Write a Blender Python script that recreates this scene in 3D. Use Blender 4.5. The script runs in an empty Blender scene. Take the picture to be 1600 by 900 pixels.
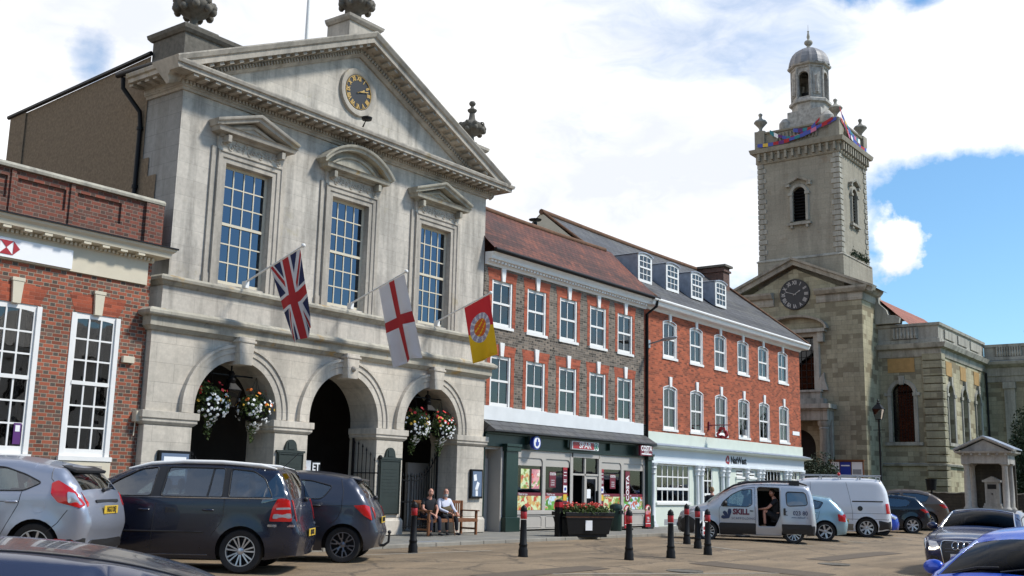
import bpy, bmesh, math, random
from mathutils import Vector, Matrix
from mathutils.geometry import delaunay_2d_cdt
R = math.radians
PI = math.pi
SC = bpy.context.scene
COL = SC.collection
random.seed(7)

# ------------------------------------------------------------------ camera
cam = bpy.data.cameras.new('camera')
camo = bpy.data.objects.new('camera', cam)
COL.objects.link(camo)
_yaw, _pit, _rol = R(37.053), R(10.448), R(1.3078)
_f = Vector((math.cos(_pit) * math.cos(_yaw), math.cos(_pit) * math.sin(_yaw), math.sin(_pit)))
_r = Vector((math.sin(_yaw), -math.cos(_yaw), 0))
_u = _r.cross(_f)
_r2 = _r * math.cos(_rol) + _u * math.sin(_rol)
_u2 = _u * math.cos(_rol) - _r * math.sin(_rol)
camo.matrix_world = Matrix(((_r2.x, _u2.x, -_f.x, 0), (_r2.y, _u2.y, -_f.y, 0), (_r2.z, _u2.z, -_f.z, 1.35), (0, 0, 0, 1)))
cam.sensor_width = 36
cam.lens = 37.725
cam.clip_start = 0.1
cam.clip_end = 3000
SC.camera = camo
SC.view_settings.view_transform = 'Standard'
SC.view_settings.look = 'None'
SC.view_settings.gamma = 1
SC.view_settings.exposure = 0.66
SC.render.engine = 'CYCLES'

# ------------------------------------------------------------------ node helpers
class NT:
    def __init__(s, nt):
        s.nt = nt
    def node(s, t, **kw):
        n = s.nt.nodes.new(t)
        for k, v in kw.items():
            setattr(n, k, v)
        return n
    def put(s, sock, v):
        if v is None:
            return
        if isinstance(v, bpy.types.NodeSocket):
            s.nt.links.new(v, sock)
        elif isinstance(v, (tuple, list)) and len(v) == 3 and sock.type == 'RGBA':
            sock.default_value = (*v, 1)
        else:
            sock.default_value = v
    def m(s, op, a, b=None, c=None, clamp=False):
        n = s.node('ShaderNodeMath', operation=op, use_clamp=clamp)
        s.put(n.inputs[0], a); s.put(n.inputs[1], b); s.put(n.inputs[2], c)
        return n.outputs[0]
    def vm(s, op, a, b=None):
        n = s.node('ShaderNodeVectorMath', operation=op)
        s.put(n.inputs[0], a); s.put(n.inputs[1], b)
        return n.outputs['Value'] if op in ('DOT_PRODUCT', 'LENGTH', 'DISTANCE') else n.outputs[0]
    def sep(s, v):
        n = s.node('ShaderNodeSeparateXYZ'); s.put(n.inputs[0], v)
        return n.outputs
    def comb(s, x, y, z=0.0):
        n = s.node('ShaderNodeCombineXYZ')
        s.put(n.inputs[0], x); s.put(n.inputs[1], y); s.put(n.inputs[2], z)
        return n.outputs[0]
    def obj(s):
        return s.node('ShaderNodeTexCoord').outputs['Object']
    def wall(s):
        x, y, z = s.sep(s.obj())
        return s.comb(s.m('ADD', x, y), z)
    def noise(s, vec, scale, detail=4, rough=.55, col=False):
        n = s.node('ShaderNodeTexNoise')
        s.put(n.inputs['Vector'], vec); n.inputs['Scale'].default_value = scale
        n.inputs['Detail'].default_value = detail; n.inputs['Roughness'].default_value = rough
        return n.outputs['Color' if col else 'Fac']
    def ramp(s, f, stops):
        n = s.node('ShaderNodeValToRGB'); s.put(n.inputs[0], f)
        e = n.color_ramp.elements
        while len(e) < len(stops):
            e.new(.5)
        for el, (p, c) in zip(e, stops):
            el.position = p
            el.color = (c, c, c, 1) if not isinstance(c, (tuple, list)) else (*c, 1)
        return n.outputs[0]
    def mix(s, f, a, b, blend='MIX'):
        n = s.node('ShaderNodeMix', data_type='RGBA', blend_type=blend)
        s.put(n.inputs[0], f); s.put(n.inputs[6], a); s.put(n.inputs[7], b)
        return n.outputs[2]
    def scale(s, v, k):
        return s.vm('MULTIPLY', v, k)
    def white(s, vec):
        n = s.node('ShaderNodeTexWhiteNoise', noise_dimensions='3D'); s.put(n.inputs['Vector'], vec)
        return n.outputs['Value']

def new_mat(name):
    m = bpy.data.materials.new(name); m.use_nodes = True
    t = NT(m.node_tree)
    b = m.node_tree.nodes['Principled BSDF']
    return m, t, b

def bump(t, b, h, strength=.3, dist=.01):
    n = t.node('ShaderNodeBump'); n.inputs['Strength'].default_value = strength; n.inputs['Distance'].default_value = dist
    t.put(n.inputs['Height'], h)
    t.put(b.inputs['Normal'], n.outputs[0])

def simple(name, col, rough=.6, metal=0, var=.18, scale=6, bmp=0, coat=0, emit=0, spec=.5):
    m, t, b = new_mat(name)
    o = t.obj()
    n = t.noise(o, scale, 5)
    c = t.mix(t.ramp(n, [(.3, 1 - var), (.7, 1 + var * .5)]), (0, 0, 0), col)
    c = t.mix(1.0, t.ramp(n, [(.25, 1 - var), (.75, 1.0)]), col, 'MULTIPLY')
    t.put(b.inputs['Base Color'], c)
    t.put(b.inputs['Roughness'], t.m('MULTIPLY_ADD', t.noise(o, scale * 1.7), .15, max(0, rough - .07)))
    b.inputs['Metallic'].default_value = metal
    b.inputs['Specular IOR Level'].default_value = spec
    if coat:
        b.inputs['Coat Weight'].default_value = coat; b.inputs['Coat Roughness'].default_value = .03
    if bmp:
        bump(t, b, t.noise(o, scale * 6), bmp, .01)
    if emit:
        t.put(b.inputs['Emission Color'], col); b.inputs['Emission Strength'].default_value = emit
    return m

def glassy(name, tint, mirror=.12, ior=1.5, wav=.1):
    """window glass: clear tinted sheet with a fresnel mirror on top"""
    m = bpy.data.materials.new(name); m.use_nodes = True
    t = NT(m.node_tree); t.nt.nodes.clear()
    out = t.node('ShaderNodeOutputMaterial')
    tr = t.node('ShaderNodeBsdfTransparent'); t.put(tr.inputs[0], tint)
    gl = t.node('ShaderNodeBsdfGlossy'); gl.inputs['Roughness'].default_value = .015
    t.put(gl.inputs[0], (.62, .78, 1) if name.startswith('dark window') else (1, 1, 1))
    nb = t.node('ShaderNodeBump'); nb.inputs['Strength'].default_value = wav; nb.inputs['Distance'].default_value = .02
    t.put(nb.inputs['Height'], t.noise(t.obj(), 1.6, 2)); t.put(gl.inputs['Normal'], nb.outputs[0])
    fr = t.node('ShaderNodeFresnel'); fr.inputs[0].default_value = ior
    f = t.m('ADD', fr.outputs[0], mirror, clamp=True)
    mx = t.node('ShaderNodeMixShader'); t.put(mx.inputs[0], f); t.put(mx.inputs[1], tr.outputs[0]); t.put(mx.inputs[2], gl.outputs[0])
    t.put(out.inputs[0], mx.outputs[0])
    return m

# ------------------------------------------------------------------ world: nishita sky with procedural clouds
w = bpy.data.worlds.new('World'); SC.world = w; w.use_nodes = True
t = NT(w.node_tree)
bg = w.node_tree.nodes['Background']
sky = t.node('ShaderNodeTexSky', sky_type='NISHITA')
SUN_EL, SUN_AZ = R(48), R(-57)          # the sun stands to the right, behind the camera
sky.sun_disc = False; sky.sun_elevation = SUN_EL; sky.sun_rotation = PI / 2 - SUN_AZ
sky.altitude = 0; sky.air_density = 1.1; sky.dust_density = .6; sky.ozone_density = 2.0
d = t.node('ShaderNodeTexCoord').outputs['Generated']
dx, dy, dz = t.sep(d)
zz = t.m('ADD', t.m('MAXIMUM', dz, 0), .22)
cv = t.comb(t.m('DIVIDE', dx, zz), t.m('DIVIDE', dy, zz), t.m('MULTIPLY', dz, 1.5))
warp = t.vm('ADD', cv, t.vm('MULTIPLY', t.vm('SUBTRACT', t.noise(cv, 2.2, 3, col=True), (.5, .5, .5)), (.5, .5, .5)))
n1 = t.noise(warp, 1.15, 9, .56)
n2 = t.noise(warp, 3.1, 7, .6)
dens = t.m('MULTIPLY_ADD', n2, .35, t.m('MULTIPLY', n1, .75))
def lobe(c, rad, amp, soft=.5):
    """bias of the cloud cover around one compass direction of the sky"""
    c = Vector(c).normalized()
    dist = t.vm('DISTANCE', d, tuple(c))
    mr = t.node('ShaderNodeMapRange', interpolation_type='SMOOTHSTEP')
    t.put(mr.inputs[0], dist); mr.inputs[1].default_value = rad; mr.inputs[2].default_value = rad * (1 - soft)
    mr.inputs[3].default_value = 0; mr.inputs[4].default_value = amp
    return mr.outputs[0]
d = t.vm('ADD', d, t.vm('MULTIPLY', t.vm('SUBTRACT', t.noise(d, 9, 8, .6, col=True), (.5, .5, .5)), (.10, .10, .10)))
bias = t.m('MULTIPLY_ADD', dy, .22, .035)
for c, rad, amp, sf in (((.945, .215, .205), .125, -.42, .55), ((.936, .282, .212), .040, .46, .6), ((.885, .235, .415), .05, -.2, .9), ((.868, .30, .425), .03, -.16, .9), ((.468, .808, .357), .055, -.25, .98), ((.892, .408, .175), .05, -.16, .9), ((.914, .21, .335), .11, .14, .6), ((.0, -.35, 1), .95, -.24, .5)):
    bias = t.m('ADD', bias, lobe(c, rad, amp, sf))
dens = t.m('ADD', dens, bias)
cover = t.ramp(dens, [(.48, 0.0), (.65, 1.0)])
shade = t.ramp(t.noise(warp, 1.7, 6, .6), [(.36, .5), (.56, 1.0)])
shade.node.color_ramp.elements[0].color = (.72, .75, .81, 1); shade.node.color_ramp.elements[1].color = (1, 1, 1, 1)
shade = t.vm('MULTIPLY', shade, (8.0, 8.0, 8.1))
skyc = t.mix(1.0, sky.outputs[0], (.72, .98, 1.12), 'MULTIPLY')
t.put(bg.inputs[0], t.mix(cover, skyc, shade))
bg.inputs[1].default_value = .1

sl = bpy.data.lights.new('sun', 'SUN'); so = bpy.data.objects.new('sun', sl); COL.objects.link(so)
sl.energy = 2.8; sl.angle = R(8); sl.color = (1, .95, .87)
sd = Vector((math.cos(SUN_EL) * math.cos(SUN_AZ), math.cos(SUN_EL) * math.sin(SUN_AZ), math.sin(SUN_EL)))
so.rotation_euler = sd.to_track_quat('Z', 'Y').to_euler()
so.location = (0, -10, 30)

# ------------------------------------------------------------------ mesh builder
def total_loc(o):
    v = Vector((0, 0, 0))
    while o:
        v += o.location; o = o.parent
    return v

class MB:
    def __init__(s):
        s.v = []; s.f = []; s.mi = []; s.cur = 0
    def add(s, vs, fs, mi=None):
        b = len(s.v); s.v += [tuple(p) for p in vs]
        for f in fs:
            s.f.append(tuple(i + b for i in f)); s.mi.append(s.cur if mi is None else mi)
    def box(s, x0, x1, y0, y1, z0, z1, mi=None):
        s.add([(x0, y0, z0), (x1, y0, z0), (x1, y1, z0), (x0, y1, z0), (x0, y0, z1), (x1, y0, z1), (x1, y1, z1), (x0, y1, z1)],
              [(3, 2, 1, 0), (4, 5, 6, 7), (0, 1, 5, 4), (1, 2, 6, 5), (2, 3, 7, 6), (3, 0, 4, 7)], mi)
        return s
    def hexa(s, p, mi=None):
        s.add(p, [(3, 2, 1, 0), (4, 5, 6, 7), (0, 1, 5, 4), (1, 2, 6, 5), (2, 3, 7, 6), (3, 0, 4, 7)], mi)
        return s
    def prism(s, poly, mapf, w0, w1, mi=None):
        n = len(poly)
        s.add([mapf(u, v, w0) for u, v in poly] + [mapf(u, v, w1) for u, v in poly],
              [tuple(range(n))[::-1], tuple(range(n, 2 * n))] + [(i, (i + 1) % n, n + (i + 1) % n, n + i) for i in range(n)], mi)
        return s
    def tube(s, path, r, seg=8, mi=None, closed=False, caps=True):
        P = [Vector(p) for p in path]; n = len(P); rs = r if isinstance(r, (list, tuple)) else [r] * n
        ref = None; vs = []
        for i in range(n):
            if closed: tdir = P[(i + 1) % n] - P[i - 1]
            else: tdir = P[min(i + 1, n - 1)] - P[max(i - 1, 0)]
            if tdir.length < 1e-9: tdir = Vector((0, 0, 1))
            tdir.normalize()
            if ref is None:
                ref = Vector((0, 0, 1)) if abs(tdir.z) < .9 else Vector((1, 0, 0))
            a = (ref - tdir * ref.dot(tdir)); a.normalize(); ref = a; b = tdir.cross(a)
            for k in range(seg):
                an = 2 * PI * k / seg
                vs.append(P[i] + (a * math.cos(an) + b * math.sin(an)) * rs[i])
        fs = []
        for i in range(n if closed else n - 1):
            j = (i + 1) % n
            for k in range(seg):
                fs.append((i * seg + k, i * seg + (k + 1) % seg, j * seg + (k + 1) % seg, j * seg + k))
        if caps and not closed:
            fs.append(tuple(range(seg))[::-1]); fs.append(tuple((n - 1) * seg + k for k in range(seg)))
        s.add(vs, fs, mi)
        return s
    def lathe(s, prof, c=(0, 0, 0), seg=16, mi=None, axis='z', squash=None):
        vs = []; fs = []; n = len(prof)
        for (r, z) in prof:
            for k in range(seg):
                a = 2 * PI * k / seg
                x, y = r * math.cos(a), r * math.sin(a)
                if axis == 'z': p = (c[0] + x, c[1] + y, c[2] + z)
                elif axis == 'y': p = (c[0] + x, c[1] + z, c[2] + y)
                else: p = (c[0] + z, c[1] + x, c[2] + y)
                vs.append(p)
        for i in range(n - 1):
            for k in range(seg):
                fs.append((i * seg + k, i * seg + (k + 1) % seg, (i + 1) * seg + (k + 1) % seg, (i + 1) * seg + k))
        if prof[0][0] > 1e-4: fs.append(tuple(range(seg))[::-1])
        if prof[-1][0] > 1e-4: fs.append(tuple((n - 1) * seg + k for k in range(seg)))
        s.add(vs, fs, mi)
        return s
    def ball(s, c, r, seg=10, rings=6, mi=None, sx=1, sy=1, sz=1):
        vs = []; fs = []
        for i in range(rings + 1):
            ph = PI * i / rings
            for k in range(seg):
                a = 2 * PI * k / seg
                vs.append((c[0] + r * sx * math.sin(ph) * math.cos(a), c[1] + r * sy * math.sin(ph) * math.sin(a), c[2] + r * sz * math.cos(ph)))
        for i in range(rings):
            for k in range(seg):
                fs.append((i * seg + k, i * seg + (k + 1) % seg, (i + 1) * seg + (k + 1) % seg, (i + 1) * seg + k))
        s.add(vs, fs, mi)
        return s
    def sweep(s, path, prof, mapf, closed=False, mi=None, cap=True):
        """profile (h to the left of the path, p out of its plane) swept with mitred corners"""
        n = len(path); m = len(prof); vs = []
        P = [Vector(p) for p in path]
        for i in range(n):
            if closed or 0 < i < n - 1:
                d0 = (P[i] - P[i - 1]).normalized(); d1 = (P[(i + 1) % n] - P[i]).normalized()
            elif i == 0: d0 = d1 = (P[1] - P[0]).normalized()
            else: d0 = d1 = (P[-1] - P[-2]).normalized()
            n0 = Vector((-d0.y, d0.x)); n1 = Vector((-d1.y, d1.x))
            nn = n0 + n1
            nn = nn / max(.2, nn.length_squared / 2)
            for h, p in prof:
                q = P[i] + nn * h
                vs.append(mapf(q.x, q.y, p))
        fs = []
        for i in range(n if closed else n - 1):
            j = (i + 1) % n
            for k in range(m):
                l = (k + 1) % m
                fs.append((i * m + k, i * m + l, j * m + l, j * m + k))
        if cap and not closed:
            fs.append(tuple(range(m))); fs.append(tuple((n - 1) * m + k for k in range(m))[::-1])
        s.add(vs, fs, mi)
        return s
    def panel(s, outer, holes, mapf, depth=0, grid=None, mi=None, rim=False, rim_mi=None):
        pts, tris = cdt(outer, holes, grid)
        s.add([mapf(u, v, 0) for u, v in pts], tris, mi)
        if depth:
            for lp in holes + ([outer] if rim else []):
                n = len(lp)
                s.add([mapf(u, v, 0) for u, v in lp] + [mapf(u, v, depth) for u, v in lp],
                      [(i, (i + 1) % n, n + (i + 1) % n, n + i) for i in range(n)], rim_mi if rim_mi is not None else mi)
        return s
    def build(s, name, mats, parent=None, smooth=None, bevel=0, merge=False):
        me = bpy.data.meshes.new(name)
        off = total_loc(parent) if parent else Vector((0, 0, 0))
        me.from_pydata([(p[0] - off.x, p[1] - off.y, p[2] - off.z) for p in s.v], [], s.f)
        if not isinstance(mats, (list, tuple)): mats = [mats]
        for m_ in mats: me.materials.append(m_)
        if len(mats) > 1: me.polygons.foreach_set('material_index', s.mi)
        bm = bmesh.new(); bm.from_mesh(me)
        if merge: bmesh.ops.remove_doubles(bm, verts=bm.verts, dist=1e-4)
        bmesh.ops.recalc_face_normals(bm, faces=bm.faces)
        bm.to_mesh(me); bm.free()
        o = bpy.data.objects.new(name, me); COL.objects.link(o)
        if parent: o.parent = parent
        if smooth is not None:
            me.polygons.foreach_set('use_smooth', [True] * len(me.polygons))
            if smooth < 180: me.set_sharp_from_angle(angle=R(smooth))
        if bevel:
            bv = o.modifiers.new('bevel', 'BEVEL'); bv.width = bevel; bv.segments = 2; bv.limit_method = 'ANGLE'; bv.angle_limit = R(40)
        return o

def inside(p, poly):
    x, y = p; c = False; n = len(poly); j = n - 1
    for i in range(n):
        xi, yi = poly[i]; xj, yj = poly[j]
        if (yi > y) != (yj > y) and x < (xj - xi) * (y - yi) / (yj - yi) + xi: c = not c
        j = i
    return c

def cdt(outer, holes=(), grid=None, segs=()):
    vs = []; es = []
    for lp in [outer] + list(holes):
        b = len(vs); n = len(lp); vs += [Vector(p) for p in lp]
        es += [(b + i, b + (i + 1) % n) for i in range(n)]
    for a, b_ in segs:
        es.append((len(vs), len(vs) + 1)); vs += [Vector(a), Vector(b_)]
    if grid:
        xs = [p[0] for p in outer]; ys = [p[1] for p in outer]
        gx = int((max(xs) - min(xs)) / grid); gy = int((max(ys) - min(ys)) / grid)
        for i in range(1, gx + 1):
            for j in range(1, gy + 1):
                p = (min(xs) + i * (max(xs) - min(xs)) / (gx + 1), min(ys) + j * (max(ys) - min(ys)) / (gy + 1))
                if inside(p, outer) and not any(inside(p, h) for h in holes): vs.append(Vector(p))
    r = delaunay_2d_cdt(vs, es, [], 0, 1e-5)
    pts = [(p.x, p.y) for p in r[0]]; tris = []
    for f in r[2]:
        c = (sum(pts[i][0] for i in f) / 3, sum(pts[i][1] for i in f) / 3)
        if inside(c, outer) and not any(inside(c, h) for h in holes): tris.append(tuple(f))
    return pts, tris

def empty(name, loc, label=None, cat=None, group=None):
    o = bpy.data.objects.new(name, None); COL.objects.link(o); o.location = loc; o.empty_display_size = .2
    if label: o['label'] = label
    if cat: o['category'] = cat
    if group: o['group'] = group
    return o
def tag(o, label, cat, group=None):
    o['label'] = label; o['category'] = cat
    if group: o['group'] = group
    return o
def struct(o):
    o['kind'] = 'structure'; return o
def kids(o):
    return [c for c in bpy.data.objects if c.parent == o]
def copy_tree(o, parent=None):
    c = o.copy(); COL.objects.link(c); c.parent = parent
    for ch in kids(o): copy_tree(ch, c)
    return c
def copy_part(o, parent, delta):
    """copy a part (with its sub-parts) under the same thing, moved by delta"""
    c = copy_tree(o, parent); c.location = o.location + Vector(delta); return c

def XZ(y):      # facade plane facing -Y; w goes into the building
    return lambda u, v, w_: (u, y + w_, v)
def YZ(x):      # plane facing -X; w goes into the building (+X)
    return lambda u, v, w_: (x + w_, u, v)
def PLAN(u, v, p): return (u, v, p)

def rect(x0, x1, z0, z1): return [(x0, z0), (x1, z0), (x1, z1), (x0, z1)]
def arch(cx, r, z0, zs, seg=20, rise=None):
    """opening with a round (or elliptic) head"""
    rz = r if rise is None else rise
    return [(cx - r, z0), (cx + r, z0)] + [(cx + r * math.cos(PI * i / seg), zs + rz * math.sin(PI * i / seg)) for i in range(seg + 1)]
def seghead(x0, x1, z0, z1, rise, seg=8):
    """rectangle with a shallow segmental head; z1 is the crown"""
    n = [(x0 + (x1 - x0) * (1 - i / seg), z1 - rise * (2 * i / seg - 1) ** 2) for i in range(seg + 1)]
    return [(x0, z0), (x1, z0)] + n
def circle(cx, cz, r, seg=32, r2=None):
    return [(cx + r * math.cos(2 * PI * i / seg), cz + (r2 or r) * math.sin(2 * PI * i / seg)) for i in range(seg)]

def text_mesh(body, size, mapf, mi=0, depth=.004, bold=0, mb=None, align='CENTER', spacing=1.0, xs=1.0):
    """lettering as flat raised mesh; mapf(u, v, w) with w pointing out of the face"""
    cu = bpy.data.curves.new('lettering', 'FONT'); cu.body = body; cu.size = size; cu.align_x = align; cu.align_y = 'CENTER'
    cu.extrude = depth / 2; cu.offset = bold; cu.space_character = spacing; cu.resolution_u = 2
    o = bpy.data.objects.new('lettering', cu); COL.objects.link(o)
    dg = bpy.context.evaluated_depsgraph_get(); dg.update()
    me = bpy.data.meshes.new_from_object(o.evaluated_get(dg))
    mb = mb or MB()
    mb.add([mapf(v.co.x * xs, v.co.y, v.co.z + depth / 2) for v in me.vertices], [tuple(p.vertices) for p in me.polygons], mi)
    bpy.data.objects.remove(o); bpy.data.curves.remove(cu); bpy.data.meshes.remove(me)
    return mb
def FRONT(cx, y, cz):      # text plane facing -Y
    return lambda u, v, w_: (cx + u, y - w_, cz + v)
# ------------------------------------------------------------------ materials
def brick_mat(name, stretch, header, mortar, bw=.3375, bh=.075, vary=.25, mw=.010, bnd='flemish', bmpk=.35, dirt=.25):
    """bonded brickwork from its own course arithmetic: stretchers and headers coloured apart"""
    m, t, b = new_mat(name)
    x, y, z = t.sep(t.wall())
    row = t.m('FLOOR', t.m('DIVIDE', y, bh))
    odd = t.m('MODULO', t.m('ABSOLUTE', row), 2.0)
    u = t.m('ADD', t.m('DIVIDE', x, bw), t.m('MULTIPLY', odd, .5))
    cell = t.m('FLOOR', u); fu = t.m('SUBTRACT', u, cell)
    if bnd == 'flemish':
        hd = t.m('GREATER_THAN', fu, .667)
        edge = t.m('MINIMUM', t.m('MINIMUM', fu, t.m('SUBTRACT', 1.0, fu)), t.m('ABSOLUTE', t.m('SUBTRACT', fu, .667)))
    else:
        hd = t.m('GREATER_THAN', fu, 2.0)
        edge = t.m('MINIMUM', fu, t.m('SUBTRACT', 1.0, fu))
    fy = t.m('FRACT', t.m('DIVIDE', y, bh))
    ey = t.m('MULTIPLY', t.m('MINIMUM', fy, t.m('SUBTRACT', 1.0, fy)), bh)
    ed = t.m('MINIMUM', t.m('MULTIPLY', edge, bw), ey)
    mort = t.m('LESS_THAN', ed, mw / 2)
    rnd = t.white(t.comb(t.m('ADD', cell, t.m('MULTIPLY', hd, .37)), row))
    rnd2 = t.white(t.comb(row, cell, t.m('ADD', hd, 3.3)))
    o = t.obj()
    big = t.noise(o, .7, 5)
    c = t.mix(hd, stretch, header)
    c = t.mix(1.0, c, t.ramp(rnd, [(0, 1 - vary * 1.6), (.5, 1), (1, 1 + vary)]), 'MULTIPLY')
    c = t.mix(t.m('GREATER_THAN', rnd2, .86), c, t.mix(.6, c, header))
    c = t.mix(mort, c, mortar)
    c = t.mix(1.0, c, t.ramp(big, [(.3, 1 - dirt), (.7, 1.06)]), 'MULTIPLY')
    c = t.mix(1.0, c, t.ramp(t.noise(o, 30, 3), [(.3, .86), (.7, 1.08)]), 'MULTIPLY')
    t.put(b.inputs['Base Color'], c); b.inputs['Roughness'].default_value = .88
    bump(t, b, t.m('MULTIPLY', t.m('MINIMUM', ed, .012), 80.0), bmpk, .006)
    return m

def ashlar_mat(name, c1, c2, bw=.95, bh=.38, joint=.006, jdark=.6, patch=0, streak=.3, lich=0, var2=None, lcol=(.36, .27, .08), grime=(.17, .16, .14)):
    m, t, b = new_mat(name)
    wv = t.wall()
    o = t.obj()
    br = t.node('ShaderNodeTexBrick'); t.put(br.inputs['Vector'], wv)
    br.inputs['Scale'].default_value = 1; br.inputs['Brick Width'].default_value = bw; br.inputs['Row Height'].default_value = bh
    br.inputs['Mortar Size'].default_value = joint; br.inputs['Mortar Smooth'].default_value = .3; br.inputs['Bias'].default_value = patch
    t.put(br.inputs['Color1'], c1); t.put(br.inputs['Color2'], c2); t.put(br.inputs['Mortar'], tuple(x * jdark for x in c1))
    c = br.outputs[0]
    if var2:
        x, y, z = t.sep(wv)
        row = t.m('FLOOR', t.m('DIVIDE', y, bh * 1.0))
        cell = t.m('FLOOR', t.m('ADD', t.m('DIVIDE', x, bw), t.m('MULTIPLY', t.m('MODULO', t.m('ABSOLUTE', row), 2.0), .5)))
        rr = t.m('ADD', t.white(t.comb(cell, row)), t.m('MULTIPLY', t.m('SUBTRACT', t.noise(o, .5, 3), .5), .8))
        c = t.mix(t.ramp(rr, [(.74, 0), (.80, .85)]), c, var2)
    c = t.mix(t.ramp(t.noise(o, .55, 6, .6), [(.35, .6), (.62, 0)]), c, t.mix(.55, c, grime))
    xx, yy, z_ = t.sep(o)
    st = t.noise(t.comb(t.m('MULTIPLY', xx, 2.6), t.m('MULTIPLY', yy, 2.6), t.m('MULTIPLY', z_, .3)), 1.0, 6, .6)
    c = t.mix(t.ramp(st, [(.46, 0), (.66, streak)]), c, grime)
    c = t.mix(1.0, c, t.ramp(t.noise(o, 9, 6, .65), [(.3, .84), (.7, 1.08)]), 'MULTIPLY')
    if lich:
        c = t.mix(t.ramp(t.noise(o, 1.3, 8, .7), [(.60, 0), (.68, lich)]), c, lcol)
        c = t.mix(t.ramp(t.noise(o, 4.3, 6, .7), [(.62, 0), (.70, lich * .8)]), c, (.09, .085, .07))
    t.put(b.inputs['Base Color'], c); b.inputs['Roughness'].default_value = .9
    h = t.m('ADD', t.m('MULTIPLY', t.noise(o, 14, 6, .7), .7), t.m('MULTIPLY', br.outputs[1], -.6))
    bump(t, b, h, .4, .008)
    return m

def tile_mat(name, c1, c2, c3, tw=.17, th=.1, axis=True, amt=.55, rough=.8):
    """courses of roof tiles or slates along the slope"""
    m, t, b = new_mat(name)
    o = t.obj(); x, y, z = t.sep(o)
    sl = t.m('ADD', y, z)            # runs up the slope whatever its pitch
    row = t.m('FLOOR', t.m('DIVIDE', sl, th))
    fy = t.m('FRACT', t.m('DIVIDE', sl, th))
    u = t.m('ADD', t.m('DIVIDE', x, tw), t.m('MULTIPLY', t.m('MODULO', t.m('ABSOLUTE', row), 2.0), .5))
    cell = t.m('FLOOR', u); fu = t.m('FRACT', u)
    rnd = t.white(t.comb(cell, row))
    c = t.mix(rnd, c1, c2)
    c = t.mix(1.0, c, t.ramp(t.white(t.comb(row, 3.7)), [(0, .55), (1, 1.25)]), 'MULTIPLY')
    c = t.mix(t.ramp(t.m('MULTIPLY_ADD', rnd, .25, t.noise(o, .55, 6, .65)), [(.55, 0), (.78, amt)]), c, c3)
    c = t.mix(1.0, c, t.ramp(t.noise(o, 5, 6, .7), [(.3, .7), (.7, 1.15)]), 'MULTIPLY')
    edge = t.m('MINIMUM', t.m('MULTIPLY', fu, tw / th), fy)
    c = t.mix(1.0, c, t.ramp(edge, [(.0, .15), (.22, 1)]), 'MULTIPLY')
    t.put(b.inputs['Base Color'], c); b.inputs['Roughness'].default_value = rough
    h = t.m('ADD', t.m('MULTIPLY', t.m('SUBTRACT', 1.0, fy), .8), t.m('MULTIPLY', rnd, .5))
    bump(t, b, h, .8, .02)
    return m

M = {}
M['bank_brick'] = brick_mat('bank brickwork', (.30, .082, .042), (.115, .088, .07), (.36, .30, .22))
M['parapet_brick'] = brick_mat('parapet brickwork', (.21, .062, .038), (.11, .06, .045), (.24, .18, .14))
M['grey_brick'] = brick_mat('grey brickwork', (.17, .135, .105), (.115, .095, .08), (.28, .25, .2), vary=.5)
M['orange_brick'] = brick_mat('orange brickwork', (.33, .078, .032), (.26, .060, .027), (.36, .17, .10), vary=.34, mw=.006, bnd='x', bw=.225, dirt=.18)
M['rubbed_brick'] = brick_mat('rubbed red brick', (.36, .080, .036), (.28, .062, .03), (.34, .15, .10), vary=.25, mw=.005, bnd='x', bw=.225, dirt=.25)
M['chimney_brick'] = brick_mat('chimney brickwork', (.13, .06, .045), (.09, .05, .04), (.15, .12, .1))
M['portland'] = ashlar_mat('portland stone ashlar', (.60, .55, .475), (.52, .475, .41), patch=-.1, streak=.62, lich=.4, lcol=(.34, .30, .19), jdark=.74, joint=.006)
M['portland_clean'] = ashlar_mat('portland stone lower walls', (.64, .58, .49), (.57, .515, .43), streak=.35, lich=.15, jdark=.7, bh=.42, joint=.007, lcol=(.3, .27, .18))
M['portland_trim'] = ashlar_mat('weathered stone mouldings', (.49, .44, .37), (.43, .39, .33), bw=1.3, bh=9, streak=.6, lich=.5, lcol=(.33, .26, .12), joint=.004)
M['lichen_trim'] = ashlar_mat('lichened stone ledges', (.44, .41, .33), (.40, .37, .295), bw=1.3, bh=9, streak=.7, lich=.8, lcol=(.38, .23, .06), joint=.004)
M['urn_stone'] = simple('dark weathered urn stone', (.16, .145, .12), .95, var=.5, scale=9, bmp=.8)
M['pebbledash'] = simple('brown roughcast render', (.25, .185, .12), .97, var=.5, scale=16, bmp=.9)
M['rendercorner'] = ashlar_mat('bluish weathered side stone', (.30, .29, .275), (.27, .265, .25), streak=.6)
M['cream_stone'] = simple('cream painted stone', (.62, .56, .43), .75, var=.12, scale=3, bmp=.1)
M['white_paint'] = simple('white paintwork', (.78, .77, .74), .5, var=.08, scale=4)
M['off_white'] = simple('off white stucco', (.70, .72, .72), .7, var=.12, scale=2.2, bmp=.1)
M['mint'] = simple('pale green stucco', (.62, .67, .58), .65, var=.1, scale=2.5, bmp=.08)
M['fascia_blue'] = simple('pale blue white fascia', (.66, .70, .73), .5, var=.06, scale=1.5)
M['dark_green'] = simple('dark green gloss paint', (.009, .03, .022), .35, var=.2, scale=5)
M['shop_grey'] = simple('warm grey shopfront paint', (.43, .40, .36), .5, var=.07, scale=3)
M['black_iron'] = simple('black iron', (.005, .005, .006), .5, var=.3, scale=12, bmp=.1, spec=.25)
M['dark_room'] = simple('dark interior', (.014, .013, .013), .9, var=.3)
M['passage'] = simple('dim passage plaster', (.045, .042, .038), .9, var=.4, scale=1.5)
M['curtain'] = simple('pale curtain', (.66, .63, .58), .9, var=.2, scale=7)
M['curtain_blue'] = simple('blue curtain', (.10, .17, .40), .9, var=.3, scale=7)
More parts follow.
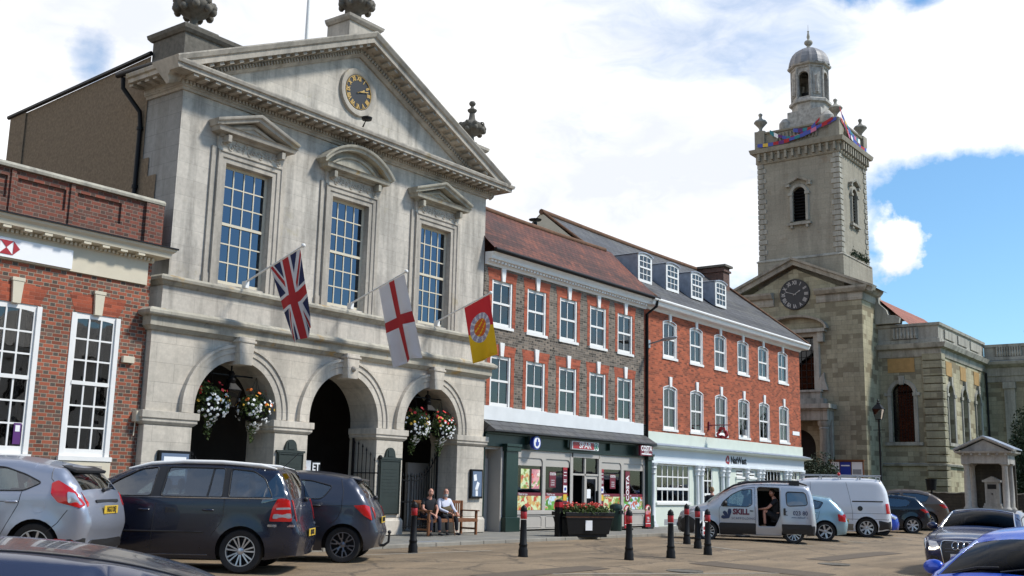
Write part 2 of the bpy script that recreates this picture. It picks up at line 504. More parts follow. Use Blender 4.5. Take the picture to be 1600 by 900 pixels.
M['glass'] = glassy('window glass', (.45, .47, .49), .03, 1.5, .3)
M['glass_dark'] = glassy('dark window glass', (.03, .05, .10), .10)
M['shop_glass'] = glassy('shop window glass', (.5, .52, .52), .0)
M['church_glass'] = glassy('leaded church glass', (.03, .035, .04), .0)
M['tile'] = tile_mat('clay roof tiles', (.115, .036, .025), (.04, .02, .017), (.25, .07, .035), tw=.26, th=.24, amt=.75)
M['slate'] = tile_mat('roof slates', (.085, .085, .09), (.034, .035, .04), (.14, .135, .12), tw=.5, th=.40, amt=.6, rough=.55)
M['ridge_tile'] = simple('lichened ridge tiles', (.17, .085, .045), .9, var=.5, scale=5, bmp=.4)
M['red_tile'] = tile_mat('red plain tiles', (.33, .10, .06), (.27, .08, .05), (.36, .13, .07), tw=.25, th=.2)
M['lead'] = simple('weathered lead sheet', (.30, .345, .42), .55, var=.45, scale=3.5, bmp=.15)
M['dome_lead'] = simple('dome lead', (.25, .245, .25), .55, var=.4, scale=2.5, bmp=.15)
M['church'] = ashlar_mat('greensand church masonry', (.31, .285, .19), (.39, .36, .25), bw=.62, bh=.27, joint=.008, patch=.0, streak=.35, lich=.2, var2=(.19, .165, .105), lcol=(.2, .21, .09), grime=(.15, .135, .10))
M['church_sunlit_tone'] = ashlar_mat('greensand masonry in a sunlit tone', (.46, .41, .27), (.39, .35, .23), bw=.62, bh=.27, joint=.008, streak=.3, lich=.15, var2=(.19, .15, .085), lcol=(.2, .2, .08), grime=(.14, .12, .08))  # paler, yellower copy of the church stone: sunlight put into the colour
M['tower'] = ashlar_mat('grey tower ashlar', (.30, .275, .215), (.34, .31, .245), bw=.62, bh=.31, joint=.004, streak=.45, lich=.3, lcol=(.20, .12, .055), grime=(.16, .14, .11))
M['church_trim'] = ashlar_mat('church dressed stone', (.42, .40, .34), (.37, .35, .30), bw=1.2, bh=9, streak=.6, lich=.3, joint=.003, lcol=(.2, .19, .1), grime=(.10, .095, .08))
M['cupola'] = simple('peeling white cupola paint', (.50, .475, .43), .8, var=.6, scale=5, bmp=.4)
M['yellow_panel'] = simple('yellow ochre stone panel', (.42, .26, .10), .9, var=.3, scale=4)
M['rubble'] = ashlar_mat('dark rubble wall', (.085, .072, .052), (.06, .052, .04), bw=.34, bh=.14, joint=.012, streak=.5, lich=.4, lcol=(.16, .14, .09), grime=(.03, .03, .025))
M['monument'] = ashlar_mat('pale monument stone', (.44, .42, .38), (.40, .385, .35), bw=9, bh=9, streak=.6, lich=.2, grime=(.16, .15, .14))
M['gold'] = simple('gilding', (.62, .40, .11), .4, var=.2)
M['clock_black'] = simple('black clock dial', (.012, .012, .016), .5)
M['white'] = simple('white sign face', (.82, .82, .82), .4, var=.03)
M['red'] = simple('red sign face', (.36, .012, .02), .4, var=.05)
M['green_sign'] = simple('green sign face', (.02, .23, .12), .4)
M['maroon'] = simple('maroon sign face', (.16, .012, .028), .4, var=.08)
M['blue'] = simple('blue sign face', (.02, .05, .35), .4)
M['yellow'] = simple('yellow sign face', (.72, .45, .03), .45)
M['orange'] = simple('orange cloth', (.7, .16, .02), .6)
M['black_paint'] = simple('black sign face', (.007, .007, .008), .5, spec=.3)
M['grey_panel'] = simple('grey panel', (.30, .31, .32), .5)
M['plaque'] = simple('dark green plaque', (.02, .03, .025), .55, var=.3, scale=7)
M['noticeblue'] = simple('blue grey notice paper', (.12, .17, .26), .6, var=.1)
M['purple'] = simple('purple poster', (.10, .02, .16), .5)
M['brass'] = simple('tarnished brass', (.22, .14, .04), .4, metal=.6)
M['steel'] = simple('galvanised steel', (.35, .37, .39), .45, metal=.4)
M['leaf'] = simple('hanging basket leaves', (.075, .12, .02), .7, var=.5, scale=9)
M['leaf_dark'] = simple('dark shrub leaves', (.02, .045, .014), .7, var=.5, scale=6)
M['petal_white'] = simple('white petals', (.85, .85, .83), .7, var=.05)
M['petal_red'] = simple('red petals', (.70, .03, .03), .6, var=.15)
M['petal_pink'] = simple('coral petals', (.85, .12, .09), .6, var=.2, scale=20)
M['petal_yellow'] = simple('yellow petals', (.75, .45, .05), .6, var=.15)
M['soil'] = simple('soil', (.03, .022, .015), .95)
M['wood'] = simple('varnished teak', (.20, .075, .025), .5, var=.35, scale=9, bmp=.15)
M['bollard_red'] = simple('red bollard band', (.36, .012, .014), .35)
M['skin'] = simple('skin', (.55, .27, .19), .55, var=.12, scale=14)
M['hair_grey'] = simple('grey hair', (.55, .53, .5), .9, var=.25, scale=40, bmp=.4)
M['hair_dark'] = simple('dark hair', (.03, .02, .015), .9, var=.3, scale=40)
M['hair_light'] = simple('sandy hair', (.28, .18, .09), .9, var=.3, scale=40)
M['cloth_black'] = simple('black cloth', (.012, .013, .018), .9, var=.3)
M['cloth_navy'] = simple('navy cloth', (.012, .016, .035), .9, var=.3)
M['cloth_white'] = simple('pale shirt cloth', (.62, .64, .74), .85, var=.12)
M['cloth_olive'] = simple('olive waistcoat cloth', (.11, .085, .045), .9, var=.25)
M['boot'] = simple('tan boot', (.30, .19, .09), .8)
# ------------------------------------------------------------------ ground
def sst(x, a, b):
    x = min(1, max(0, (x - a) / (b - a))); return x * x * (3 - 2 * x)
def G(x, y):
    """height of the market place surface"""
    z = -.08 - .035 * max(0, 14 - y) * sst(x, 4, 12) if y < 14 else -.08
    if y < -40: z = -.08 - .035 * 54 * sst(x, 4, 12)
    z -= .06 * sst(x, 28, 36) * (1 - sst(x, 46, 50))
    if y > 8: z += .18 * (1 - sst(x, 8.6, 10.8)) * sst(y, 8, 11)
    return z + .62 * sst(x, 46, 56)

def asphalt():
    m, t, b = new_mat('worn brown asphalt')
    o = t.obj()
    c = t.mix(t.ramp(t.noise(o, .35, 6, .6), [(.3, 0), (.7, 1)]), (.16, .108, .06), (.235, .165, .098))
    c = t.mix(t.ramp(t.noise(o, 2.2, 8, .7), [(.45, 0), (.7, .5)]), c, (.11, .085, .06))
    c = t.mix(t.ramp(t.noise(o, 45, 4, .8), [(.4, .0), (.7, .8)]), c, (.36, .28, .18))
    c = t.mix(t.ramp(t.noise(o, 90, 2, .8), [(.3, .8), (.5, 0)]), c, (.05, .04, .03))
    x, y, z = t.sep(o)
    patch = t.noise(t.comb(t.m('MULTIPLY', x, .25), t.m('MULTIPLY', y, 1.3)), 1.0, 3)
    c = t.mix(1.0, c, t.ramp(patch, [(.4, .74), (.6, 1.08)]), 'MULTIPLY')
    vn = t.node('ShaderNodeTexVoronoi', feature='DISTANCE_TO_EDGE'); vn.inputs['Scale'].default_value = .33
    t.put(vn.inputs['Vector'], t.vm('ADD', o, t.vm('MULTIPLY', t.noise(o, 2.5, 5, .7, col=True), (.7, .7, .7))))
    c = t.mix(t.ramp(vn.outputs[0], [(.0, .8), (.02, 0)]), c, (.05, .04, .03))
    c = t.mix(t.ramp(t.noise(o, 1.1, 3, .5), [(.66, 0), (.74, .55)]), c, (.055, .045, .036))
    t.put(b.inputs['Base Color'], c); b.inputs['Roughness'].default_value = .85
    bump(t, b, t.noise(o, 60, 4, .8), .5, .01)
    return m
M['asphalt'] = asphalt()
def slab_mat(name, c1, c2, bw, bh):
    m, t, b = new_mat(name)
    o = t.obj()
    br = t.node('ShaderNodeTexBrick'); t.put(br.inputs['Vector'], o); br.inputs['Scale'].default_value = 1
    br.inputs['Brick Width'].default_value = bw; br.inputs['Row Height'].default_value = bh; br.inputs['Mortar Size'].default_value = .008
    t.put(br.inputs['Color1'], c1); t.put(br.inputs['Color2'], c2); t.put(br.inputs['Mortar'], (.07, .065, .055))
    c = t.mix(1.0, br.outputs[0], t.ramp(t.noise(o, 1.2, 7, .7), [(.3, .68), (.7, 1.1)]), 'MULTIPLY')
    c = t.mix(1.0, c, t.ramp(t.noise(o, 40, 3, .7), [(.3, .85), (.7, 1.1)]), 'MULTIPLY')
    t.put(b.inputs['Base Color'], c); b.inputs['Roughness'].default_value = .8
    bump(t, b, br.outputs[1], .3, .006)
    return m
M['slabs'] = slab_mat('paving slabs', (.25, .235, .20), (.21, .205, .185), .75, .6)
M['kerb'] = simple('stone kerb', (.28, .26, .22), .85, var=.3, scale=3, bmp=.2)
M['grass'] = simple('churchyard grass', (.06, .10, .025), .95, var=.4, scale=3, bmp=.6)
M['road_paint'] = simple('worn white road paint', (.42, .39, .33), .8, var=.45, scale=14)

xs = [-1200, -300, -80, -30, -10] + [i * 1.0 for i in range(-4, 62)] + [66, 75, 90, 130, 300, 1200]
ys = [-1200, -300, -100, -40, -20, -10, -5] + [i * 1.0 for i in range(-3, 20)] + [22, 26, 32, 45, 80, 300, 1200]
mb = MB()
mb.add([(x, y, G(x, y)) for x in xs for y in ys],
       [(i * len(ys) + j, (i + 1) * len(ys) + j, (i + 1) * len(ys) + j + 1, i * len(ys) + j + 1) for i in range(len(xs) - 1) for j in range(len(ys) - 1)])
struct(mb.build('ground', M['asphalt'], smooth=180))
KY = 16.85
mb = MB(); mb.box(-20, 50.6, KY + .16, 22.0, -.25, 0.0)
struct(mb.build('pavement', M['slabs']))
mb = MB()
x = -20
while x < 50:
    mb.box(x + .006, x + .894, KY, KY + .155, -.3, .004); x += .9
mb.box(50.45, 50.6, KY, 19.9, -.3, .006)
struct(mb.build('kerb', M['kerb'], bevel=.015))
# painted parking bay lines in front of the pavement
mb = MB()
def paint(x0, y0, x1, y1, wd=.1):
    dx_, dy_ = x1 - x0, y1 - y0; L = math.hypot(dx_, dy_); nx, ny = -dy_ / L * wd / 2, dx_ / L * wd / 2; n = 12
    vs = []
    for i in range(n + 1):
        a = i / n; px_, py_ = x0 + dx_ * a, y0 + dy_ * a
        vs += [(px_ + nx, py_ + ny, G(px_ + nx, py_ + ny) + .006), (px_ - nx, py_ - ny, G(px_ - nx, py_ - ny) + .006)]
    mb.add(vs, [(2 * i, 2 * i + 1, 2 * i + 3, 2 * i + 2) for i in range(n)])
paint(13.6, 15.9, 19.4, 15.05, .09); paint(16.2, 11.2, 21.0, 9.0, .08)
for k in range(5): paint(26 + k * 4.6, 12.0, 26.9 + k * 4.6, 14.8)
struct(mb.build('parking_lines', M['road_paint']))
mb = MB(); mb.box(19.2, 20.3, 17.2, 17.5, 0, .006);
tag(mb.build('drain_cover', M['steel']), 'flat rectangular drain cover let into the pavement by the kerb', 'drain cover')

def patch(name, x0, y0, x1, y1, m, dz, n=8):
    mb = MB(); mb.add([(x0 + (x1 - x0) * i / n, y0 + (y1 - y0) * j / n, G(x0 + (x1 - x0) * i / n, y0 + (y1 - y0) * j / n) + dz) for i in range(n + 1) for j in range(n + 1)],
        [(i * (n + 1) + j, (i + 1) * (n + 1) + j, (i + 1) * (n + 1) + j + 1, i * (n + 1) + j + 1) for i in range(n) for j in range(n)])
    return mb.build(name, m)
M['tar'] = simple('repaired tarmac', (.125, .095, .066), .85, var=.35, scale=18, bmp=.5)
struct(patch('road_repair', 21.0, 8.2, 22.1, 11.0, M['tar'], .008)); struct(patch('road_repair', 14.6, 11.2, 18.2, 11.8, M['tar'], .008)); struct(patch('road_repair', 25.4, 9.6, 31.0, 10.2, M['tar'], .008))
for (x, y, lb) in ((19.3, 10.2, 'round iron manhole cover in the road left of the nearest bollard'), (24.6, 9.2, 'round iron manhole cover in the road before the silver van')):
    mb = MB(); z = G(x, y); mb.lathe([(.36, -.02), (.36, .012), (.31, .012), (.31, .008), (0, .008)], (x, y, z + .006), 24); tag(mb.build('manhole_cover', M['urn_stone']), lb, 'manhole cover')
# ------------------------------------------------------------------ shared building pieces
def sash_parts(parent, x0, x1, z0, z1, yf, cols, rows, frame='white_paint', glass='glass', fw=.07, bar=.022, rise=0, name='window', curtain=None, sill=None, mapf=None, split=.5, back=.10, boxw=0):
    """sash window set in an opening of a wall facing -Y; yf = outer face of the frame"""
    mp = mapf or XZ(yf)
    mb = MB()
    outer = seghead(x0, x1, z0, z1, rise) if rise else rect(x0, x1, z0, z1)
    holes = []
    iw = (x1 - x0 - 2 * fw); ih = (z1 - z0 - 2 * fw)
    zm = z0 + fw + ih * split
    rb = max(1, round(rows * split)); rt = rows - rb
    def top_at(x):
        if not rise: return z1 - fw
        return z1 - fw - rise * (2 * (x - x0) / (x1 - x0) - 1) ** 2
    for (za, zb, nr, pr) in ((z0 + fw, zm - bar * .8, rb, 0), (zm + bar * .8, z1 - fw, rt, 1)):
        for c in range(cols):
            for r_ in range(nr):
                xa = x0 + fw + iw * c / cols + (bar / 2 if c else 0); xb = x0 + fw + iw * (c + 1) / cols - (bar / 2 if c < cols - 1 else 0)
                a = za + (zb - za) * r_ / nr + (bar / 2 if r_ else 0); b_ = za + (zb - za) * (r_ + 1) / nr - (bar / 2 if r_ < nr - 1 else 0)
                if pr and r_ == nr - 1 and rise:
                    holes.append([(xa, a), (xb, a), (xb, top_at(xb)), ((xa + xb) / 2, top_at((xa + xb) / 2)), (xa, top_at(xa))])
                else: holes.append(rect(xa, xb, a, b_))
    mb.panel(outer, holes, mp, .035, rim=True)
    w_ = lambda xa, xb, za, zb, p0, p1: mb.prism(rect(xa, xb, za, zb), mp, p0, p1)
    w_(x0 + fw * .9, x1 - fw * .9, zm - bar * 1.1, zm + bar * 1.1, -.02, .03)
    if boxw:
        w_(x0 - .001, x0 + boxw, z0, z1 - rise, -.035, .02); w_(x1 - boxw, x1 + .001, z0, z1 - rise, -.035, .02)
    if sill: w_(x0 - sill, x1 + sill, z0 - .09, z0 - .002, -.09, .08)
    win = mb.build(name, M[frame], parent)
    g = MB(); g.prism(outer, mp, .018, .022)
    g.build('pane', M[glass], win)
    if curtain:
        c = MB(); cm, xa, xb = curtain
        n = 10; X0 = x0 + (x1 - x0) * xa; X1 = x0 + (x1 - x0) * xb
        pts = [(X0 + (X1 - X0) * i / n, .13 + .02 * (i % 2)) for i in range(n + 1)]
        c.add([mp(px, z0 + .05, w0) for px, w0 in pts] + [mp(px, z1 - .04, w0) for px, w0 in pts], [(i, i + 1, n + 2 + i, n + 1 + i) for i in range(n)])
        c.build('curtain', M[cm], win)
    return win

def keystone(mb, cx, z0, z1, w0, w1, y0, y1, mi=None):
    mb.hexa([(cx - w0 / 2, y0, z0), (cx + w0 / 2, y0, z0), (cx + w0 / 2, y1, z0), (cx - w0 / 2, y1, z0), (cx - w1 / 2, y0, z1), (cx + w1 / 2, y0, z1), (cx + w1 / 2, y1, z1), (cx - w1 / 2, y1, z1)], mi)

def urn_mesh(c, s, stone, parent, name='urn', lumps=True):
    """stone finial: foot, garlanded bulb, neck and top knob"""
    pr = [(.20, 0), (.22, .05), (.12, .12), (.09, .25), (.11, .30), (.30, .40), (.42, .52), (.46, .62), (.40, .74), (.22, .82), (.14, .88), (.11, 1.0), (.09, 1.15), (.16, 1.22), (.17, 1.27), (.07, 1.33), (.05, 1.4), (.11, 1.46), (.12, 1.52), (.08, 1.58), (0, 1.61)]
    mb = MB(); mb.lathe([(r * s, z * s) for r, z in pr], c, 20)
    if lumps:
        rr = random.Random(3)
        for k in range(46):
            a = 2 * PI * k / 46 * 5.1; zz = .58 + .12 * math.sin(k * 1.7)
            mb.ball((c[0] + .42 * s * math.cos(a), c[1] + .42 * s * math.sin(a), c[2] + zz * s), s * (.06 + .05 * rr.random()), 7, 5)
    return mb.build(name, M[stone], parent, smooth=50)

# ------------------------------------------------------------------ TOWN HALL
TH = empty('town_hall', (19.2, 19.95, 0), 'pale stone town hall with three arches and a clock in its pediment', 'town hall')
ARC = [(15.86, 1.17), (19.27, 1.20), (22.62, 1.14)]
PIERS = [(13.48, 14.69), (17.03, 18.07), (20.47, 21.48), (23.76, 24.98)]
ZS = 2.86
# ground floor arcade wall
mb = MB()
outer = [(13.50, .02)]
for (a, b_), (cx, r) in zip(PIERS[:-1], ARC):
    outer += [(b_, .02)] + [(cx - r * math.cos(PI * i / 24), ZS + r * math.sin(PI * i / 24)) for i in range(25)] + [(PIERS[PIERS.index((a, b_)) + 1][0], .02)]
outer += [(24.98, .02), (24.98, 4.5), (13.50, 4.5)]
outer = outer
mb.panel(outer, [], XZ(19.79))
n = len(outer)
mb.add([(u, 19.79, v) for u, v in outer] + [(u, 20.75, v) for u, v in outer], [(i, i + 1, n + i + 1, n + i) for i in range(n - 1)])
mb.add([(13.5, 19.79, .02), (13.5, 21.0, .02), (13.5, 21.0, 4.5), (13.5, 19.79, 4.5)], [(0, 1, 2, 3)])
mb.build('arcade_wall', M['portland_clean'], TH)
# piers' caps and plinths, archivolts
cap = [(0, 2.46), (-.03, 2.46), (-.09, 2.52), (-.09, 2.58), (-.12, 2.60), (-.12, 2.75), (0, 2.75)]
pl = [(0, .02), (-.07, .02), (-.07, .38), (-.03, .45), (0, .45)]
for i, (a, b_) in enumerate(PIERS):
    mb = MB()
    for prof in (cap, pl):
        mb.sweep([(a, 20.7), (a, 19.79), (b_, 19.79), (b_, 20.7)], prof, PLAN)
    mb.box(a - .001, b_ + .001, 19.76, 20.5, .46, 2.45)
    mb.build('pier', M['portland_clean'], TH, bevel=.008)
for i, (cx, r) in enumerate(ARC):
    mb = MB()
    path = [(cx + r * math.cos(PI - PI * k / 28), 2.76 + (.1 if 1 else 0) * 1 + r * math.sin(PI - PI * k / 28)) for k in range(29)]
    path = [(cx - r, 2.76)] + path + [(cx + r, 2.76)]
    mb.sweep(path, [(.0, 0), (.0, -.05), (.16, -.05), (.17, -.075), (.29, -.075), (.30, -.11), (.36, -.11), (.37, 0)], XZ(19.79))
    mb.build('archivolt', M['portland_clean'], TH, smooth=35)
    mb = MB(); keystone(mb, cx + .02, 3.93, 4.56, .34, .46, 19.55, 20.0)
    mb.box(cx - .24, cx + .28, 19.53, 19.8, 4.44, 4.495)
    ks = mb.build('keystone', M['portland_clean'], TH, bevel=.01)
    if i == 1:
        mb = MB(); mb.ball((cx + .02, 19.54, 4.18), .075, 12, 8); mb.build('lion_boss', M['portland_trim'], ks, smooth=180)
# band courses and pedestal
mb = MB()
band = [(0, 4.46), (-.05, 4.46), (-.12, 4.54), (-.14, 4.55), (-.14, 4.74), (-.24, 4.77), (-.26, 4.80), (-.26, 4.86), (-.16, 4.93), (0, 4.94)]
mb.sweep([(13.50, 21.6), (13.50, 19.79), (24.99, 19.79), (24.99, 20.6)], band, PLAN)
mb.build('band_course', M['lichen_trim'], TH)
mb = MB()
mb.sweep([(13.72, 21.2), (13.72, 19.84), (25.00, 19.84), (25.0, 20.8)], [(0, 4.93), (0, 5.52), (.3, 5.52), (.3, 4.93)], PLAN)
mb.build('pedestal_course', M['portland'], TH)
mb = MB()
mb.sweep([(13.72, 21.2), (13.72, 19.84), (25.00, 19.84), (25.0, 20.8)], [(.2, 5.48), (-.03, 5.48), (-.08, 5.53), (-.10, 5.56), (-.15, 5.58), (-.16, 5.64), (-.08, 5.70), (.3, 5.71)], PLAN)
mb.build('sill_course', M['lichen_trim'], TH)
# upper wall with window openings
WIN = [(15.21, 16.60, 15.90), (18.62, 19.95, 19.28), (22.06, 23.36, 22.71)]
holes = [rect(a, b_, 5.78, 8.62) for a, b_, c in WIN]
mb = MB()
mb.panel(rect(13.92, 25.02, 5.6, 10.36), holes, XZ(19.97), .30)
mb.add([(25.02, 19.97, 4.9), (25.02, 22.5, 4.9), (25.02, 22.5, 10.4), (25.02, 19.97, 10.4)], [(0, 1, 2, 3)])
mb.build('upper_wall', M['portland'], TH)
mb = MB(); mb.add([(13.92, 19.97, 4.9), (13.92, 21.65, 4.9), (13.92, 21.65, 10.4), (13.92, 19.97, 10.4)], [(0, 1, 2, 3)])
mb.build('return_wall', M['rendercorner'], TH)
for i, (a, b_, c) in enumerate(WIN):
    sash_parts(TH, a, b_, 5.80, 8.62, 20.10, 4, 6, frame='cream_stone', glass='glass_dark', fw=.075, bar=.03)
    mb = MB()
    # moulded architrave on three sides, ears at its foot
    pr = [(0.0, 0), (0, -.05), (.11, -.05), (.12, -.08), (.22, -.08), (.235, -.11), (.27, -.11), (.27, 0)]
    mb.sweep([(a, 5.72), (a, 8.62), (b_, 8.62), (b_, 5.72)], pr, XZ(19.97))
    for sx in (a - .42, b_ + .27):
        mb.box(sx, sx + .15, 19.92, 19.97, 5.72, 8.95); mb.box(sx - .01, sx + .16, 19.90, 19.97, 5.72, 5.95)
    mb.build('window_architrave', M['portland_trim'], TH, bevel=.005)
    mb = MB()
    fr = MB()
    mb.box(a - .28, b_ + .28, 19.90, 19.97, 8.90, 9.20)
    rr = random.Random(i)
    for k in range(16):    # carved foliage scrolls
        cx = a - .2 + (b_ - a + .4) * (k + .5) / 16; cz = 9.05 + .05 * math.sin(k * 2.4)
        ring = [(cx + .06 * math.cos(q * PI / 5 + k), 19.888, cz + .07 * math.sin(q * PI / 5 + k)) for q in range(8)]
        mb.tube(ring, .014, 5)
        mb.ball((cx + .02, 19.89, cz), .028, 6, 4)
    mb.build('carved_frieze', M['portland_clean'], TH)
    mb = MB()
    hw = 1.20; zc = 9.20
    cor = [(0, zc), (-.10, zc), (-.14, zc + .05), (-.30, zc + .07), (-.33, zc + .16), (-.36, zc + .18), (0, zc + .19)]
    mb.sweep([(c - hw + .36, 19.99), (c - hw + .36, 19.95), (c + hw - .36, 19.95), (c + hw - .36, 19.99)], cor, PLAN)
    for sx in (c - .86, c + .76): mb.box(sx, sx + .10, 19.68, 19.92, 9.06, 9.22)
    if i != 1:
        ap = 9.93 - .02
        path = [(c - hw, zc + .17), (c, ap - .14), (c + hw, zc + .17)]
        mb.sweep(path, [(0, 0), (0, -.28), (.06, -.30), (.09, -.35), (.13, -.37), (.15, -.37), (.15, 0)], XZ(19.95))
        mb.prism([(c - hw * .8, zc + .18), (c + hw * .8, zc + .18), (c, ap - .16)], XZ(19.94), -.06, .02)
        mb.sweep([(c - hw * .62, zc + .2), (c, ap - .30), (c + hw * .62, zc + .2)], [(0, 0), (0, -.10), (.05, -.12), (.05, 0)], XZ(19.94))
    else:
        rad = (hw ** 2 + .56 ** 2) / (2 * .56); cz = zc + .17 + .56 - rad; a0 = math.asin(hw / rad)
        path = [(c + rad * math.sin(-a0 + 2 * a0 * k / 20), cz + rad * math.cos(-a0 + 2 * a0 * k / 20)) for k in range(21)]
        mb.sweep(path, [(-.02, 0), (-.02, -.28), (.04, -.30), (.07, -.35), (.11, -.37), (.13, -.37), (.13, 0)], XZ(19.95))
        mb.prism(path, XZ(19.94), -.06, .02)
        path = [(c + .8 * rad * math.sin(-a0 * .9 + 1.8 * a0 * k / 20), zc + .22 - rad * math.cos(a0 * .9) * .8 + .8 * rad * math.cos(-a0 * .9 + 1.8 * a0 * k / 20)) for k in range(21)]
        mb.sweep(path, [(-.05, 0), (-.05, -.10), (0, -.12), (0, 0)], XZ(19.94))
    mb.build('window_pediment', M['lichen_trim' if i else 'portland_trim'], TH, smooth=30)
# main cornice
def modillion_cornice(path, z, ysign=None, dens=.30, spans=None):
    mb = MB()
    P = .64
    prof = [(0, z), (-.05, z), (-.07, z + .05), (-.11, z + .07), (-.11, z + .10), (-.13, z + .10), (-.13, z + .20), (-.20, z + .22), (-.22, z + .25),
            (-.56, z + .25), (-.57, z + .34), (-.62, z + .36), (-P, z + .42), (-P, z + .45), (0, z + .47)]
    mb.sweep(path, prof, PLAN)
    return mb
CZ = 10.02
mb = modillion_cornice([(13.92, 21.3), (13.92, 19.97), (25.02, 19.97), (25.02, 21.5)], CZ)
x = 13.86
while x < 25.1:
    mb.box(x, x + .055, 19.80, 19.86, CZ + .11, CZ + .19); x += .10
x = 13.80
while x < 25.2:
    mb.box(x, x + .13, 19.45, 19.78, CZ + .185, CZ + .245); x += .30
y = 20.0
while y < 21.25:
    mb.box(13.42, 13.72, y, y + .13, CZ + .185, CZ + .245); y += .30
mb.build('main_cornice', M['portland_trim'], TH)
# pediment
xm, zb, za = 19.33, CZ + .45, 13.22
hw = 6.05
mb = MB(); mb.prism([(13.95, zb - .02), (25.0, zb - .02), (xm, zb + (hw - .6) / hw * (za - zb))], XZ(19.97), 0, .25)
mb.build('tympanum', M['portland'], TH)
mb = MB()
rk = [(-.50, 0), (-.50, -.06), (-.45, -.11), (-.42, -.13), (-.32, -.14), (-.28, -.22), (-.24, -.24), (-.24, -.57), (-.12, -.58), (-.09, -.63), (0, -.68), (.03, -.68), (.03, .3)]
mb.sweep([(xm - hw - .02, zb), (xm, za), (xm + hw + .02, zb)], rk, XZ(19.97))
sl = math.atan2(za - zb, hw); L = math.hypot(za - zb, hw)
for sgn in (-1, 1):
    for step, w_, y0, y1, h0, h1, s0 in ((.30, .13, -.50, -.22, -.31, -.235, .9), (.10, .055, -.185, -.12, -.42, -.33, 1.05)):
        q = s0
        while q < L - .25:
            def pt(s_, h): # s_ along the rake from the eaves, h normal to it
                return (xm + sgn * (hw - s_ * math.cos(sl) + h * math.sin(sl) * 1), zb + s_ * math.sin(sl) + h * math.cos(sl))
            p = [pt(q, h0), pt(q + w_, h0), pt(q + w_, h1), pt(q, h1)]
            mb.prism(p, XZ(19.97), y0, y1); q += step
mb.build('raking_cornice', M['portland_trim'], TH)
# clock
mb = MB(); cx, cz = 19.34, 11.66
mb.sweep(circle(cx, cz, .49, 40)[::-1], [(0, 0), (0, -.05), (.05, -.08), (.16, -.08), (.18, -.02), (.18, 0)], XZ(19.97), closed=True)
ck = mb.build('clock', M['portland_trim'], TH, smooth=40)
mb = MB(); mb.prism(circle(cx, cz, .49, 40), XZ(19.97), -.045, .02); mb.build('dial', M['clock_black'], ck)
def clock_face(cx, cz, y, r, parent, hands, mat, xs=1.0, mapf=None):
    mp = mapf or (lambda u, v, w_: (cx + u, y - w_, cz + v))
    mb = MB()
    for k, s_ in enumerate(['XII', 'I', 'II', 'III', 'IIII', 'V', 'VI', 'VII', 'VIII', 'IX', 'X', 'XI']):
        a = -2 * PI * k / 12; ca, sa = math.cos(a), math.sin(a)
        def mf(u, v, w_, ca=ca, sa=sa):
            v2 = v + r * .80
            return mp(u * ca - v2 * sa, u * sa + v2 * ca, w_)
        text_mesh(s_, r * .36, mf, bold=r * .012, mb=mb, xs=.75, depth=.012)
    for rad in (.995,):
        mb.sweep([(r * rad * math.cos(2 * PI * q / 40), r * rad * math.sin(2 * PI * q / 40)) for q in range(40)], [(0, .002), (0, .02), (.02 * r, .02), (.02 * r, .002)], mp, closed=True)
    mb.build('numerals', M[mat], parent)
    mb = MB()
    for a, ln, wd in hands:
        a = R(90 - a); c, s_ = math.cos(a), math.sin(a)
        p = [(-.12, -wd), (ln * .7, -wd * .8), (ln * .8, -wd * 1.8), (ln, 0), (ln * .8, wd * 1.8), (ln * .7, wd * .8), (-.12, wd)]
        mb.prism([((u * c - v * s_) * r, (u * s_ + v * c) * r) for u, v in p], mp, .022, .034)
    mb.build('clock_hands', M[mat], parent)
clock_face(cx, cz, 19.925, .47, ck, [(64, .5, .03), (75, .8, .02)], 'gold')
mb = MB()
mb.tube([(19.42, 19.95, 10.62), (19.40, 19.75, 10.66), (19.36, 19.62, 10.80)], .012, 6)
mb.tube([(19.30, 19.95, 10.62), (19.34, 19.75, 10.60), (19.36, 19.62, 10.80)], .012, 6)
mb.lathe([(.03, 0), (.13, .03), (.15, .10), (.05, .14)], (19.38, 19.60, 10.80), 12)
mb.build('floodlight', M['black_iron'], TH, smooth=40)
# parapet block with urns
mb = MB()
mb.box(13.95, 15.9, 20.12, 21.35, 10.4, 11.52); mb.sweep([(15.9, 21.35), (13.95, 21.35), (13.95, 20.12), (15.9, 20.12)], [(0, 11.48), (-.04, 11.48), (-.10, 11.55), (-.12, 11.64), (.5, 11.68)], PLAN)
mb.box(14.0, 14.9, 20.15, 20.95, 11.64, 11.74)
mb.build('parapet_block', M['urn_stone'], TH, bevel=.01)
urn_mesh((14.42, 20.5, 11.74), 1.0, 'urn_stone', TH)
mb = MB()
mb.box(18.72, 19.82, 19.75, 20.6, 12.9, 13.55); mb.sweep([(18.72, 20.6), (18.72, 19.75), (19.82, 19.75), (19.82, 20.6)], [(0, 13.48), (-.04, 13.48), (-.10, 13.55), (-.12, 13.62), (.42, 13.66)], PLAN)
mb.build('pedestal', M['portland_trim'], TH)
urn_mesh((19.32, 20.15, 13.66), 1.0, 'urn_stone', TH)
mb = MB()
mb.box(24.2, 24.95, 20.01, 20.7, 10.4, 11.55); mb.sweep([(24.2, 20.7), (24.2, 20.0), (24.95, 20.0), (24.95, 20.7), (24.2, 20.7)], [(0, 11.48), (-.04, 11.48), (-.09, 11.54), (-.10, 11.62), (.35, 11.65)], PLAN)
mb.build('pedestal', M['portland_trim'], TH)
urn_mesh((24.50, 20.2, 11.66), .88, 'urn_stone', TH)
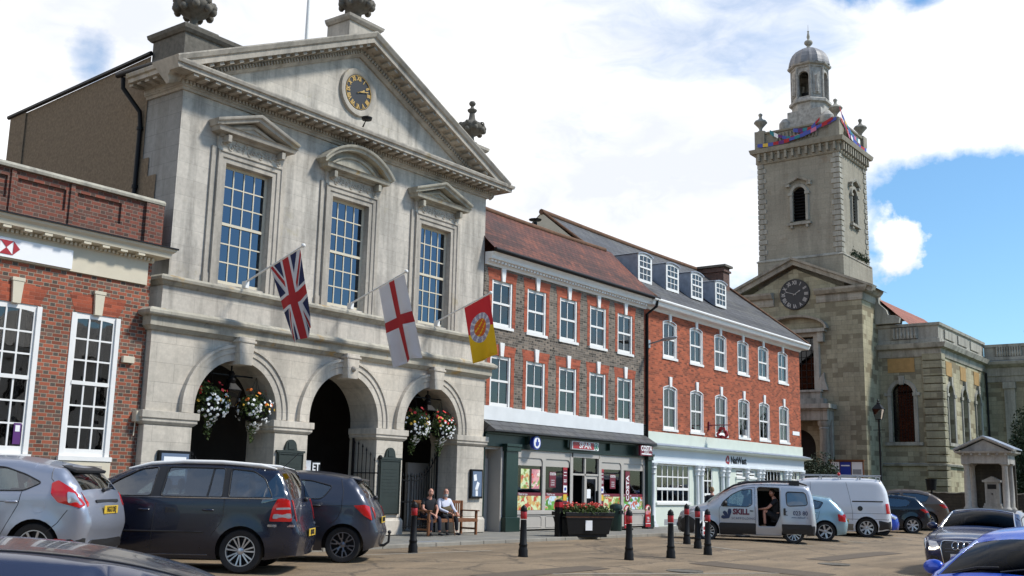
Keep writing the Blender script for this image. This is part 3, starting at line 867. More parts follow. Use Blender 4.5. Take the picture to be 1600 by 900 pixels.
# body behind: brown rendered side wall, slate roof
mb = MB()
mb.add([(13.90, 20.72, 4), (13.90, 27.5, 4), (13.90, 27.5, 10.75), (13.90, 21.30, 11.12), (13.90, 21.30, 8.6), (13.90, 21.05, 8.6), (13.90, 21.05, 8.15), (13.90, 20.72, 8.15)], [tuple(range(8))])
mb.add([(13.9, 27.5, 3), (25, 27.5, 3), (25, 27.5, 10.7), (13.9, 27.5, 10.75)], [(0, 1, 2, 3)])
for y in (20.72 - .0, 26.75):
    pass
mb.box(13.86, 13.90, 26.72, 27.5, 4, 10.78)
mb.build('rendered_side_wall', M['pebbledash'], TH)
mb = MB(); mb.tube([(13.86, 21.25, 11.17), (13.86, 27.6, 10.80)], .06, 6); mb.build('coping', M['black_iron'], TH)
mb = MB()
mb.add([(13.9, 19.9, 10.48), (25.05, 19.9, 10.48), (19.33, 20.2, 13.0), (13.9, 27.5, 10.7), (25.05, 27.5, 10.7), (19.33, 27.5, 12.9)], [(0, 2, 5, 3), (1, 4, 5, 2)])
mb.build('roof', M['slate'], TH)
mb = MB()
mb.tube([(13.35, 20.0, 10.50), (13.35, 21.75, 10.56)], .07, 8)
mb.tube([(13.42, 21.62, 10.50), (13.44, 21.62, 10.25), (13.82, 21.45, 9.75), (13.84, 21.42, 9.4), (13.84, 21.42, 4.5)], .055, 8)
for z in (9.3, 7.9, 6.9): mb.lathe([(.075, 0), (.075, .08)], (13.84, 21.42, z), 8)
mb.build('downpipe', M['black_iron'], TH, smooth=50)
# room behind the windows and arcade passage
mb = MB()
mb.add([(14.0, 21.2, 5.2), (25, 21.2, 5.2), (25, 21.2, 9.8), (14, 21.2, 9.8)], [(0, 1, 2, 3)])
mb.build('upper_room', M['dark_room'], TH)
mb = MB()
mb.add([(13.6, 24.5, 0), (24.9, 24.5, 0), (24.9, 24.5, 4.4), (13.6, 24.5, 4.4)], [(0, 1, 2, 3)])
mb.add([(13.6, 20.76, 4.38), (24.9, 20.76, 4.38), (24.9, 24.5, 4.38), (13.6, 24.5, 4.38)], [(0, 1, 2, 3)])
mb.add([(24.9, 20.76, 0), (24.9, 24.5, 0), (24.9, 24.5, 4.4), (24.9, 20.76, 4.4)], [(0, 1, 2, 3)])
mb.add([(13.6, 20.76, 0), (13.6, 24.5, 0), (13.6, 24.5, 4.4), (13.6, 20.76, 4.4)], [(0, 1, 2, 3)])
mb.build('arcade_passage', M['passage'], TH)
mb = MB(); mb.box(23.3, 24.85, 21.2, 21.3, 0, 1.95); mb.build('inner_partition', M['shop_grey'], TH)
mb = MB(); mb.box(16.4, 17.2, 24.25, 24.45, 0, 2.3); mb.build('inner_door', M['dark_room'], TH)
mb = MB(); mb.box(13.6, 24.9, 20.0, 24.6, -.02, .012); mb.build('arcade_floor', M['slabs'], TH)
# bronze memorial tablets on the piers
for k, (cx, z0, z1) in enumerate(((17.52, .75, 2.05), (20.97, .55, 2.0))):
    mb = MB()
    p = [(cx - .40, z0), (cx + .40, z0), (cx + .40, z1), (cx + .19, z1 + .02)] + [(cx + .17 * math.cos(PI * i / 10), z1 + .10 + .17 * math.sin(PI * i / 10)) for i in range(11)] + [(cx - .19, z1 + .02), (cx - .40, z1)]
    mb.prism(p, XZ(19.75), -.05, .01)
    mb.box(cx - .44, cx + .44, 19.69, 19.75, z1 - .04, z1 + .01)
    mb.sweep([(cx - .36, z0 + .04), (cx - .36, z1 - .08), (cx + .36, z1 - .08), (cx + .36, z0 + .04), (cx - .36, z0 + .04)], [(0, -.05), (0, -.07), (.02, -.07), (.02, -.05)], XZ(19.75))
    for r_ in range(9 if k else 7):
        mb.box(cx - .28, cx + .28, 19.694, 19.70, z1 - .3 - r_ * .085, z1 - .285 - r_ * .085)
    mb.box(cx - .10, cx + .10, 19.685, 19.70, z1 + .04, z1 + .2)
    o = mb.build('memorial_tablet', M['plaque'], TH)
# iron gates
def gate(mb, x0, x1, y, left_high, z0=.12, n=11, hi=2.15, lo=1.35):
    for i in range(n):
        a = i / (n - 1); x = x0 + (x1 - x0) * a; q = a if not left_high else 1 - a
        z = lo + (hi - lo) * q ** 1.8 - .10 * math.sin(PI * a)
        mb.tube([(x, y, z0), (x, y, z + .10)], .012, 6)
        mb.lathe([(.012, 0), (.026, .03), (0, .13)], (x, y, z + .08), 6)
    pts = [(x0 + (x1 - x0) * i / 12, y, lo + (hi - lo) * ((i / 12 if not left_high else 1 - i / 12) ** 1.8) - .10 * math.sin(PI * i / 12)) for i in range(13)]
    mb.tube(pts, .016, 6)
    for z in (.18, .85): mb.tube([(x0, y, z), (x1, y, z)], .018, 6)
    xe = x0 if left_high else x1
    mb.tube([(xe, y, 0), (xe, y, hi + .15)], .03, 8); mb.ball((xe, y, hi + .2), .05, 8, 6)
GATES = [(15.0, 15.9, 20.45, True, 'black spiked iron gate leaf in the left arch, mostly behind the dark blue MPV roof'),
         (18.1, 19.25, 20.45, True, 'black spiked iron gate leaf at the left side of the middle arch'),
         (21.5, 22.6, 20.45, True, 'black spiked iron gate leaf in the right arch behind the bald seated man'),
         (22.65, 23.7, 20.45, False, 'black spiked iron gate leaf in the right arch behind the bearded seated man')]
for x0, x1, y, lh, lb in GATES:
    mb = MB(); gate(mb, x0, x1, y, lh, hi=2.2, lo=1.45)
    tag(mb.build('iron_gate', M['black_iron']), lb, 'gate', 'iron gates of the arcade')
mb = MB()   # leaf of the middle arch swung open against its right pier
for i in range(7):
    y = 19.55 + .15 * i; z = 2.35 - .6 * (1 - (i / 6)) ** 1.6
    mb.tube([(20.36, y, .1), (20.36, y, z)], .012, 6); mb.lathe([(.012, 0), (.026, .03), (0, .12)], (20.36, y, z), 6)
for z in (.2, .95, 1.6): mb.tube([(20.36, 19.55, z), (20.36, 20.5, z)], .016, 6)
mb.tube([(20.36, 20.5, .05), (20.36, 20.5, 2.5)], .03, 8)
for z in (.5, 2.0): mb.ball((20.36, 19.5, z), .06, 8, 6)
tag(mb.build('iron_gate', M['black_iron']), 'black iron gate leaf swung open edge-on against the right pier of the middle arch', 'gate', 'iron gates of the arcade')

# flagpoles (fixed to the facade) and flags
FLAGS = []
for bx in (15.9, 19.31, 22.72):
    mb = MB(); mb.tube([(bx, 19.85, 5.86), (bx, 17.92, 6.52)], [.026, .02], 8)
    mb.ball((bx, 17.88, 6.535), .05, 10, 7); mb.box(bx - .05, bx + .05, 19.72, 19.86, 5.74, 5.9)
    mb.build('flagpole', M['white_paint'], TH, smooth=50)
mb = MB(); mb.tube([(19.05, 21.8, 12.6), (19.05, 21.8, 18.5)], [.055, .04], 10); mb.build('roof_flagpole', M['white_paint'], TH, smooth=50)

def flag(name, bx, y0, y1, L, pattern, mats, label, twist, seed, fold=.05, spread=1.0, segs=(), W=1.0, H_=1.6):
    """cloth hanging from the outer part of a pole; u along the pole, v down the fly"""
    def zp(y): return 5.86 + (19.85 - y) / 1.93 * .66
    rr = random.Random(seed)
    ph = rr.random() * 6
    def mp(u, v, w_):
        a = u / W; b_ = v / H_
        y = y0 + (y1 - y0) * a
        g = 1 - .0 * b_
        yc = (y0 + y1) / 2
        yy = yc + (y - yc) * (1 + (spread - 1) * b_) + twist[1] * b_
        xx = bx + twist[0] * b_ + fold * b_ * math.sin(a * 9 + ph + b_ * 1.2) + fold * .5 * math.sin(b_ * 7 + a * 3) * b_
        z = zp(y) - .03 - L * b_ + .05 * math.sin(a * 7 + ph) * b_ + twist[2] * (a - .5) * b_
        return (xx, yy, z)
    pts, tris = cdt([(0, 0), (W, 0), (W, H_), (0, H_)], [], .05, segs)
    mb = MB()
    for tr in tris:
        c = (sum(pts[i][0] for i in tr) / 3 / W, sum(pts[i][1] for i in tr) / 3 / H_)
        mb.f.append(tuple(tr)); mb.mi.append(pattern(*c))
    mb.v = [mp(u, v, 0) for u, v in pts]
    o = mb.build(name, [M[m_] for m_ in mats], smooth=180)
    tag(o, label, 'flag', 'flags on the town hall poles')
    return o
# union flag: u = height of the flag (hoist along the pole), v = fly; proportions 1 : 1.6
def union(u, v):
    # half-width tests in flag units (height 30, fly 50)
    h = (u - .5) * 30; f = (v - .5) * 50
    if abs(h) < 3 or abs(f) < 3: return 1
    if abs(h) < 5 or abs(f) < 5: return 0
    k = math.hypot(30, 50)
    d1 = (h * 50 - f * 30) / k; d2 = (h * 50 + f * 30) / k
    for dd, s_ in ((d1, 1), (d2, -1)):
        if abs(dd) < 3:
            side = f * s_
            if (side > 0 and -2 < dd * s_ < 0) or (side < 0 and 0 < dd * s_ < 2): return 1
            return 0
    return 2
def strip_segs(W, H_):
    s = []
    for q in (-5, -3, 3, 5):
        u = (q / 30 + .5) * W; s.append(((u, 0), (u, H_))); v = (q / 50 + .5) * H_; s.append(((0, v), (W, v)))
    k = math.hypot(30, 50)
    for sg in (1, -1):
        for off in (-3, -2, 0, 2, 3):
            # h*50 - sg*f*30 = off*k
            pts = []
            for f in (-25, 25):
                h = (off * k + sg * f * 30) / 50; pts.append((h, f))
            (h0, f0), (h1, f1) = pts
            def clip(h0, f0, h1, f1):
                out = []
                for (ha, fa, hb, fb) in ((h0, f0, h1, f1), (h1, f1, h0, f0)):
                    if abs(ha) > 15:
                        tt = (math.copysign(15, ha) - ha) / (hb - ha); ha, fa = ha + (hb - ha) * tt, fa + (fb - fa) * tt
                    out.append((ha, fa))
                return out
            (ha, fa), (hb, fb) = clip(h0, f0, h1, f1)
            s.append((((ha / 30 + .5) * W, (fa / 50 + .5) * H_), ((hb / 30 + .5) * W, (fb / 50 + .5) * H_)))
    return s
M['flag_white'] = simple('white flag cloth', (.66, .66, .70), .85, var=.1, scale=2)
M['flag_red'] = simple('red flag cloth', (.42, .025, .03), .85, var=.1)
M['flag_navy'] = simple('navy flag cloth', (.012, .02, .085), .85, var=.1)
M['flag_bright'] = simple('scarlet flag cloth', (.62, .02, .03), .8, var=.08)
M['flag_yellow'] = simple('golden flag cloth', (.80, .50, .01), .8, var=.08)
M['flag_lilac'] = simple('grey lilac flag cloth', (.42, .40, .55), .8, var=.5, scale=34)
M['flag_orange'] = simple('orange flag cloth', (.72, .13, .02), .8, var=.3, scale=20)
flag('union_flag', 15.9, 18.95, 17.98, 1.72, union, ['flag_white', 'flag_red', 'flag_navy'], 'red, white and navy union flag hanging from the left pole of the town hall', (.62, -.05, -.05), 1, .07, .72, strip_segs(1.0, 1.6))
def george(u, v):
    if abs(u - .5) < .1: return 1
    if abs(v - .5) < .0625: return 1
    return 0
flag('england_flag', 19.31, 18.80, 17.95, 1.95, george, ['flag_white', 'flag_red'], 'white flag with a plain red cross hanging from the middle pole of the town hall', (.72, .0, -.05), 5, .08, 1.05,
     [((.4, 0), (.4, 1.6)), ((.6, 0), (.6, 1.6)), ((0, .7), (1, .7)), ((0, .9), (1, .9))])
cc = [(.5 + .40 * math.cos(2 * PI * k / 32), .72 + .38 * math.sin(2 * PI * k / 32)) for k in range(32)]
ci = [(.5 + .24 * math.cos(2 * PI * k / 24), .72 + .23 * math.sin(2 * PI * k / 24)) for k in range(24)]
def crest(u, v):
    V = v * 1.6
    if inside((u, V), ci): return 1 if (int(V * 22) + int(u * 14)) % 4 == 0 else 3
    if inside((u, V), cc): return 4 if int((math.atan2(V - .72, u - .5) + PI) * 9 / PI * 2) % 3 == 0 else 2
    return 0 if V < .80 else 1
flag('county_flag', 22.72, 18.80, 17.92, 1.55, crest, ['flag_bright', 'flag_yellow', 'flag_lilac', 'flag_orange', 'flag_white'], 'red and yellow flag with a round lilac emblem hanging from the town hall', (.45, .0, -.04), 9, .07, .95,
     [(cc[i], cc[(i + 1) % 32]) for i in range(32)] + [(ci[i], ci[(i + 1) % 24]) for i in range(24)] + [((0, .8), (.09, .8)), ((.91, .8), (1, .8))])
# ------------------------------------------------------------------ LEFT BANK
BK = empty('brick_bank', (9, 19.95, 0), 'red brick bank with tall sash windows and a panelled parapet left of the town hall', 'bank')
BY = 19.95
BW = [(8.23, 9.33), (9.98, 11.10), (11.74, 12.84)]
mb = MB()
mb.panel(rect(2.0, 13.48, 0, 6.2), [seghead(a, b_, 1.72, 4.66, .06) for a, b_ in BW], XZ(BY), .14)
mb.build('wall', M['bank_brick'], BK)
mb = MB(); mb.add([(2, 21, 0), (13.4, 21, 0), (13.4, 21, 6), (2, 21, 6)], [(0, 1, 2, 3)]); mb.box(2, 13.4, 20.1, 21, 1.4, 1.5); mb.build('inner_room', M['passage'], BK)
for i, (a, b_) in enumerate(BW):
    wn = sash_parts(BK, a, b_, 1.74, 4.66, BY + .02, 3, 6, fw=.145, bar=.035, rise=.06, boxw=.10, sill=.04)
    if i > 0:
        c = MB(); c.box(b_ - .34, b_ - .16, BY + .25, BY + .27, 1.9, 4.5); c.build('blind', M['curtain'], wn)
    mb = MB()
    mb.prism([(a + .06, 4.67 - .05), (b_ - .06, 4.67 - .05), (b_ + .10, 4.99), (a - .10, 4.99)], XZ(BY), -.004, .01)
    mb.build('brick_arch', M['rubbed_brick'], BK)
    mb = MB(); c = (a + b_) / 2; keystone(mb, c, 4.60, 5.08, .17, .23, BY - .06, BY); mb.box(c - .13, c + .13, BY - .07, BY, 5.03, 5.1)
    mb.build('keystone', M['cream_stone'], BK, bevel=.005)
    mb = MB(); mb.box(a - .02, b_ + .03, BY - .05, BY + .02, .3, 1.64); mb.build('stone_apron', M['cream_stone'], BK)
mb = MB(); mb.box(11.98, 12.66, BY - .09, BY - .05, 1.24, 1.56); nb = mb.build('name_board', M['portland_trim'], BK)
mb = MB(); mb.box(12.04, 12.60, BY - .10, BY - .085, 1.29, 1.50); mb.build('brass_plate', M['brass'], nb)
mb = MB(); mb.box(10.78, 10.93, BY + .005, BY + .012, 1.92, 2.32); ps = mb.build('purple_poster', M['purple'], BK)
mb = MB(); mb.box(10.81, 10.90, BY + .0, BY + .004, 2.16, 2.28); mb.build('poster_text', M['white'], ps)
mb = MB(); mb.box(1.5, 13.36, BY - .05, BY + .05, 5.41, 5.90); mb.build('frieze', M['cream_stone'], BK)
mb = MB(); mb.box(8.9, 11.58, BY - .10, BY - .052, 5.44, 5.82); sg = mb.build('sign_board', M['white'], BK)
# red and white hexagon mark
cx, cz, h = 10.20, 5.63, .135
y = BY - .105
mb = MB()
mb.prism([(cx - h, cz - h), (cx + h, cz - h), (cx, cz)], XZ(y), -.004, 0, 0); mb.prism([(cx - h, cz + h), (cx, cz), (cx + h, cz + h)], XZ(y), -.004, 0, 0)
mb.prism([(cx + h, cz - h), (cx + 2 * h, cz), (cx + h, cz + h)], XZ(y), -.004, 0, 0); mb.prism([(cx - h, cz - h), (cx - h, cz + h), (cx - 2 * h, cz)], XZ(y), -.004, 0, 0)
mb.build('hexagon_mark', M['red'], sg)
mb = MB(); text_mesh('HSBC', .30, FRONT(9.35, y, cz), mb=mb, bold=.008); mb.build('lettering', M['black_paint'], sg)
mb = MB()
mb.sweep([(1.5, BY), (13.42, BY), (13.42, BY + .4)], [(0, 5.90), (-.06, 5.90), (-.08, 6.0), (-.30, 6.03), (-.32, 6.12), (-.38, 6.17), (-.40, 6.22), (.2, 6.24)], PLAN)
x = 1.5
while x < 13.4:
    mb.box(x, x + .05, BY - .14, BY - .07, 5.93, 5.99); x += .095
x = 1.6
while x < 13.3:
    mb.box(x, x + .16, BY - .29, BY - .1, 5.975, 6.035); x += .42
mb.build('cornice', M['cream_stone'], BK)
mb = MB(); mb.sweep([(1.5, BY), (13.42, BY), (13.42, BY + .4)], [(-.05, 6.235), (-.42, 6.215), (-.42, 6.25), (.1, 6.30)], PLAN); mb.build('lead_flashing', M['black_iron'], BK)
mb = MB()
pan = [rect(a, a + 1.02, 6.62, 7.06) for a in (7.35, 9.12, 10.35, 11.62)]
mb.panel(rect(2.0, 13.66, 6.22, 7.22), pan, XZ(BY + .02), .05)
for p in pan: mb.add([(p[0][0], BY + .07, p[0][1]), (p[1][0], BY + .07, p[1][1]), (p[2][0], BY + .07, p[2][1]), (p[3][0], BY + .07, p[3][1])], [(0, 1, 2, 3)])
for xx in (10.2, 11.45): mb.box(xx, xx + .09, BY - .02, BY + .02, 6.22, 7.22)
mb.box(13.2, 13.64, BY - .05, BY + .02, 6.22, 7.20)
mb.add([(13.66, BY, 6.2), (13.66, 21, 6.2), (13.66, 21, 7.2), (13.66, BY, 7.2)], [(0, 1, 2, 3)])
mb.build('parapet', M['parapet_brick'], BK)
mb = MB(); mb.sweep([(2, BY), (13.66, BY)], [(.3, 7.22), (-.06, 7.22), (-.07, 7.27), (-.02, 7.33), (.3, 7.35)], PLAN); mb.build('parapet_coping', M['lichen_trim'], BK)
mb = MB(); mb.box(12.93, 13.20, BY - .09, BY, 3.70, 3.84); mb.build('alarm_box', M['cream_stone'], BK, bevel=.01)
mb = MB(); mb.box(13.30, 13.42, BY - .16, BY, 2.50, 2.72); mb.tube([(13.36, BY - .05, 2.5), (13.34, BY - .05, 2.2)], .015, 6); mb.build('camera_box', M['cream_stone'], BK, bevel=.01)

# ------------------------------------------------------------------ GREY AND RED BRICK SHOP BUILDING
SP = empty('shop_building', (30, 19.95, 0), 'grey and red brick building with clay tile roof above the dark green shopfront', 'building')
SY = 19.95
UX = [25.42, 27.26, 29.10, 30.95, 32.78]; W_ = 1.04
mb = MB()
mb.panel(rect(25.02, 34.86, 3.30, 8.1), [rect(x, x + W_, 6.17, 7.58) for x in UX] + [rect(x, x + W_, 3.72, 5.26) for x in UX], XZ(SY), .12)
mb.build('wall', M['grey_brick'], SP)
mb = MB(); mb.add([(25.05, 21.2, 0), (34.8, 21.2, 0), (34.8, 21.2, 8.2), (25.05, 21.2, 8.2)], [(0, 1, 2, 3)]); mb.box(25.1, 34.8, 20.2, 21.15, 3.1, 3.6); mb.box(25.1, 34.8, 20.2, 21.15, 5.5, 5.9); mb.build('inner_room', M['passage'], SP)
cur = [('curtain_blue', .5, .98), ('curtain_blue', .45, .98), ('curtain', .4, .98), ('curtain_blue', .5, .98), ('curtain', .5, .98)]
for lv, (z0, z1) in enumerate(((6.17, 7.58), (3.72, 5.26))):
    for i, x in enumerate(UX):
        wn = sash_parts(SP, x, x + W_, z0, z1, SY + .05, 2, 2, fw=.10, bar=.03, sill=.06, curtain=cur[(i + lv) % 5], boxw=.08)
        mb = MB(); mb.panel([(x - .17, z0 - .02), (x - .17, z1), (x - .25, z1 + .33), (x + W_ + .25, z1 + .33), (x + W_ + .17, z1), (x + W_ + .17, z0 - .02), (x + W_, z0 - .02), (x + W_, z1), (x, z1), (x, z0 - .02)], [], XZ(SY - .004))
        mb.build('red_brick_dressing', M['rubbed_brick'], SP)
        mb = MB(); keystone(mb, x + W_ / 2, z1 - .02, z1 + .40, .15, .23, SY - .055, SY); mb.build('keystone', M['white_paint'], SP, bevel=.004)
mb = MB(); mb.box(34.66, 34.86, SY - .006, SY, 3.7, 8.0); mb.build('red_quoin', M['rubbed_brick'], SP)
mb = MB(); mb.box(25.03, 34.55, SY - .05, SY, 3.28, 3.70); mb.build('white_band', M['off_white'], SP)
mb = MB()
mb.sweep([(25.03, SY), (34.7, SY), (34.7, SY + .2)], [(0, 7.98), (-.05, 7.98), (-.08, 8.06), (-.10, 8.06), (-.10, 8.12), (-.26, 8.15), (-.28, 8.24), (-.36, 8.34), (0, 8.36)], PLAN)
x = 25.1
while x < 34.6:
    mb.box(x, x + .09, SY - .20, SY - .09, 8.07, 8.13); x += .17
mb.build('dentil_cornice', M['white_paint'], SP)
mb = MB(); mb.tube([(25.0, SY - .42, 8.40), (35.1, SY - .42, 8.40)], .062, 8); mb.build('gutter', M['black_iron'], SP, smooth=60)
mb = MB()
ny = 24
def tiled(mb, x0, x1, y0, z0, y1, z1, nx, nrow, rnd):
    """roof slope with slight sag and unevenness"""
    vs = []
    for j in range(nrow + 1):
        for i in range(nx + 1):
            a, b_ = i / nx, j / nrow
            s_ = .05 * math.sin(a * 9 + b_ * 2) * math.sin(PI * b_) - .06 * math.sin(PI * a) * b_ + rnd.uniform(-.008, .008)
            vs.append((x0[0] * (1 - b_) + x0[1] * b_ + a * ((x1[0] - x0[0]) * (1 - b_) + (x1[1] - x0[1]) * b_), y0 + (y1 - y0) * b_, z0 + (z1 - z0) * b_ + s_))
    mb.add(vs, [(j * (nx + 1) + i, j * (nx + 1) + i + 1, (j + 1) * (nx + 1) + i + 1, (j + 1) * (nx + 1) + i) for j in range(nrow) for i in range(nx)])
tiled(mb, (24.98, 24.98), (34.95, 34.95), SY - .42, 8.42, 21.6, 10.40, 60, 14, random.Random(2))
mb.add([(25, 21.6, 10.4), (34.95, 21.6, 10.4), (34.95, 23.8, 8.4), (25, 23.8, 8.4)], [(0, 1, 2, 3)])
rf = mb.build('roof', M['tile'], SP, smooth=60)
mb = MB(); mb.tube([(25 + i * .5, 21.6, 10.40 - .05 * math.sin(PI * i / 20)) for i in range(20)], .10, 8); mb.build('ridge', M['ridge_tile'], rf, smooth=60)
# pent roof and shopfront
mb = MB()
mb.hexa([(25.08, SY - .52, 2.93), (34.72, SY - .52, 2.93), (34.72, SY, 2.93), (25.08, SY, 2.93), (25.08, SY - .52, 2.98), (34.72, SY - .52, 2.98), (34.72, SY - .02, 3.28), (25.08, SY - .02, 3.28)])
mb.build('pent_roof', M['slate'], SP)
SF = 19.82       # shopfront face
mb = MB()
mb.box(25.10, 34.80, SF - .02, SY, 2.50, 2.925); mb.box(25.08, 34.82, SF - .10, SF, 2.86, 2.925); mb.box(25.95, 34.7, SF - .05, SF - .02, 2.46, 2.53)
for x in (27.1, 29.3, 31.9): mb.box(x, x + .10, SF - .12, SF, 2.62, 2.86)
mb.build('fascia', M['dark_green'], SP, bevel=.006)
for (a, b_) in ((26.02, 26.62), (34.52, 34.80)):
    mb = MB(); mb.box(a, b_, SF - .12, SY, .0, 2.5); mb.box(a - .06, b_ + .06, SF - .18, SY, .0, .42); mb.box(a - .05, b_ + .05, SF - .17, SY, 2.38, 2.52); mb.box(a - .08, b_ + .08, SF - .2, SY, 2.52, 2.6)
    mb.build('pilaster', M['dark_green'], SP, bevel=.01)
mb = MB(); mb.box(25.04, 25.16, SF + .1, SY, .0, 2.5); mb.tube([(25.13, SF + .05, 0), (25.13, SF + .05, 2.9)], .035, 8); mb.build('door_jamb', M['dark_green'], SP)
# side door recess
mb = MB(); mb.box(25.16, 26.02, 20.35, 20.45, 0, 2.5); mb.box(25.16, 26.0, SF + .1, 20.4, 2.42, 2.5); mb.box(25.9, 26.02, SF, 20.4, 0, 2.5)
mb.build('door_recess', M['shop_grey'], SP)
mb = MB(); mb.box(25.26, 25.86, 20.28, 20.345, .05, 2.15); dr = mb.build('side_door', M['shop_grey'], SP)
mb = MB()
for z0, z1 in ((.2, .75), (.9, 1.25), (1.4, 1.9)):
    for x in (25.33, 25.60): mb.box(x, x + .2, 20.265, 20.28, z0, z1)
mb.build('door_panel', M['shop_grey'], dr, bevel=.01)
# glazed front: rounded lights in a grey frame
def rrect(x0, x1, z0, z1, r, rb=0):
    p = []
    if rb: p += [(x0 + rb - rb * math.cos(a), z0 + rb - rb * math.sin(a)) for a in [PI / 2 * k / 4 for k in range(5)]] + [(x1 - rb + rb * math.sin(a), z0 + rb - rb * math.cos(a)) for a in [PI / 2 * k / 4 for k in range(5)]]
    else: p += [(x0, z0), (x1, z0)]
    p += [(x1 - r + r * math.cos(a), z1 - r + r * math.sin(a)) for a in [PI / 2 * k / 5 for k in range(6)]]
    p += [(x0 + r * .3, z1), (x0, z1 - r * .3)]
    return p
lights = [(26.74, 28.08), (28.24, 29.62), (31.56, 32.86), (33.02, 34.42)]
holes = [rrect(a, b_, .62, 2.22, .14) for a, b_ in lights]
mb = MB()
for seg_, hl in (((26.62, 29.72), holes[:2]), ((31.42, 34.52), holes[2:])):
    mb.panel(rect(seg_[0], seg_[1], .05, 2.48), hl, XZ(SF), .08)
mb.box(29.62, 29.78, SF - .02, SF + .1, 0, 2.48); mb.box(31.36, 31.48, SF - .02, SF + .1, 0, 2.48)
mb.box(29.7, 31.4, SF - .02, SF + .1, 2.32, 2.48); mb.box(29.7, 31.4, SF, SF + .1, 1.74, 1.80); mb.box(30.50, 30.58, SF, SF + .1, .02, 2.4)
mb.box(26.62, 29.7, SF - .04, SF, .50, .60); mb.box(31.42, 34.52, SF - .04, SF, .50, .60)
for a, b_ in lights: mb.sweep(rrect(a + .05, b_ - .05, .12, .44, .1)[::-1], [(0, 0), (0, -.015), (.02, -.015), (.02, 0)], XZ(SF), closed=True)
for a, b_ in lights: mb.box(a, b_, SF + .03, SF + .05, 1.98, 2.22)
mb.build('shopfront_frame', M['shop_grey'], SP, bevel=.004)
mb = MB()
for a, b_ in lights: mb.box(a - .02, b_ + .02, SF + .055, SF + .062, .6, 2.25)
mb.box(29.78, 31.36, SF + .055, SF + .062, 1.8, 2.34)
mb.build('shop_window_glass', M['shop_glass'], SP)
mb = MB(); mb.box(30.60, 30.68, SF + .03, SF + .09, .05, 1.74); mb.box(31.24, 31.34, SF + .03, SF + .09, .05, 1.74); mb.box(30.68, 31.24, SF + .03, SF + .09, .05, .2); mb.box(30.68, 31.24, SF + .03, SF + .09, 1.64, 1.74)
sd_ = mb.build('shop_door', M['shop_grey'], SP)
mb = MB(); mb.box(30.68, 31.24, SF + .055, SF + .06, .2, 1.64); mb.build('door_glass', M['shop_glass'], sd_)
mb = MB(); mb.box(31.26, 31.30, SF - .04, SF + .03, .8, 1.25); mb.build('door_handle', M['black_iron'], sd_)
mb = MB(); mb.box(30.72, 30.95, SF + .045, SF + .05, 1.0, 1.3); mb.build('door_notice', M['white'], sd_)
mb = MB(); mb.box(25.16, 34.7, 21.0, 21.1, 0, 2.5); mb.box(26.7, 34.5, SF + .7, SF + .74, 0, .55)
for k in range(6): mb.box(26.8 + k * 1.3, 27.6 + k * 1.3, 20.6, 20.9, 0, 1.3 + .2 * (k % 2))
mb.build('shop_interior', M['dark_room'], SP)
# posters
def food_mat(name, base, seed, cols):
    m, t, b = new_mat(name); o = t.vm('ADD', t.obj(), (seed, seed * 2, 0))
    c = base
    for k, cc_ in enumerate(cols):
        c = t.mix(t.ramp(t.noise(t.vm('ADD', o, (k * 7.1, 0, 0)), 2.6 + k * .7, 3), [(.54, 0), (.58, 1)]), c, cc_)
    t.put(b.inputs['Base Color'], c); b.inputs['Roughness'].default_value = .4
    return m
M['food1'] = food_mat('sandwich picture', (.62, .70, .40), 1, [(.55, .42, .12), (.20, .30, .05), (.62, .38, .12), (.5, .08, .04)])
M['food2'] = food_mat('salad picture', (.55, .68, .78), 4, [(.15, .38, .06), (.55, .12, .08), (.60, .40, .2), (.10, .25, .04)])
M['food3'] = food_mat('strawberry picture', (.55, .22, .25), 8, [(.72, .06, .04), (.75, .35, .35), (.20, .32, .08), (.8, .7, .6)])
for k, (a, b_) in enumerate(lights):
    mb = MB(); mb.box(a + .01, b_ - .01, SF + .044, SF + .052, .63, 1.06); st = mb.build('food_strip', M['food1' if k % 2 == 0 else 'food2'], SP)
    mb = MB(); mb.box(a + .01, b_ - .01, SF + .044, SF + .052, 1.062, 1.16); bs = mb.build('slogan_strip', M['maroon'], SP)
    mb = MB(); text_mesh('Think for you', .10, FRONT(a + .36, SF + .043, 1.11), mb=mb, xs=.85); mb.build('lettering', M['white'], bs)
for x, mt in ((26.98, 'food1'), (27.55, 'food3')):
    mb = MB(); mb.box(x, x + .44, SF + .044, SF + .05, 1.28, 1.88); mb.build('food_poster', M[mt], SP)
for x in (28.52, 32.18):
    mb = MB(); mb.box(x, x + .36, SF + .044, SF + .05, 1.33, 1.82); pp = mb.build('coffee_poster', M['maroon'], SP)
    mb = MB(); text_mesh('COSTA', .115, FRONT(x + .18, SF + .042, 1.75), mb=mb, bold=.003, xs=.9); 
    for z in (1.55, 1.48, 1.41): text_mesh('COFFEE', .06, FRONT(x + .18, SF + .042, z), mb=mb)
    mb.build('lettering', M['white'], pp)
for x in (29.28, 31.52):
    mb = MB(); mb.box(x, x + .30 - .06, SF + .036, SF + .042, .66, 1.98); pp = mb.build('offer_strip', M['maroon'], SP)
    mb = MB(); mb.box(x, x + .24, SF + .03, SF + .035, 1.90, 1.98); mb.build('offer_header', M['red'], pp)
    mb = MB()
    for z in (1.82, 1.72, 1.58, 1.52): mb.box(x + .04, x + .2, SF + .03, SF + .035, z - .012, z + .012)
    mb.build('offer_lettering', M['white'], pp); mb = MB(); mb.box(x + .02, x + .22, SF + .03, SF + .035, 1.18, 1.40); mb.build('offer_card', M['white'], pp)
    mb = MB(); mb.box(x + .02, x + .22, SF + .03, SF + .035, .92, 1.12); mb.build('offer_panel', M['yellow'], pp)
    mb = MB(); mb.prism(circle(x + .12, 1.29, .055, 12), XZ(SF + .028), -.003, 0); mb.build('offer_mark', M['blue'], pp)
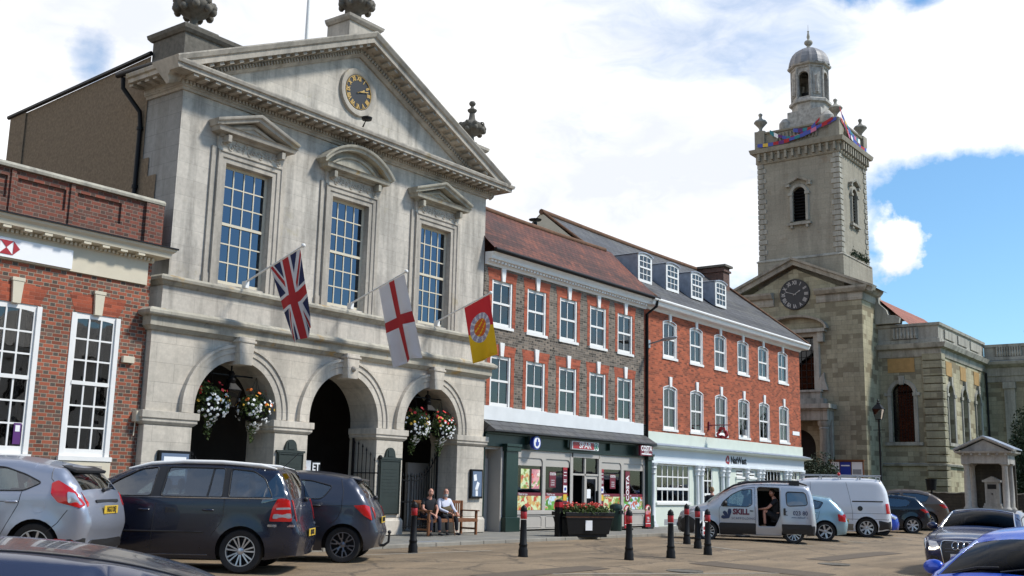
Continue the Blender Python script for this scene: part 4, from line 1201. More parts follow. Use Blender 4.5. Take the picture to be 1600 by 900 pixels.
mb = MB(); mb.box(33.20, 33.50, SF + .036, SF + .042, .9, 1.95); pp = mb.build('coffee_banner', M['maroon'], SP)
mb = MB(); text_mesh('COSTA', .27, lambda u, v, w_: (33.35 - v, SF + .034 - w_, 1.36 + u), mb=mb, bold=.006); mb.build('lettering', M['white'], pp)
# hanging signs
mb = MB(); mb.box(29.45, 31.05, SF - .20, SF - .10, 2.57, 2.85); sg = mb.build('shop_sign', M['white'], SP, bevel=.01)
mb = MB(); mb.box(29.49, 30.74, SF - .212, SF - .20, 2.60, 2.82); mb.build('sign_field', M['red'], sg)
mb = MB(); text_mesh('SPAR', .26, FRONT(30.20, SF - .213, 2.71), mb=mb, bold=.006, xs=1.25); mb.build('lettering', M['white'], sg)
mb = MB(); p = circle(30.89, 2.71, .105, 20); mb.sweep(p[::-1], [(0, 0), (0, -.01), (.02, -.01), (.02, 0)], XZ(SF - .20), closed=True)
mb.prism([(30.89, 2.795), (30.945, 2.71), (30.92, 2.715), (30.96, 2.645), (30.82, 2.645), (30.86, 2.715), (30.835, 2.71)], XZ(SF - .20), -.01, 0); mb.build('tree_mark', M['green_sign'], sg)
mb = MB(); mb.lathe([(.21, 0), (.21, .12)], (27.32, SF - .30, 2.68), 24, axis='y'); rs = mb.build('round_sign', M['blue'], SP, smooth=40)
mb = MB(); mb.lathe([(.17, 0), (.17, .008)], (27.32, SF - .31, 2.68), 24, axis='y'); mb.build('round_sign_face', M['white'], rs)
mb = MB(); mb.prism([(27.25, 2.60), (27.33, 2.57), (27.40, 2.62), (27.41, 2.72), (27.36, 2.70), (27.35, 2.80), (27.30, 2.80), (27.28, 2.70), (27.24, 2.70)], XZ(SF - .318), -.003, 0); mb.build('hand_mark', M['blue'], rs)
mb = MB(); mb.box(33.60, 34.45, SF - .34, SF - .26, 2.52, 2.88); mb.tube([(34.0, SF, 2.9), (34.0, SF - .3, 2.9)], .015, 6); cs = mb.build('coffee_sign', M['maroon'], SP)
mb = MB(); text_mesh('COSTA', .25, FRONT(34.02, SF - .345, 2.77), mb=mb, bold=.008, xs=.95); mb.box(33.68, 34.38, SF - .345, SF - .34, 2.56, 2.60)
text_mesh('EXPRESS', .09, FRONT(34.02, SF - .345, 2.64), mb=mb); mb.build('lettering', M['white'], cs)

# ------------------------------------------------------------------ ORANGE BRICK BANK WITH DORMERS
NW = empty('orange_brick_bank', (42, 19.95, 0), 'orange brick bank with pale green ground floor, slate roof and four dormers', 'bank')
NX = [36.13, 38.34, 40.52, 42.73, 44.86, 47.06]; NWD = 1.04
mb = MB()
nh = []
for x in NX: nh += [seghead(x, x + NWD, 6.34, 7.78, .09), seghead(x, x + NWD, 3.60, 5.25, .10)]
mb.panel(rect(34.86, 49.58, 3.40, 8.2), nh, XZ(SY), .13)
mb.add([(49.58, SY, 0), (49.58, 30, 0), (49.58, 30, 8.3), (49.58, SY, 8.3)], [(0, 1, 2, 3)])
mb.add([(49.58, SY, 8.2), (49.58, 30, 8.2), (49.58, 24.9, 12.4)], [(0, 1, 2)])
mb.build('wall', M['orange_brick'], NW)
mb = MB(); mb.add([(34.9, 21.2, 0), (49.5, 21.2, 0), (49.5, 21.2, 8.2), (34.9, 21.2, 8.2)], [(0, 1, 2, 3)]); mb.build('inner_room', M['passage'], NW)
for i, x in enumerate(NX):
    for (z0, z1, rs_) in ((6.36, 7.78, .09), (3.62, 5.25, .10)):
        sash_parts(NW, x, x + NWD, z0, z1, SY + .05, 2, 2, fw=.10, bar=.03, rise=rs_, sill=.09, curtain=('curtain', .3, .98) if (i + int(z0)) % 3 else ('curtain', .05, .98), boxw=.08)
        mb = MB(); keystone(mb, x + NWD / 2, z1 - .03, z1 + .36, .16, .22, SY - .055, SY); mb.build('keystone', M['white_paint'], NW, bevel=.004)
        mb = MB(); mb.sweep([(x, z0)] + [(x + NWD * k / 8, z1 - rs_ * (2 * k / 8 - 1) ** 2) for k in range(9)] + [(x + NWD, z0)], [(0, 0), (0, -.012), (.035, -.012), (.035, 0)], XZ(SY)); mb.build('window_surround', M['off_white'], NW)
mb = MB()
mb.sweep([(34.7, SY), (49.62, SY), (49.62, SY + 1)], [(0, 8.02), (-.03, 8.02), (-.10, 8.12), (-.34, 8.15), (-.37, 8.20), (-.40, 8.31), (0, 8.33)], PLAN)
mb.tube([(34.7, SY - .42, 8.36), (49.95, SY - .42, 8.36)], .058, 8); mb.build('eaves', M['white_paint'], NW)
mb = MB()
def nroof(x0, x1):
    tiled(mb, (x0, x0), (x1, x1), SY - .44, 8.38, 24.9, 12.45, 60, 16, random.Random(5))
nroof(34.88, 49.85)
mb.add([(34.88, 24.9, 12.45), (49.85, 24.9, 12.45), (49.85, 30.2, 8.2), (34.88, 30.2, 8.2)], [(0, 1, 2, 3)])
rf = mb.build('roof', M['slate'], NW, smooth=60)
mb = MB(); mb.tube([(34.85 + i * .5, 24.9, 12.47 - .05 * math.sin(PI * i / 30)) for i in range(31)], .12, 8); mb.build('ridge', M['ridge_tile'], rf, smooth=60)
mb = MB(); mb.tube([(34.92, SY - .4, 8.45), (34.92, 24.9, 12.5)], .05, 6); mb.build('verge', M['ridge_tile'], rf); mb = MB(); mb.tube([(49.86, SY - .4, 8.43), (49.86, 24.9, 12.5)], .06, 6); mb.build('verge', M['ridge_tile'], rf)
mb = MB(); mb.add([(34.9, 19.9, 8), (34.9, 29.9, 8), (34.9, 29.9, 8.4), (34.9, 24.9, 12.42), (34.9, 19.9, 8.4)], [(0, 1, 2, 3, 4)]); mb.build('gable_wall', M['cream_stone'], NW)
mb = MB(); mb.tube([(33.2, 24.0, 8.0), (33.2, 24.0, 11.55)], .08, 8); mb.lathe([(.05, 0), (.24, .02), (.26, .06), (.1, .1)], (33.2, 24.0, 11.6), 12); mb.build('flue_cowl', M['black_iron'], NW, smooth=40)
# dormers
DY = 20.62
def roofz(y): return 8.38 + (y - (SY - .44)) / (24.9 - SY + .44) * (12.45 - 8.38)
for x0 in (35.34, 37.56, 39.70, 41.96):
    x1 = x0 + 1.06; z0, z1 = 9.30, 10.34
    yb = SY - .44 + (z1 - 8.38) / (12.45 - 8.38) * (24.9 - SY + .44)
    mb = MB()
    for xx in (x0, x1 - .04):
        if xx != x0: dm = mb.build('dormer', M['lead'], NW); mb = MB()
        mb.hexa([(xx, DY, z0 - .05), (xx + .04, DY, z0 - .05), (xx + .04, DY + .05, z0 - .05), (xx, DY + .05, z0 - .05), (xx, DY, z1), (xx + .04, DY, z1), (xx + .04, yb, z1), (xx, yb, z1)])
    mb.build('dormer_cheek', M['lead'], dm)
    p = [(x0 - .06 + 1.18 * k / 8, z1 + .10 - .10 * (2 * k / 8 - 1) ** 2) for k in range(9)]
    mb = MB()
    vs = [(u, DY - .08, v) for u, v in p] + [(u, yb + .3, v) for u, v in p] + [(u, DY - .08, v - .05) for u, v in p]
    mb.add(vs, [(i, i + 1, 10 + i, 9 + i) for i in range(8)] + [(i, i + 1, 19 + i, 18 + i) for i in range(8)]); mb.build('dormer_roof', M['lead'], dm)
    sash_parts(dm, x0 + .0, x1 - .0, z0 - .06, z1 + .06, DY - .03, 3, 4, fw=.11, bar=.028, rise=.06, name='dormer_window', curtain=('curtain', .05, .95))
# chimney
mb = MB(); mb.box(48.6, 49.3, 23.4, 26.6, 9.6, 12.45); mb.box(48.53, 49.37, 23.33, 26.7, 12.2, 12.3); ch = mb.build('chimney', M['chimney_brick'], NW)
mb = MB(); mb.box(48.5, 49.4, 23.25, 26.7, 12.45, 12.56); mb.build('chimney_cap', M['urn_stone'], ch)
# ground floor
mb = MB(); mb.box(34.84, 49.60, SY - .05, SY, 3.02, 3.46); mb.build('green_band', M['mint'], NW)
mb = MB(); mb.hexa([(34.9, SY - .42, 2.94), (49.7, SY - .42, 2.94), (49.7, SY, 2.94), (34.9, SY, 2.94), (34.9, SY - .42, 2.97), (49.7, SY - .42, 2.97), (49.7, SY - .02, 3.06), (34.9, SY - .02, 3.06)]); mb.build('lead_ledge', M['lead'], NW)
mb = MB(); mb.sweep([(34.9, SY - .1), (49.62, SY - .1), (49.62, SY)], [(0, 2.80), (-.06, 2.82), (-.12, 2.86), (-.30, 2.88), (-.33, 2.93), (0, 2.935)], PLAN); mb.build('shop_cornice', M['mint'], NW)
mb = MB(); mb.box(35.0, 49.5, SY - .14, SY, 2.36, 2.84); mb.box(34.95, 49.55, SY - .18, SY, 2.30, 2.38); mb.build('fascia', M['fascia_blue'], NW)
GW = [(35.52, 38.10, .88, 2.28, 6, 3), (39.35, 40.10, .60, 2.28, 2, 3), (42.3, 43.0, 1.95, 2.25, 1, 1), (43.55, 44.2, 1.95, 2.25, 1, 1), (45.15, 47.0, .88, 2.28, 5, 3), (48.2, 48.9, 1.2, 2.28, 2, 3)]
mb = MB()
mb.panel(rect(34.9, 49.58, 0, 2.36), [rect(a, b_, z0, z1) for a, b_, z0, z1, c, r_ in GW], XZ(SY - .04), .1)
mb.build('lower_wall', M['mint'], NW)
for a, b_, z0, z1, c, r_ in GW:
    sash_parts(NW, a, b_, z0, z1, SY - .02, c, max(2, r_), fw=.05, bar=.045, split=.34 if r_ == 3 else .5, sill=.06)
for x in (35.12, 38.62, 39.0, 40.85, 41.35, 43.2, 44.42, 44.82, 47.35, 47.8, 49.3):
    mb = MB(); mb.lathe([(.12, .1), (.12, .2), (.085, .24), (.08, 1.2), (.075, 1.9)], (x, SY - .12, 0), 12)
    mb.lathe([(.08, 1.9), (.12, 1.93), (.10, 1.98), (.12, 2.08), (.15, 2.12), (.12, 2.18), (.17, 2.28), (.17, 2.31)], (x, SY - .12, 0), 8)
    mb.box(x - .14, x + .14, SY - .26, SY - .04, 0, .1)
    mb.build('column', M['off_white'], NW, smooth=40)
mb = MB(); mb.box(42.25, 43.05, SY - .07, SY - .03, .1, 1.88); mb.box(43.5, 44.25, SY - .07, SY - .03, .1, 1.88); mb.build('door', M['mint'], NW, bevel=.01)
mb = MB(); mb.box(36.1, 37.6, SY - .045, SY - .035, .04, .26); mb.build('vent_grille', M['grey_panel'], NW)
# lettering and three-arrow mark
mb = MB(); text_mesh('NatWest', .40, FRONT(42.35, SY - .145, 2.60), mb=mb, bold=.014, xs=1.0); mb.build('lettering', M['black_paint'], NW)
def arrows(cx, cz, s, mp, mb):
    for k in range(3):
        a = k * 2 * PI / 3
        p = [(-.10, .12), (.32, .50), (.62, .28), (.42, -.02), (.30, .20), (.12, .02)]
        p = [(-.5, .06), (-.18, .70), (.34, .70), (.60, .16), (.20, .16), (.04, .46), (-.04, .46), (-.2, .06)]
        mb.prism([(cx + s * (u * math.cos(a) - v * math.sin(a)), cz + s * (u * math.sin(a) + v * math.cos(a))) for u, v in p], mp, -.01, 0)
    return mb
mb = arrows(41.30, 2.60, .26, XZ(SY - .14), MB()); mb.build('arrow_mark', M['red'], NW)
mb = MB(); mb.tube([(39.85, SY, 3.95), (39.85, SY - 1.0, 3.95)], .02, 6); mb.box(39.81, 39.89, SY - .06, SY, 3.75, 4.1)
hs = mb.build('hanging_sign_bracket', M['maroon'], NW)
def YZs(u, v, w_): return (40.62 + w_ * 1, SY - 1.0 + .30 + u * 0 + 0, v)
mb = MB()
for k in range(3):
    a = k * 2 * PI / 3 + .2; s = .36
    p = [(-.5, .06), (-.18, .70), (.34, .70), (.60, .16), (.20, .16), (.04, .46), (-.04, .46), (-.2, .06)]
    mb.prism([(-.62 + s * (u * math.cos(a) - v * math.sin(a)), 3.62 + s * (u * math.sin(a) + v * math.cos(a))) for u, v in p], lambda u, v, w_: (39.82 + w_, SY + u, v), 0, .06)
mb.build('hanging_sign_mark', M['red'], hs)
mb = MB(); mb.box(48.55, 49.35, SY - .02, SY, 4.0, 4.18); mb.build('street_nameplate', M['white'], NW)
mb = MB(); mb.box(43.1, 43.3, SY - .12, SY, 3.72, 3.95); mb.build('alarm_box', M['grey_panel'], NW)
# downpipe between the two and wall lamp
mb = MB(); mb.tube([(34.95, SY - .42, 8.36), (34.95, SY - .38, 8.1), (34.78, SY - .07, 7.8), (34.76, SY - .07, .0)], .055, 8); mb.build('downpipe', M['black_iron'], SP, smooth=60)
mb = MB(); mb.tube([(34.98, SY - .06, 6.70), (34.98, SY - .55, 6.80)], .03, 8); mb.box(34.90, 35.06, SY - .05, SY, 6.55, 6.85)
wl = mb.build('wall_lamp', M['steel'], None); tag(wl, 'grey street lamp on a short arm fixed to the brick wall beside the downpipe', 'street lamp')
mb = MB(); mb.lathe([(0, 0), (.07, .03), (.12, .2), (.13, .45), (.09, .65), (.03, .72), (0, .72)], (34.98, SY - .50, 6.80), 12, axis='y')
vv = []
for p in mb.v: vv.append((p[0], 2 * (SY - .5) - p[1], 6.80 + (p[2] - 6.80) * .55 + (SY - .5 - (2 * (SY - .5) - p[1])) * .12))
mb.v = vv; mb.build('lamp_head', M['steel'], wl, smooth=60)
# ------------------------------------------------------------------ buildings across the square, behind the camera (seen only in reflections)
for bx0, bx1, hh, mt, lb in ((-34, -6, 9.5, 'grey_brick', 'long grey brick building with white sashes across the square, seen only in reflections'), (-5.9, 17, 11, 'orange_brick', 'tall orange brick building across the square, seen only in reflections'), (17.1, 44, 9, 'off_white', 'white stucco building across the square, seen only in reflections')):
    r0 = empty('house', (bx0, -24, -1.5), lb, 'building')
    mb = MB(); mb.box(bx0, bx1, -34, -24, -2, hh); mb.build('wall', M[mt], r0)
    mb = MB(); mb.add([(bx0, -23.7, hh), (bx1, -23.7, hh), (bx1, -34.3, hh), (bx0, -34.3, hh), (bx0, -29, hh + 3), (bx1, -29, hh + 3)], [(0, 1, 5, 4), (2, 3, 4, 5), (0, 4, 3), (1, 2, 5)]); mb.build('roof', M['slate'], r0)
    x = bx0 + 1.2; w0 = None
    while x < bx1 - 1.5:
        for z in (-1, 2.4, 5.6):
            if w0 is None:
                mb = MB(); mb.panel(rect(x - .12, x + 1.22, z - .12, z + 2.12), [rect(x, x + .58, z, z + .97), rect(x + .62, x + 1.1, z, z + .97), rect(x, x + .58, z + 1.03, z + 2), rect(x + .62, x + 1.1, z + 1.03, z + 2)], lambda u, v, w_: (u, -23.96 - w_, v), .04); w0 = mb.build('window', M['white_paint'], r0)
                mb = MB(); mb.box(x, x + 1.1, -23.99, -23.98, z, z + 2); mb.build('pane', M['black_paint'], w0); x00, z00 = x, z
            else: copy_part(w0, r0, (x - x00, 0, z - z00))
        x += 3.1
# ------------------------------------------------------------------ CHURCH
CH = empty('church', (64, 22, .5), 'greensand stone church with a clock, domed tower and balustraded aisle', 'church')
GZ = .45
# tower: west face X=TX, south face Y=TS
TX, TS, TN, TE = 60.0, 21.38, 26.45, 64.6
mb = MB()
lo = arch(23.86, .40, 17.3, 19.0, 12)
mb.panel(rect(TS, TN, 15.05, 21.25), [lo], YZ(TX), .25)
mb.panel(rect(TX, TE, 15.05, 21.25), [arch(62.25, .40, 17.3, 19.0, 12)], lambda u, v, w_: (u, TS + w_, v), .25)
mb.add([(TX, TN, 13), (TE, TN, 13), (TE, TN, 21.2), (TX, TN, 21.2)], [(0, 1, 2, 3)]); mb.add([(TE, TS, 13), (TE, TN, 13), (TE, TN, 21.2), (TE, TS, 21.2)], [(0, 1, 2, 3)])
mb.box(TX - .12, TE + .3, TS - .12, TN + .1, 11.5, 15.0)
tw = mb.build('tower', M['tower'], CH)
for (f, c) in ((lambda u, v, w_: (TX + w_, u, v), 23.86), (lambda u, v, w_: (u, TS + w_, v), 62.25)):
    mb = MB()
    for k in range(10):
        z = 17.38 + k * .19
        mb.hexa([f(c - .38, z, .05), f(c + .38, z, .05), f(c + .38, z - .03, .05 + .02), f(c - .38, z - .03, .07), f(c - .38, z + .16, .20), f(c + .38, z + .16, .20), f(c + .38, z + .19, .22), f(c - .38, z + .19, .22)])
    mb.prism(arch(c, .42, 17.25, 19.0, 10), f, .22, .24)
    mb.build('louvre', M['black_iron'], tw)
for (f, c) in ((YZ(TX), 23.86), (lambda u, v, w_: (u, TS + w_, v), 62.25)):
    mb = MB()
    pth = [(c - .40, 17.3)] + [(c - .4 * math.cos(PI * k / 12), 19.0 + .4 * math.sin(PI * k / 12)) for k in range(13)] + [(c + .40, 17.3)]
    mb.sweep(pth, [(0, 0), (0, -.10), (.16, -.12), (.18, -.08), (.22, 0)], f)
    mb.prism(rect(c - .72, c + .72, 17.05, 17.2), f, -.2, 0); mb.prism(rect(c - .55, c - .4, 16.88, 17.05), f, -.14, 0); mb.prism(rect(c + .4, c + .55, 16.88, 17.05), f, -.14, 0)
    for s_ in (-1, 1): mb.prism(rect(c + s_ * .52 - .14, c + s_ * .52 + .14, 18.9, 19.06), f, -.16, 0); mb.prism(rect(c + s_ * .66 - .12, c + s_ * .66 + .12, 19.45, 19.62), f, -.2, 0)
    mb.sweep([(c - .80, 19.62), (c, 19.98), (c + .80, 19.62)], [(-.06, 0), (-.06, -.22), (.06, -.26), (.06, 0)], f)
    mb.build('belfry_window_surround', M['church_trim'], tw, smooth=30)
# quoins, string, cornice, parapet
for (x, y) in ((TX, TS), (TX, TN), (TE, TS)):
    mb = MB(); sx = 1 if x == TX else -1; sy = 1 if y == TS else -1
    for k in range(19):
        z = 15.15 + k * .32; l = .36 if k % 2 else .50
        mb.box(min(x - .05 * sx, x + l * sx), max(x - .05 * sx, x + l * sx), min(y - .05 * sy, y + (.86 - l) * sy), max(y - .05 * sy, y + (.86 - l) * sy), z, z + .27)
    mb.build('quoins', M['church_trim'], tw, bevel=.02)
mb = MB()
ring = [(TX, TN), (TX, TS), (TE, TS), (TE, TN)]
mb.sweep(ring, [(0, 14.98), (-.16, 14.98), (-.16, 15.04), (0, 15.16)], PLAN, closed=True); mb.build('string_course', M['church_trim'], tw); mb = MB()
mb.sweep(ring, [(0, 21.15), (-.08, 21.18), (-.12, 21.26), (-.10, 21.28), (-.10, 21.68), (-.16, 21.70), (-.20, 21.80), (-.36, 21.83), (-.41, 22.0), (-.43, 22.08), (0, 22.2)], PLAN, closed=True)
n = 12
for k in range(n):
    y = TS + .08 + (TN - TS - .3) * k / (n - 1); mb.box(TX - .30, TX - .08, y, y + .14, 21.34, 21.80)
    x = TX + .08 + (TE - TX - .3) * k / (n - 1); mb.box(x, x + .14, TS - .30, TS - .08, 21.34, 21.80)
mb.build('tower_cornice', M['tower'], tw)
mb = MB()
mb.sweep(ring, [(.3, 22.1), (-.02, 22.1), (-.02, 22.3), (.02, 22.3), (.02, 23.05), (-.08, 23.1), (-.10, 23.2), (.35, 23.24)], PLAN, closed=True)
for k in range(12):
    y = TS + 1.3 + 2.5 * k / 11; mb.lathe([(.05, 0), (.09, .2), (.05, .4), (.06, .6)], (TX - .02, y, 22.4), 8)
    x = TX + 1.2 + 2.2 * k / 11; mb.lathe([(.05, 0), (.09, .2), (.05, .4), (.06, .6)], (x, TS - .02, 22.4), 8)
for (x, y) in ((TX, TS), (TX, TN), (TE, TS), (TE, TN)):
    mb.box(x - .14 if x == TX else x - .5, x + .5 if x == TX else x + .14, y - .14 if y == TS else y - .5, y + .5 if y == TS else y + .14, 22.15, 23.3)
mb.build('tower_parapet', M['tower'], tw)
for (x, y) in ((TX + .15, TS + .15), (TX + .15, TN - .15), (TE - .15, TS + .15), (TE - .15, TN - .15)):
    mb = MB(); mb.lathe([(.18, 0), (.18, .08), (.10, .14), (.10, .25), (.20, .38), (.36, .56), (.40, .66), (.34, .76), (.16, .84), (.09, .95), (.09, 1.05), (.13, 1.12), (.12, 1.2), (0, 1.28)], (x, y, 23.3), 16)
    for k in range(14): mb.ball((x + .37 * math.cos(k * .449), y + .37 * math.sin(k * .449), 23.3 + .63), .05, 6, 4)
    mb.build('urn', M['church_trim'], tw, smooth=50)
# bunting on the tower parapet
mb = MB()
rr = random.Random(11)
def swag(p0, p1, sag, n):
    P0, P1 = Vector(p0), Vector(p1); out = []
    for k in range(n + 1):
        a = k / n; q = P0.lerp(P1, a); q.z -= sag * 4 * a * (1 - a); out.append(q)
    return out
sw = [((TX - .25, TN - .1, 22.4), (TX - .22, TS + .2, 23.3), .35, 14), ((TX - .2, TN - .9, 23.2), (TX - .22, TS + 1.0, 23.4), .75, 12), ((TX - .2, TN - 2.4, 23.0), (TX - .2, TS, 23.25), .2, 9),
      ((TX, TS - .2, 23.3), (TE, TS - .25, 22.5), .45, 14), ((TX + .3, TS - .22, 23.5), (TE - 1.5, TS - .25, 22.7), .3, 9), ((TX - .1, TS - .2, 23.9), (TX + 1.4, TS - .22, 22.5), .05, 7)]
for q_, (a, b_, sg_, n) in enumerate(sw):
    pts = swag(a, b_, sg_, n)
    if q_ == 3: west, mb = mb, MB()
    for k in range(n):
        d_ = rr.uniform(.13, .24); p, q = pts[k], pts[k + 1]
        mb.add([p + Vector((-.01, 0, .05)), q + Vector((-.01, 0, .05)), q - Vector((.02 * rr.random(), 0, d_)), p - Vector((.03 * rr.random(), 0, d_ * .9))], [(0, 1, 2, 3)], rr.choice([0, 1, 2, 3, 4, 5, 0, 1, 6]))
M['bunt_teal'] = simple('teal cloth', (.03, .22, .25), .8); M['bunt_pink'] = simple('pink cloth', (.60, .18, .30), .8); M['bunt_purple'] = simple('purple cloth', (.13, .03, .16), .8)
BM = [M['flag_red'], M['blue'], M['bunt_purple'], M['bunt_teal'], M['bunt_pink'], M['white'], M['yellow']]
tag(west.build('bunting', BM), 'multicoloured cloth bunting looped along the left face of the church tower parapet', 'bunting')
o = mb.build('bunting', [M['flag_red'], M['blue'], M['bunt_purple'], M['bunt_teal'], M['bunt_pink'], M['white'], M['yellow']])
tag(o, 'multicoloured cloth bunting hanging down the right face of the church tower parapet', 'bunting')
# cupola: octagon, chamfered plinth, arches, dome
CX, CY = 62.3, 23.9
def octa(r, c=(CX, CY), ph=PI / 8): return [(c[0] + r * math.cos(ph + PI * k / 4), c[1] + r * math.sin(ph + PI * k / 4)) for k in range(8)]
cu = MB()
cu.box(CX - 1.35, CX + 1.35, CY - 1.35, CY + 1.35, 22.9, 24.2)
def octring(mb, rz):
    for (r0, z0), (r1, z1) in zip(rz[:-1], rz[1:]):
        a, b_ = octa(r0), octa(r1); mb.add([(x, y, z0) for x, y in a] + [(x, y, z1) for x, y in b_], [(k, (k + 1) % 8, 8 + (k + 1) % 8, 8 + k) for k in range(8)])
octring(cu, [(1.45, 23.0), (1.40, 24.55), (1.62, 24.60), (1.62, 24.72), (1.45, 24.8)])
cup = cu.build('cupola', M['cupola'], CH)
mb = MB()
RW = 1.38; side = 2 * RW * math.sin(PI / 8); ap = RW * math.cos(PI / 8)
for k in range(8):
    an = PI / 4 * k + PI / 4; nx, ny = math.cos(an), math.sin(an); tx_, ty_ = -ny, nx
    f = lambda u, v, w_, nx=nx, ny=ny, tx_=tx_, ty_=ty_: (CX + nx * (ap - w_) + tx_ * u, CY + ny * (ap - w_) + ty_ * u, v)
    big = (k % 2 == 1)
    hole = arch(0, .42 if big else .001, 24.95, 26.55, 12)
    mb.panel(rect(-side / 2, side / 2, 24.78, 27.35), [hole] if big else [], f, .22)
    if big:
        pth = [(-.42, 24.95)] + [(-.42 * math.cos(PI * q / 12), 26.55 + .42 * math.sin(PI * q / 12)) for q in range(13)] + [(.42, 24.95)]
        mb.sweep(pth, [(0, 0), (0, -.04), (.08, -.05), (.09, 0)], f)
    else:
        mb.prism(rect(-.3, .3, 25.1, 26.9), f, -.06, 0); mb.lathe([(.14, 0), (.17, .3), (.10, .9), (.17, 1.35)], (CX + nx * (ap + .06), CY + ny * (ap + .06), 25.2), 8)
    for s_ in (-1, 1): mb.prism(rect(s_ * side / 2 - .08, s_ * side / 2 + .08, 24.8, 27.3), f, -.05, .05)
mb.build('lantern_stage', M['cupola'], cup)
mb = MB(); octring(mb, [(1.3, 27.25), (1.45, 27.3), (1.47, 27.42), (1.66, 27.5), (1.70, 27.62), (1.5, 27.68)]); mb.build('lantern_cornice', M['cupola'], cup)
mb = MB()
seg = 48
dp = [(1.60, 27.62), (1.58, 27.9), (1.50, 28.35), (1.33, 28.8), (1.06, 29.2), (.72, 29.5), (.38, 29.66), (.14, 29.74)]
vs = []
for r_, z_ in dp:
    for k in range(seg):
        a = 2 * PI * k / seg; rr_ = r_ * (1 + .035 * (k % 3 == 0)) * (.985 + .015 * math.cos(8 * a)); vs.append((CX + rr_ * math.cos(a), CY + rr_ * math.sin(a), z_))
mb.add(vs, [(j * seg + k, j * seg + (k + 1) % seg, (j + 1) * seg + (k + 1) % seg, (j + 1) * seg + k) for j in range(len(dp) - 1) for k in range(seg)])
dm = mb.build('dome', M['dome_lead'], cup)
mb = MB(); mb.lathe([(.26, 0), (.26, .1), (.14, .25), (.12, .35), (.20, .42), (.31, .58), (.34, .72), (.28, .88), (.13, .98), (.08, 1.1), (.13, 1.3), (.10, 1.6), (.05, 1.85), (.09, 1.95), (.02, 2.05), (.01, 2.7)], (CX, CY, 29.66), 14)
mb.build('finial', M['church_trim'], dm, smooth=50)
mb = MB(); mb.box(CX - .5, CX + .5, CY - .5, CY + .5, 24.8, 25.5); mb.build('bell_frame', M['black_iron'], cup)
for (px_, py_) in ((TX + .9, CY + 1.6), (TX + .9, CY - 1.7)):
    mb = MB()
    mb.lathe([(.02, 0), (.5, .0), (.55, .35), (.55, .55), (.3, .75), (0, .8)], (px_ + .4, py_, 23.2), 14)
    mb.build('scroll_buttress', M['cupola'], cup, smooth=50)
ZM = [(22.8, 22.8), (24.78, 25.42), (27.62, 27.72), (29.74, 29.05), (32.5, 30.75), (40, 38)]
def zmap(z):
    for (a, p), (b_, q) in zip(ZM[:-1], ZM[1:]):
        if z <= b_: return p + (q - p) * (z - a) / (b_ - a)
def reshape(o):
    for v in o.data.vertices: v.co = Vector(((v.co.x + 64 - CX) * .8 + CX - 64, (v.co.y + 22 - CY) * .8 + CY - 22, zmap(v.co.z + .5) - .5))
    for k in kids(o): reshape(k)
reshape(cup)

# west front projecting with pediment
FX, FS, FN = 59.4, 20.15, 27.95
YC = 24.04
hole = rect(22.55, 25.5, 7.1, 11.0)
mb = MB()
mb.panel([(FS, .3), (FN, .3), (FN, 12.4), (YC, 14.3), (FS, 12.4)], [rect(22.98, 25.1, 7.15, 10.2), arch(24.04, 1.0, .5, 3.9, 14)], YZ(FX), .5)
mb.add([(FX, FS, .3), (FX + 6, FS, .3), (FX + 6, FS, 12.5), (FX, FS, 12.5)], [(0, 1, 2, 3)])
fr = mb.build('west_front', M['church'], CH)
mb = MB(); mb.add([(FX + .02, FS - .01, .3), (FX + 5.5, FS - .01, .3), (FX + 5.5, FS - .01, 12.5), (FX + .02, FS - .01, 12.5)], [(0, 1, 2, 3)]); mb.build('south_return', M['church_sunlit_tone'], CH)
mb = MB(); mb.box(FX + .55, FX + .6, 22, 26, .4, 10.4); mb.build('front_interior', M['dark_room'], CH)
mb = MB()
rk = [(-.02, 0), (-.02, -.14), (-.10, -.16), (-.12, -.3), (.10, -.36), (.14, -.52), (.26, -.56), (.26, .2), (-.02, .2)]
h2 = 4.62
# rake drawn in the (y, z) plane, apex at YC
mb.sweep([(YC + h2, 12.62), (YC, 14.62), (YC - h2, 12.62)], [(-h, p) for h, p in rk], YZ(FX))
for (a, b_) in (((FX, 22.75), (FX, FS)), ):
    mb.sweep([(FX + .3, 22.75), (FX, 22.75), (FX, FS), (FX + 2.4, FS)][1:], [(0, 12.15), (-.05, 12.15), (-.10, 12.3), (-.10, 12.55), (-.30, 12.60), (-.46, 12.78), (-.50, 12.9), (0, 13.0)], PLAN)
mb.sweep([(FX, FN), (FX, 25.35)], [(0, 12.15), (-.05, 12.15), (-.10, 12.3), (-.10, 12.55), (-.30, 12.60), (-.46, 12.78), (-.50, 12.9), (0, 13.0)], PLAN)
mb.build('pediment_cornice', M['church_trim'], fr)
mb = MB(); mb.add([(FX - .2, YC + h2, 12.8), (FX - .2, YC, 14.8), (FX - .2, YC - h2, 12.8), (61.9, YC + h2, 12.8), (61.9, YC, 14.8), (61.9, YC - h2, 12.8)], [(0, 1, 4, 3), (1, 2, 5, 4)]); mb.build('front_roof', M['slate'], fr)
# clock on the front
mb = MB(); mb.prism([(YC - .0 + u, 12.76 + v) for u, v in circle(0, 0, .92, 40)], YZ(FX), -.06, .02)
mb.sweep([(YC + .90 * math.cos(2 * PI * k / 40), 12.76 + .90 * math.sin(2 * PI * k / 40)) for k in range(40)], [(0, 0), (0, -.1), (.06, -.1), (.06, 0)], YZ(FX), closed=True)
ck = mb.build('clock', M['clock_black'], fr)
M['numeral_white'] = simple('dulled white numerals', (.42, .40, .38), .6)
clock_face(0, 0, 0, .86, ck, [(58, .5, .025), (-72, .72, .02)], 'numeral_white', mapf=lambda u, v, w_: (FX - .06 - w_, YC - u, 12.76 + v))
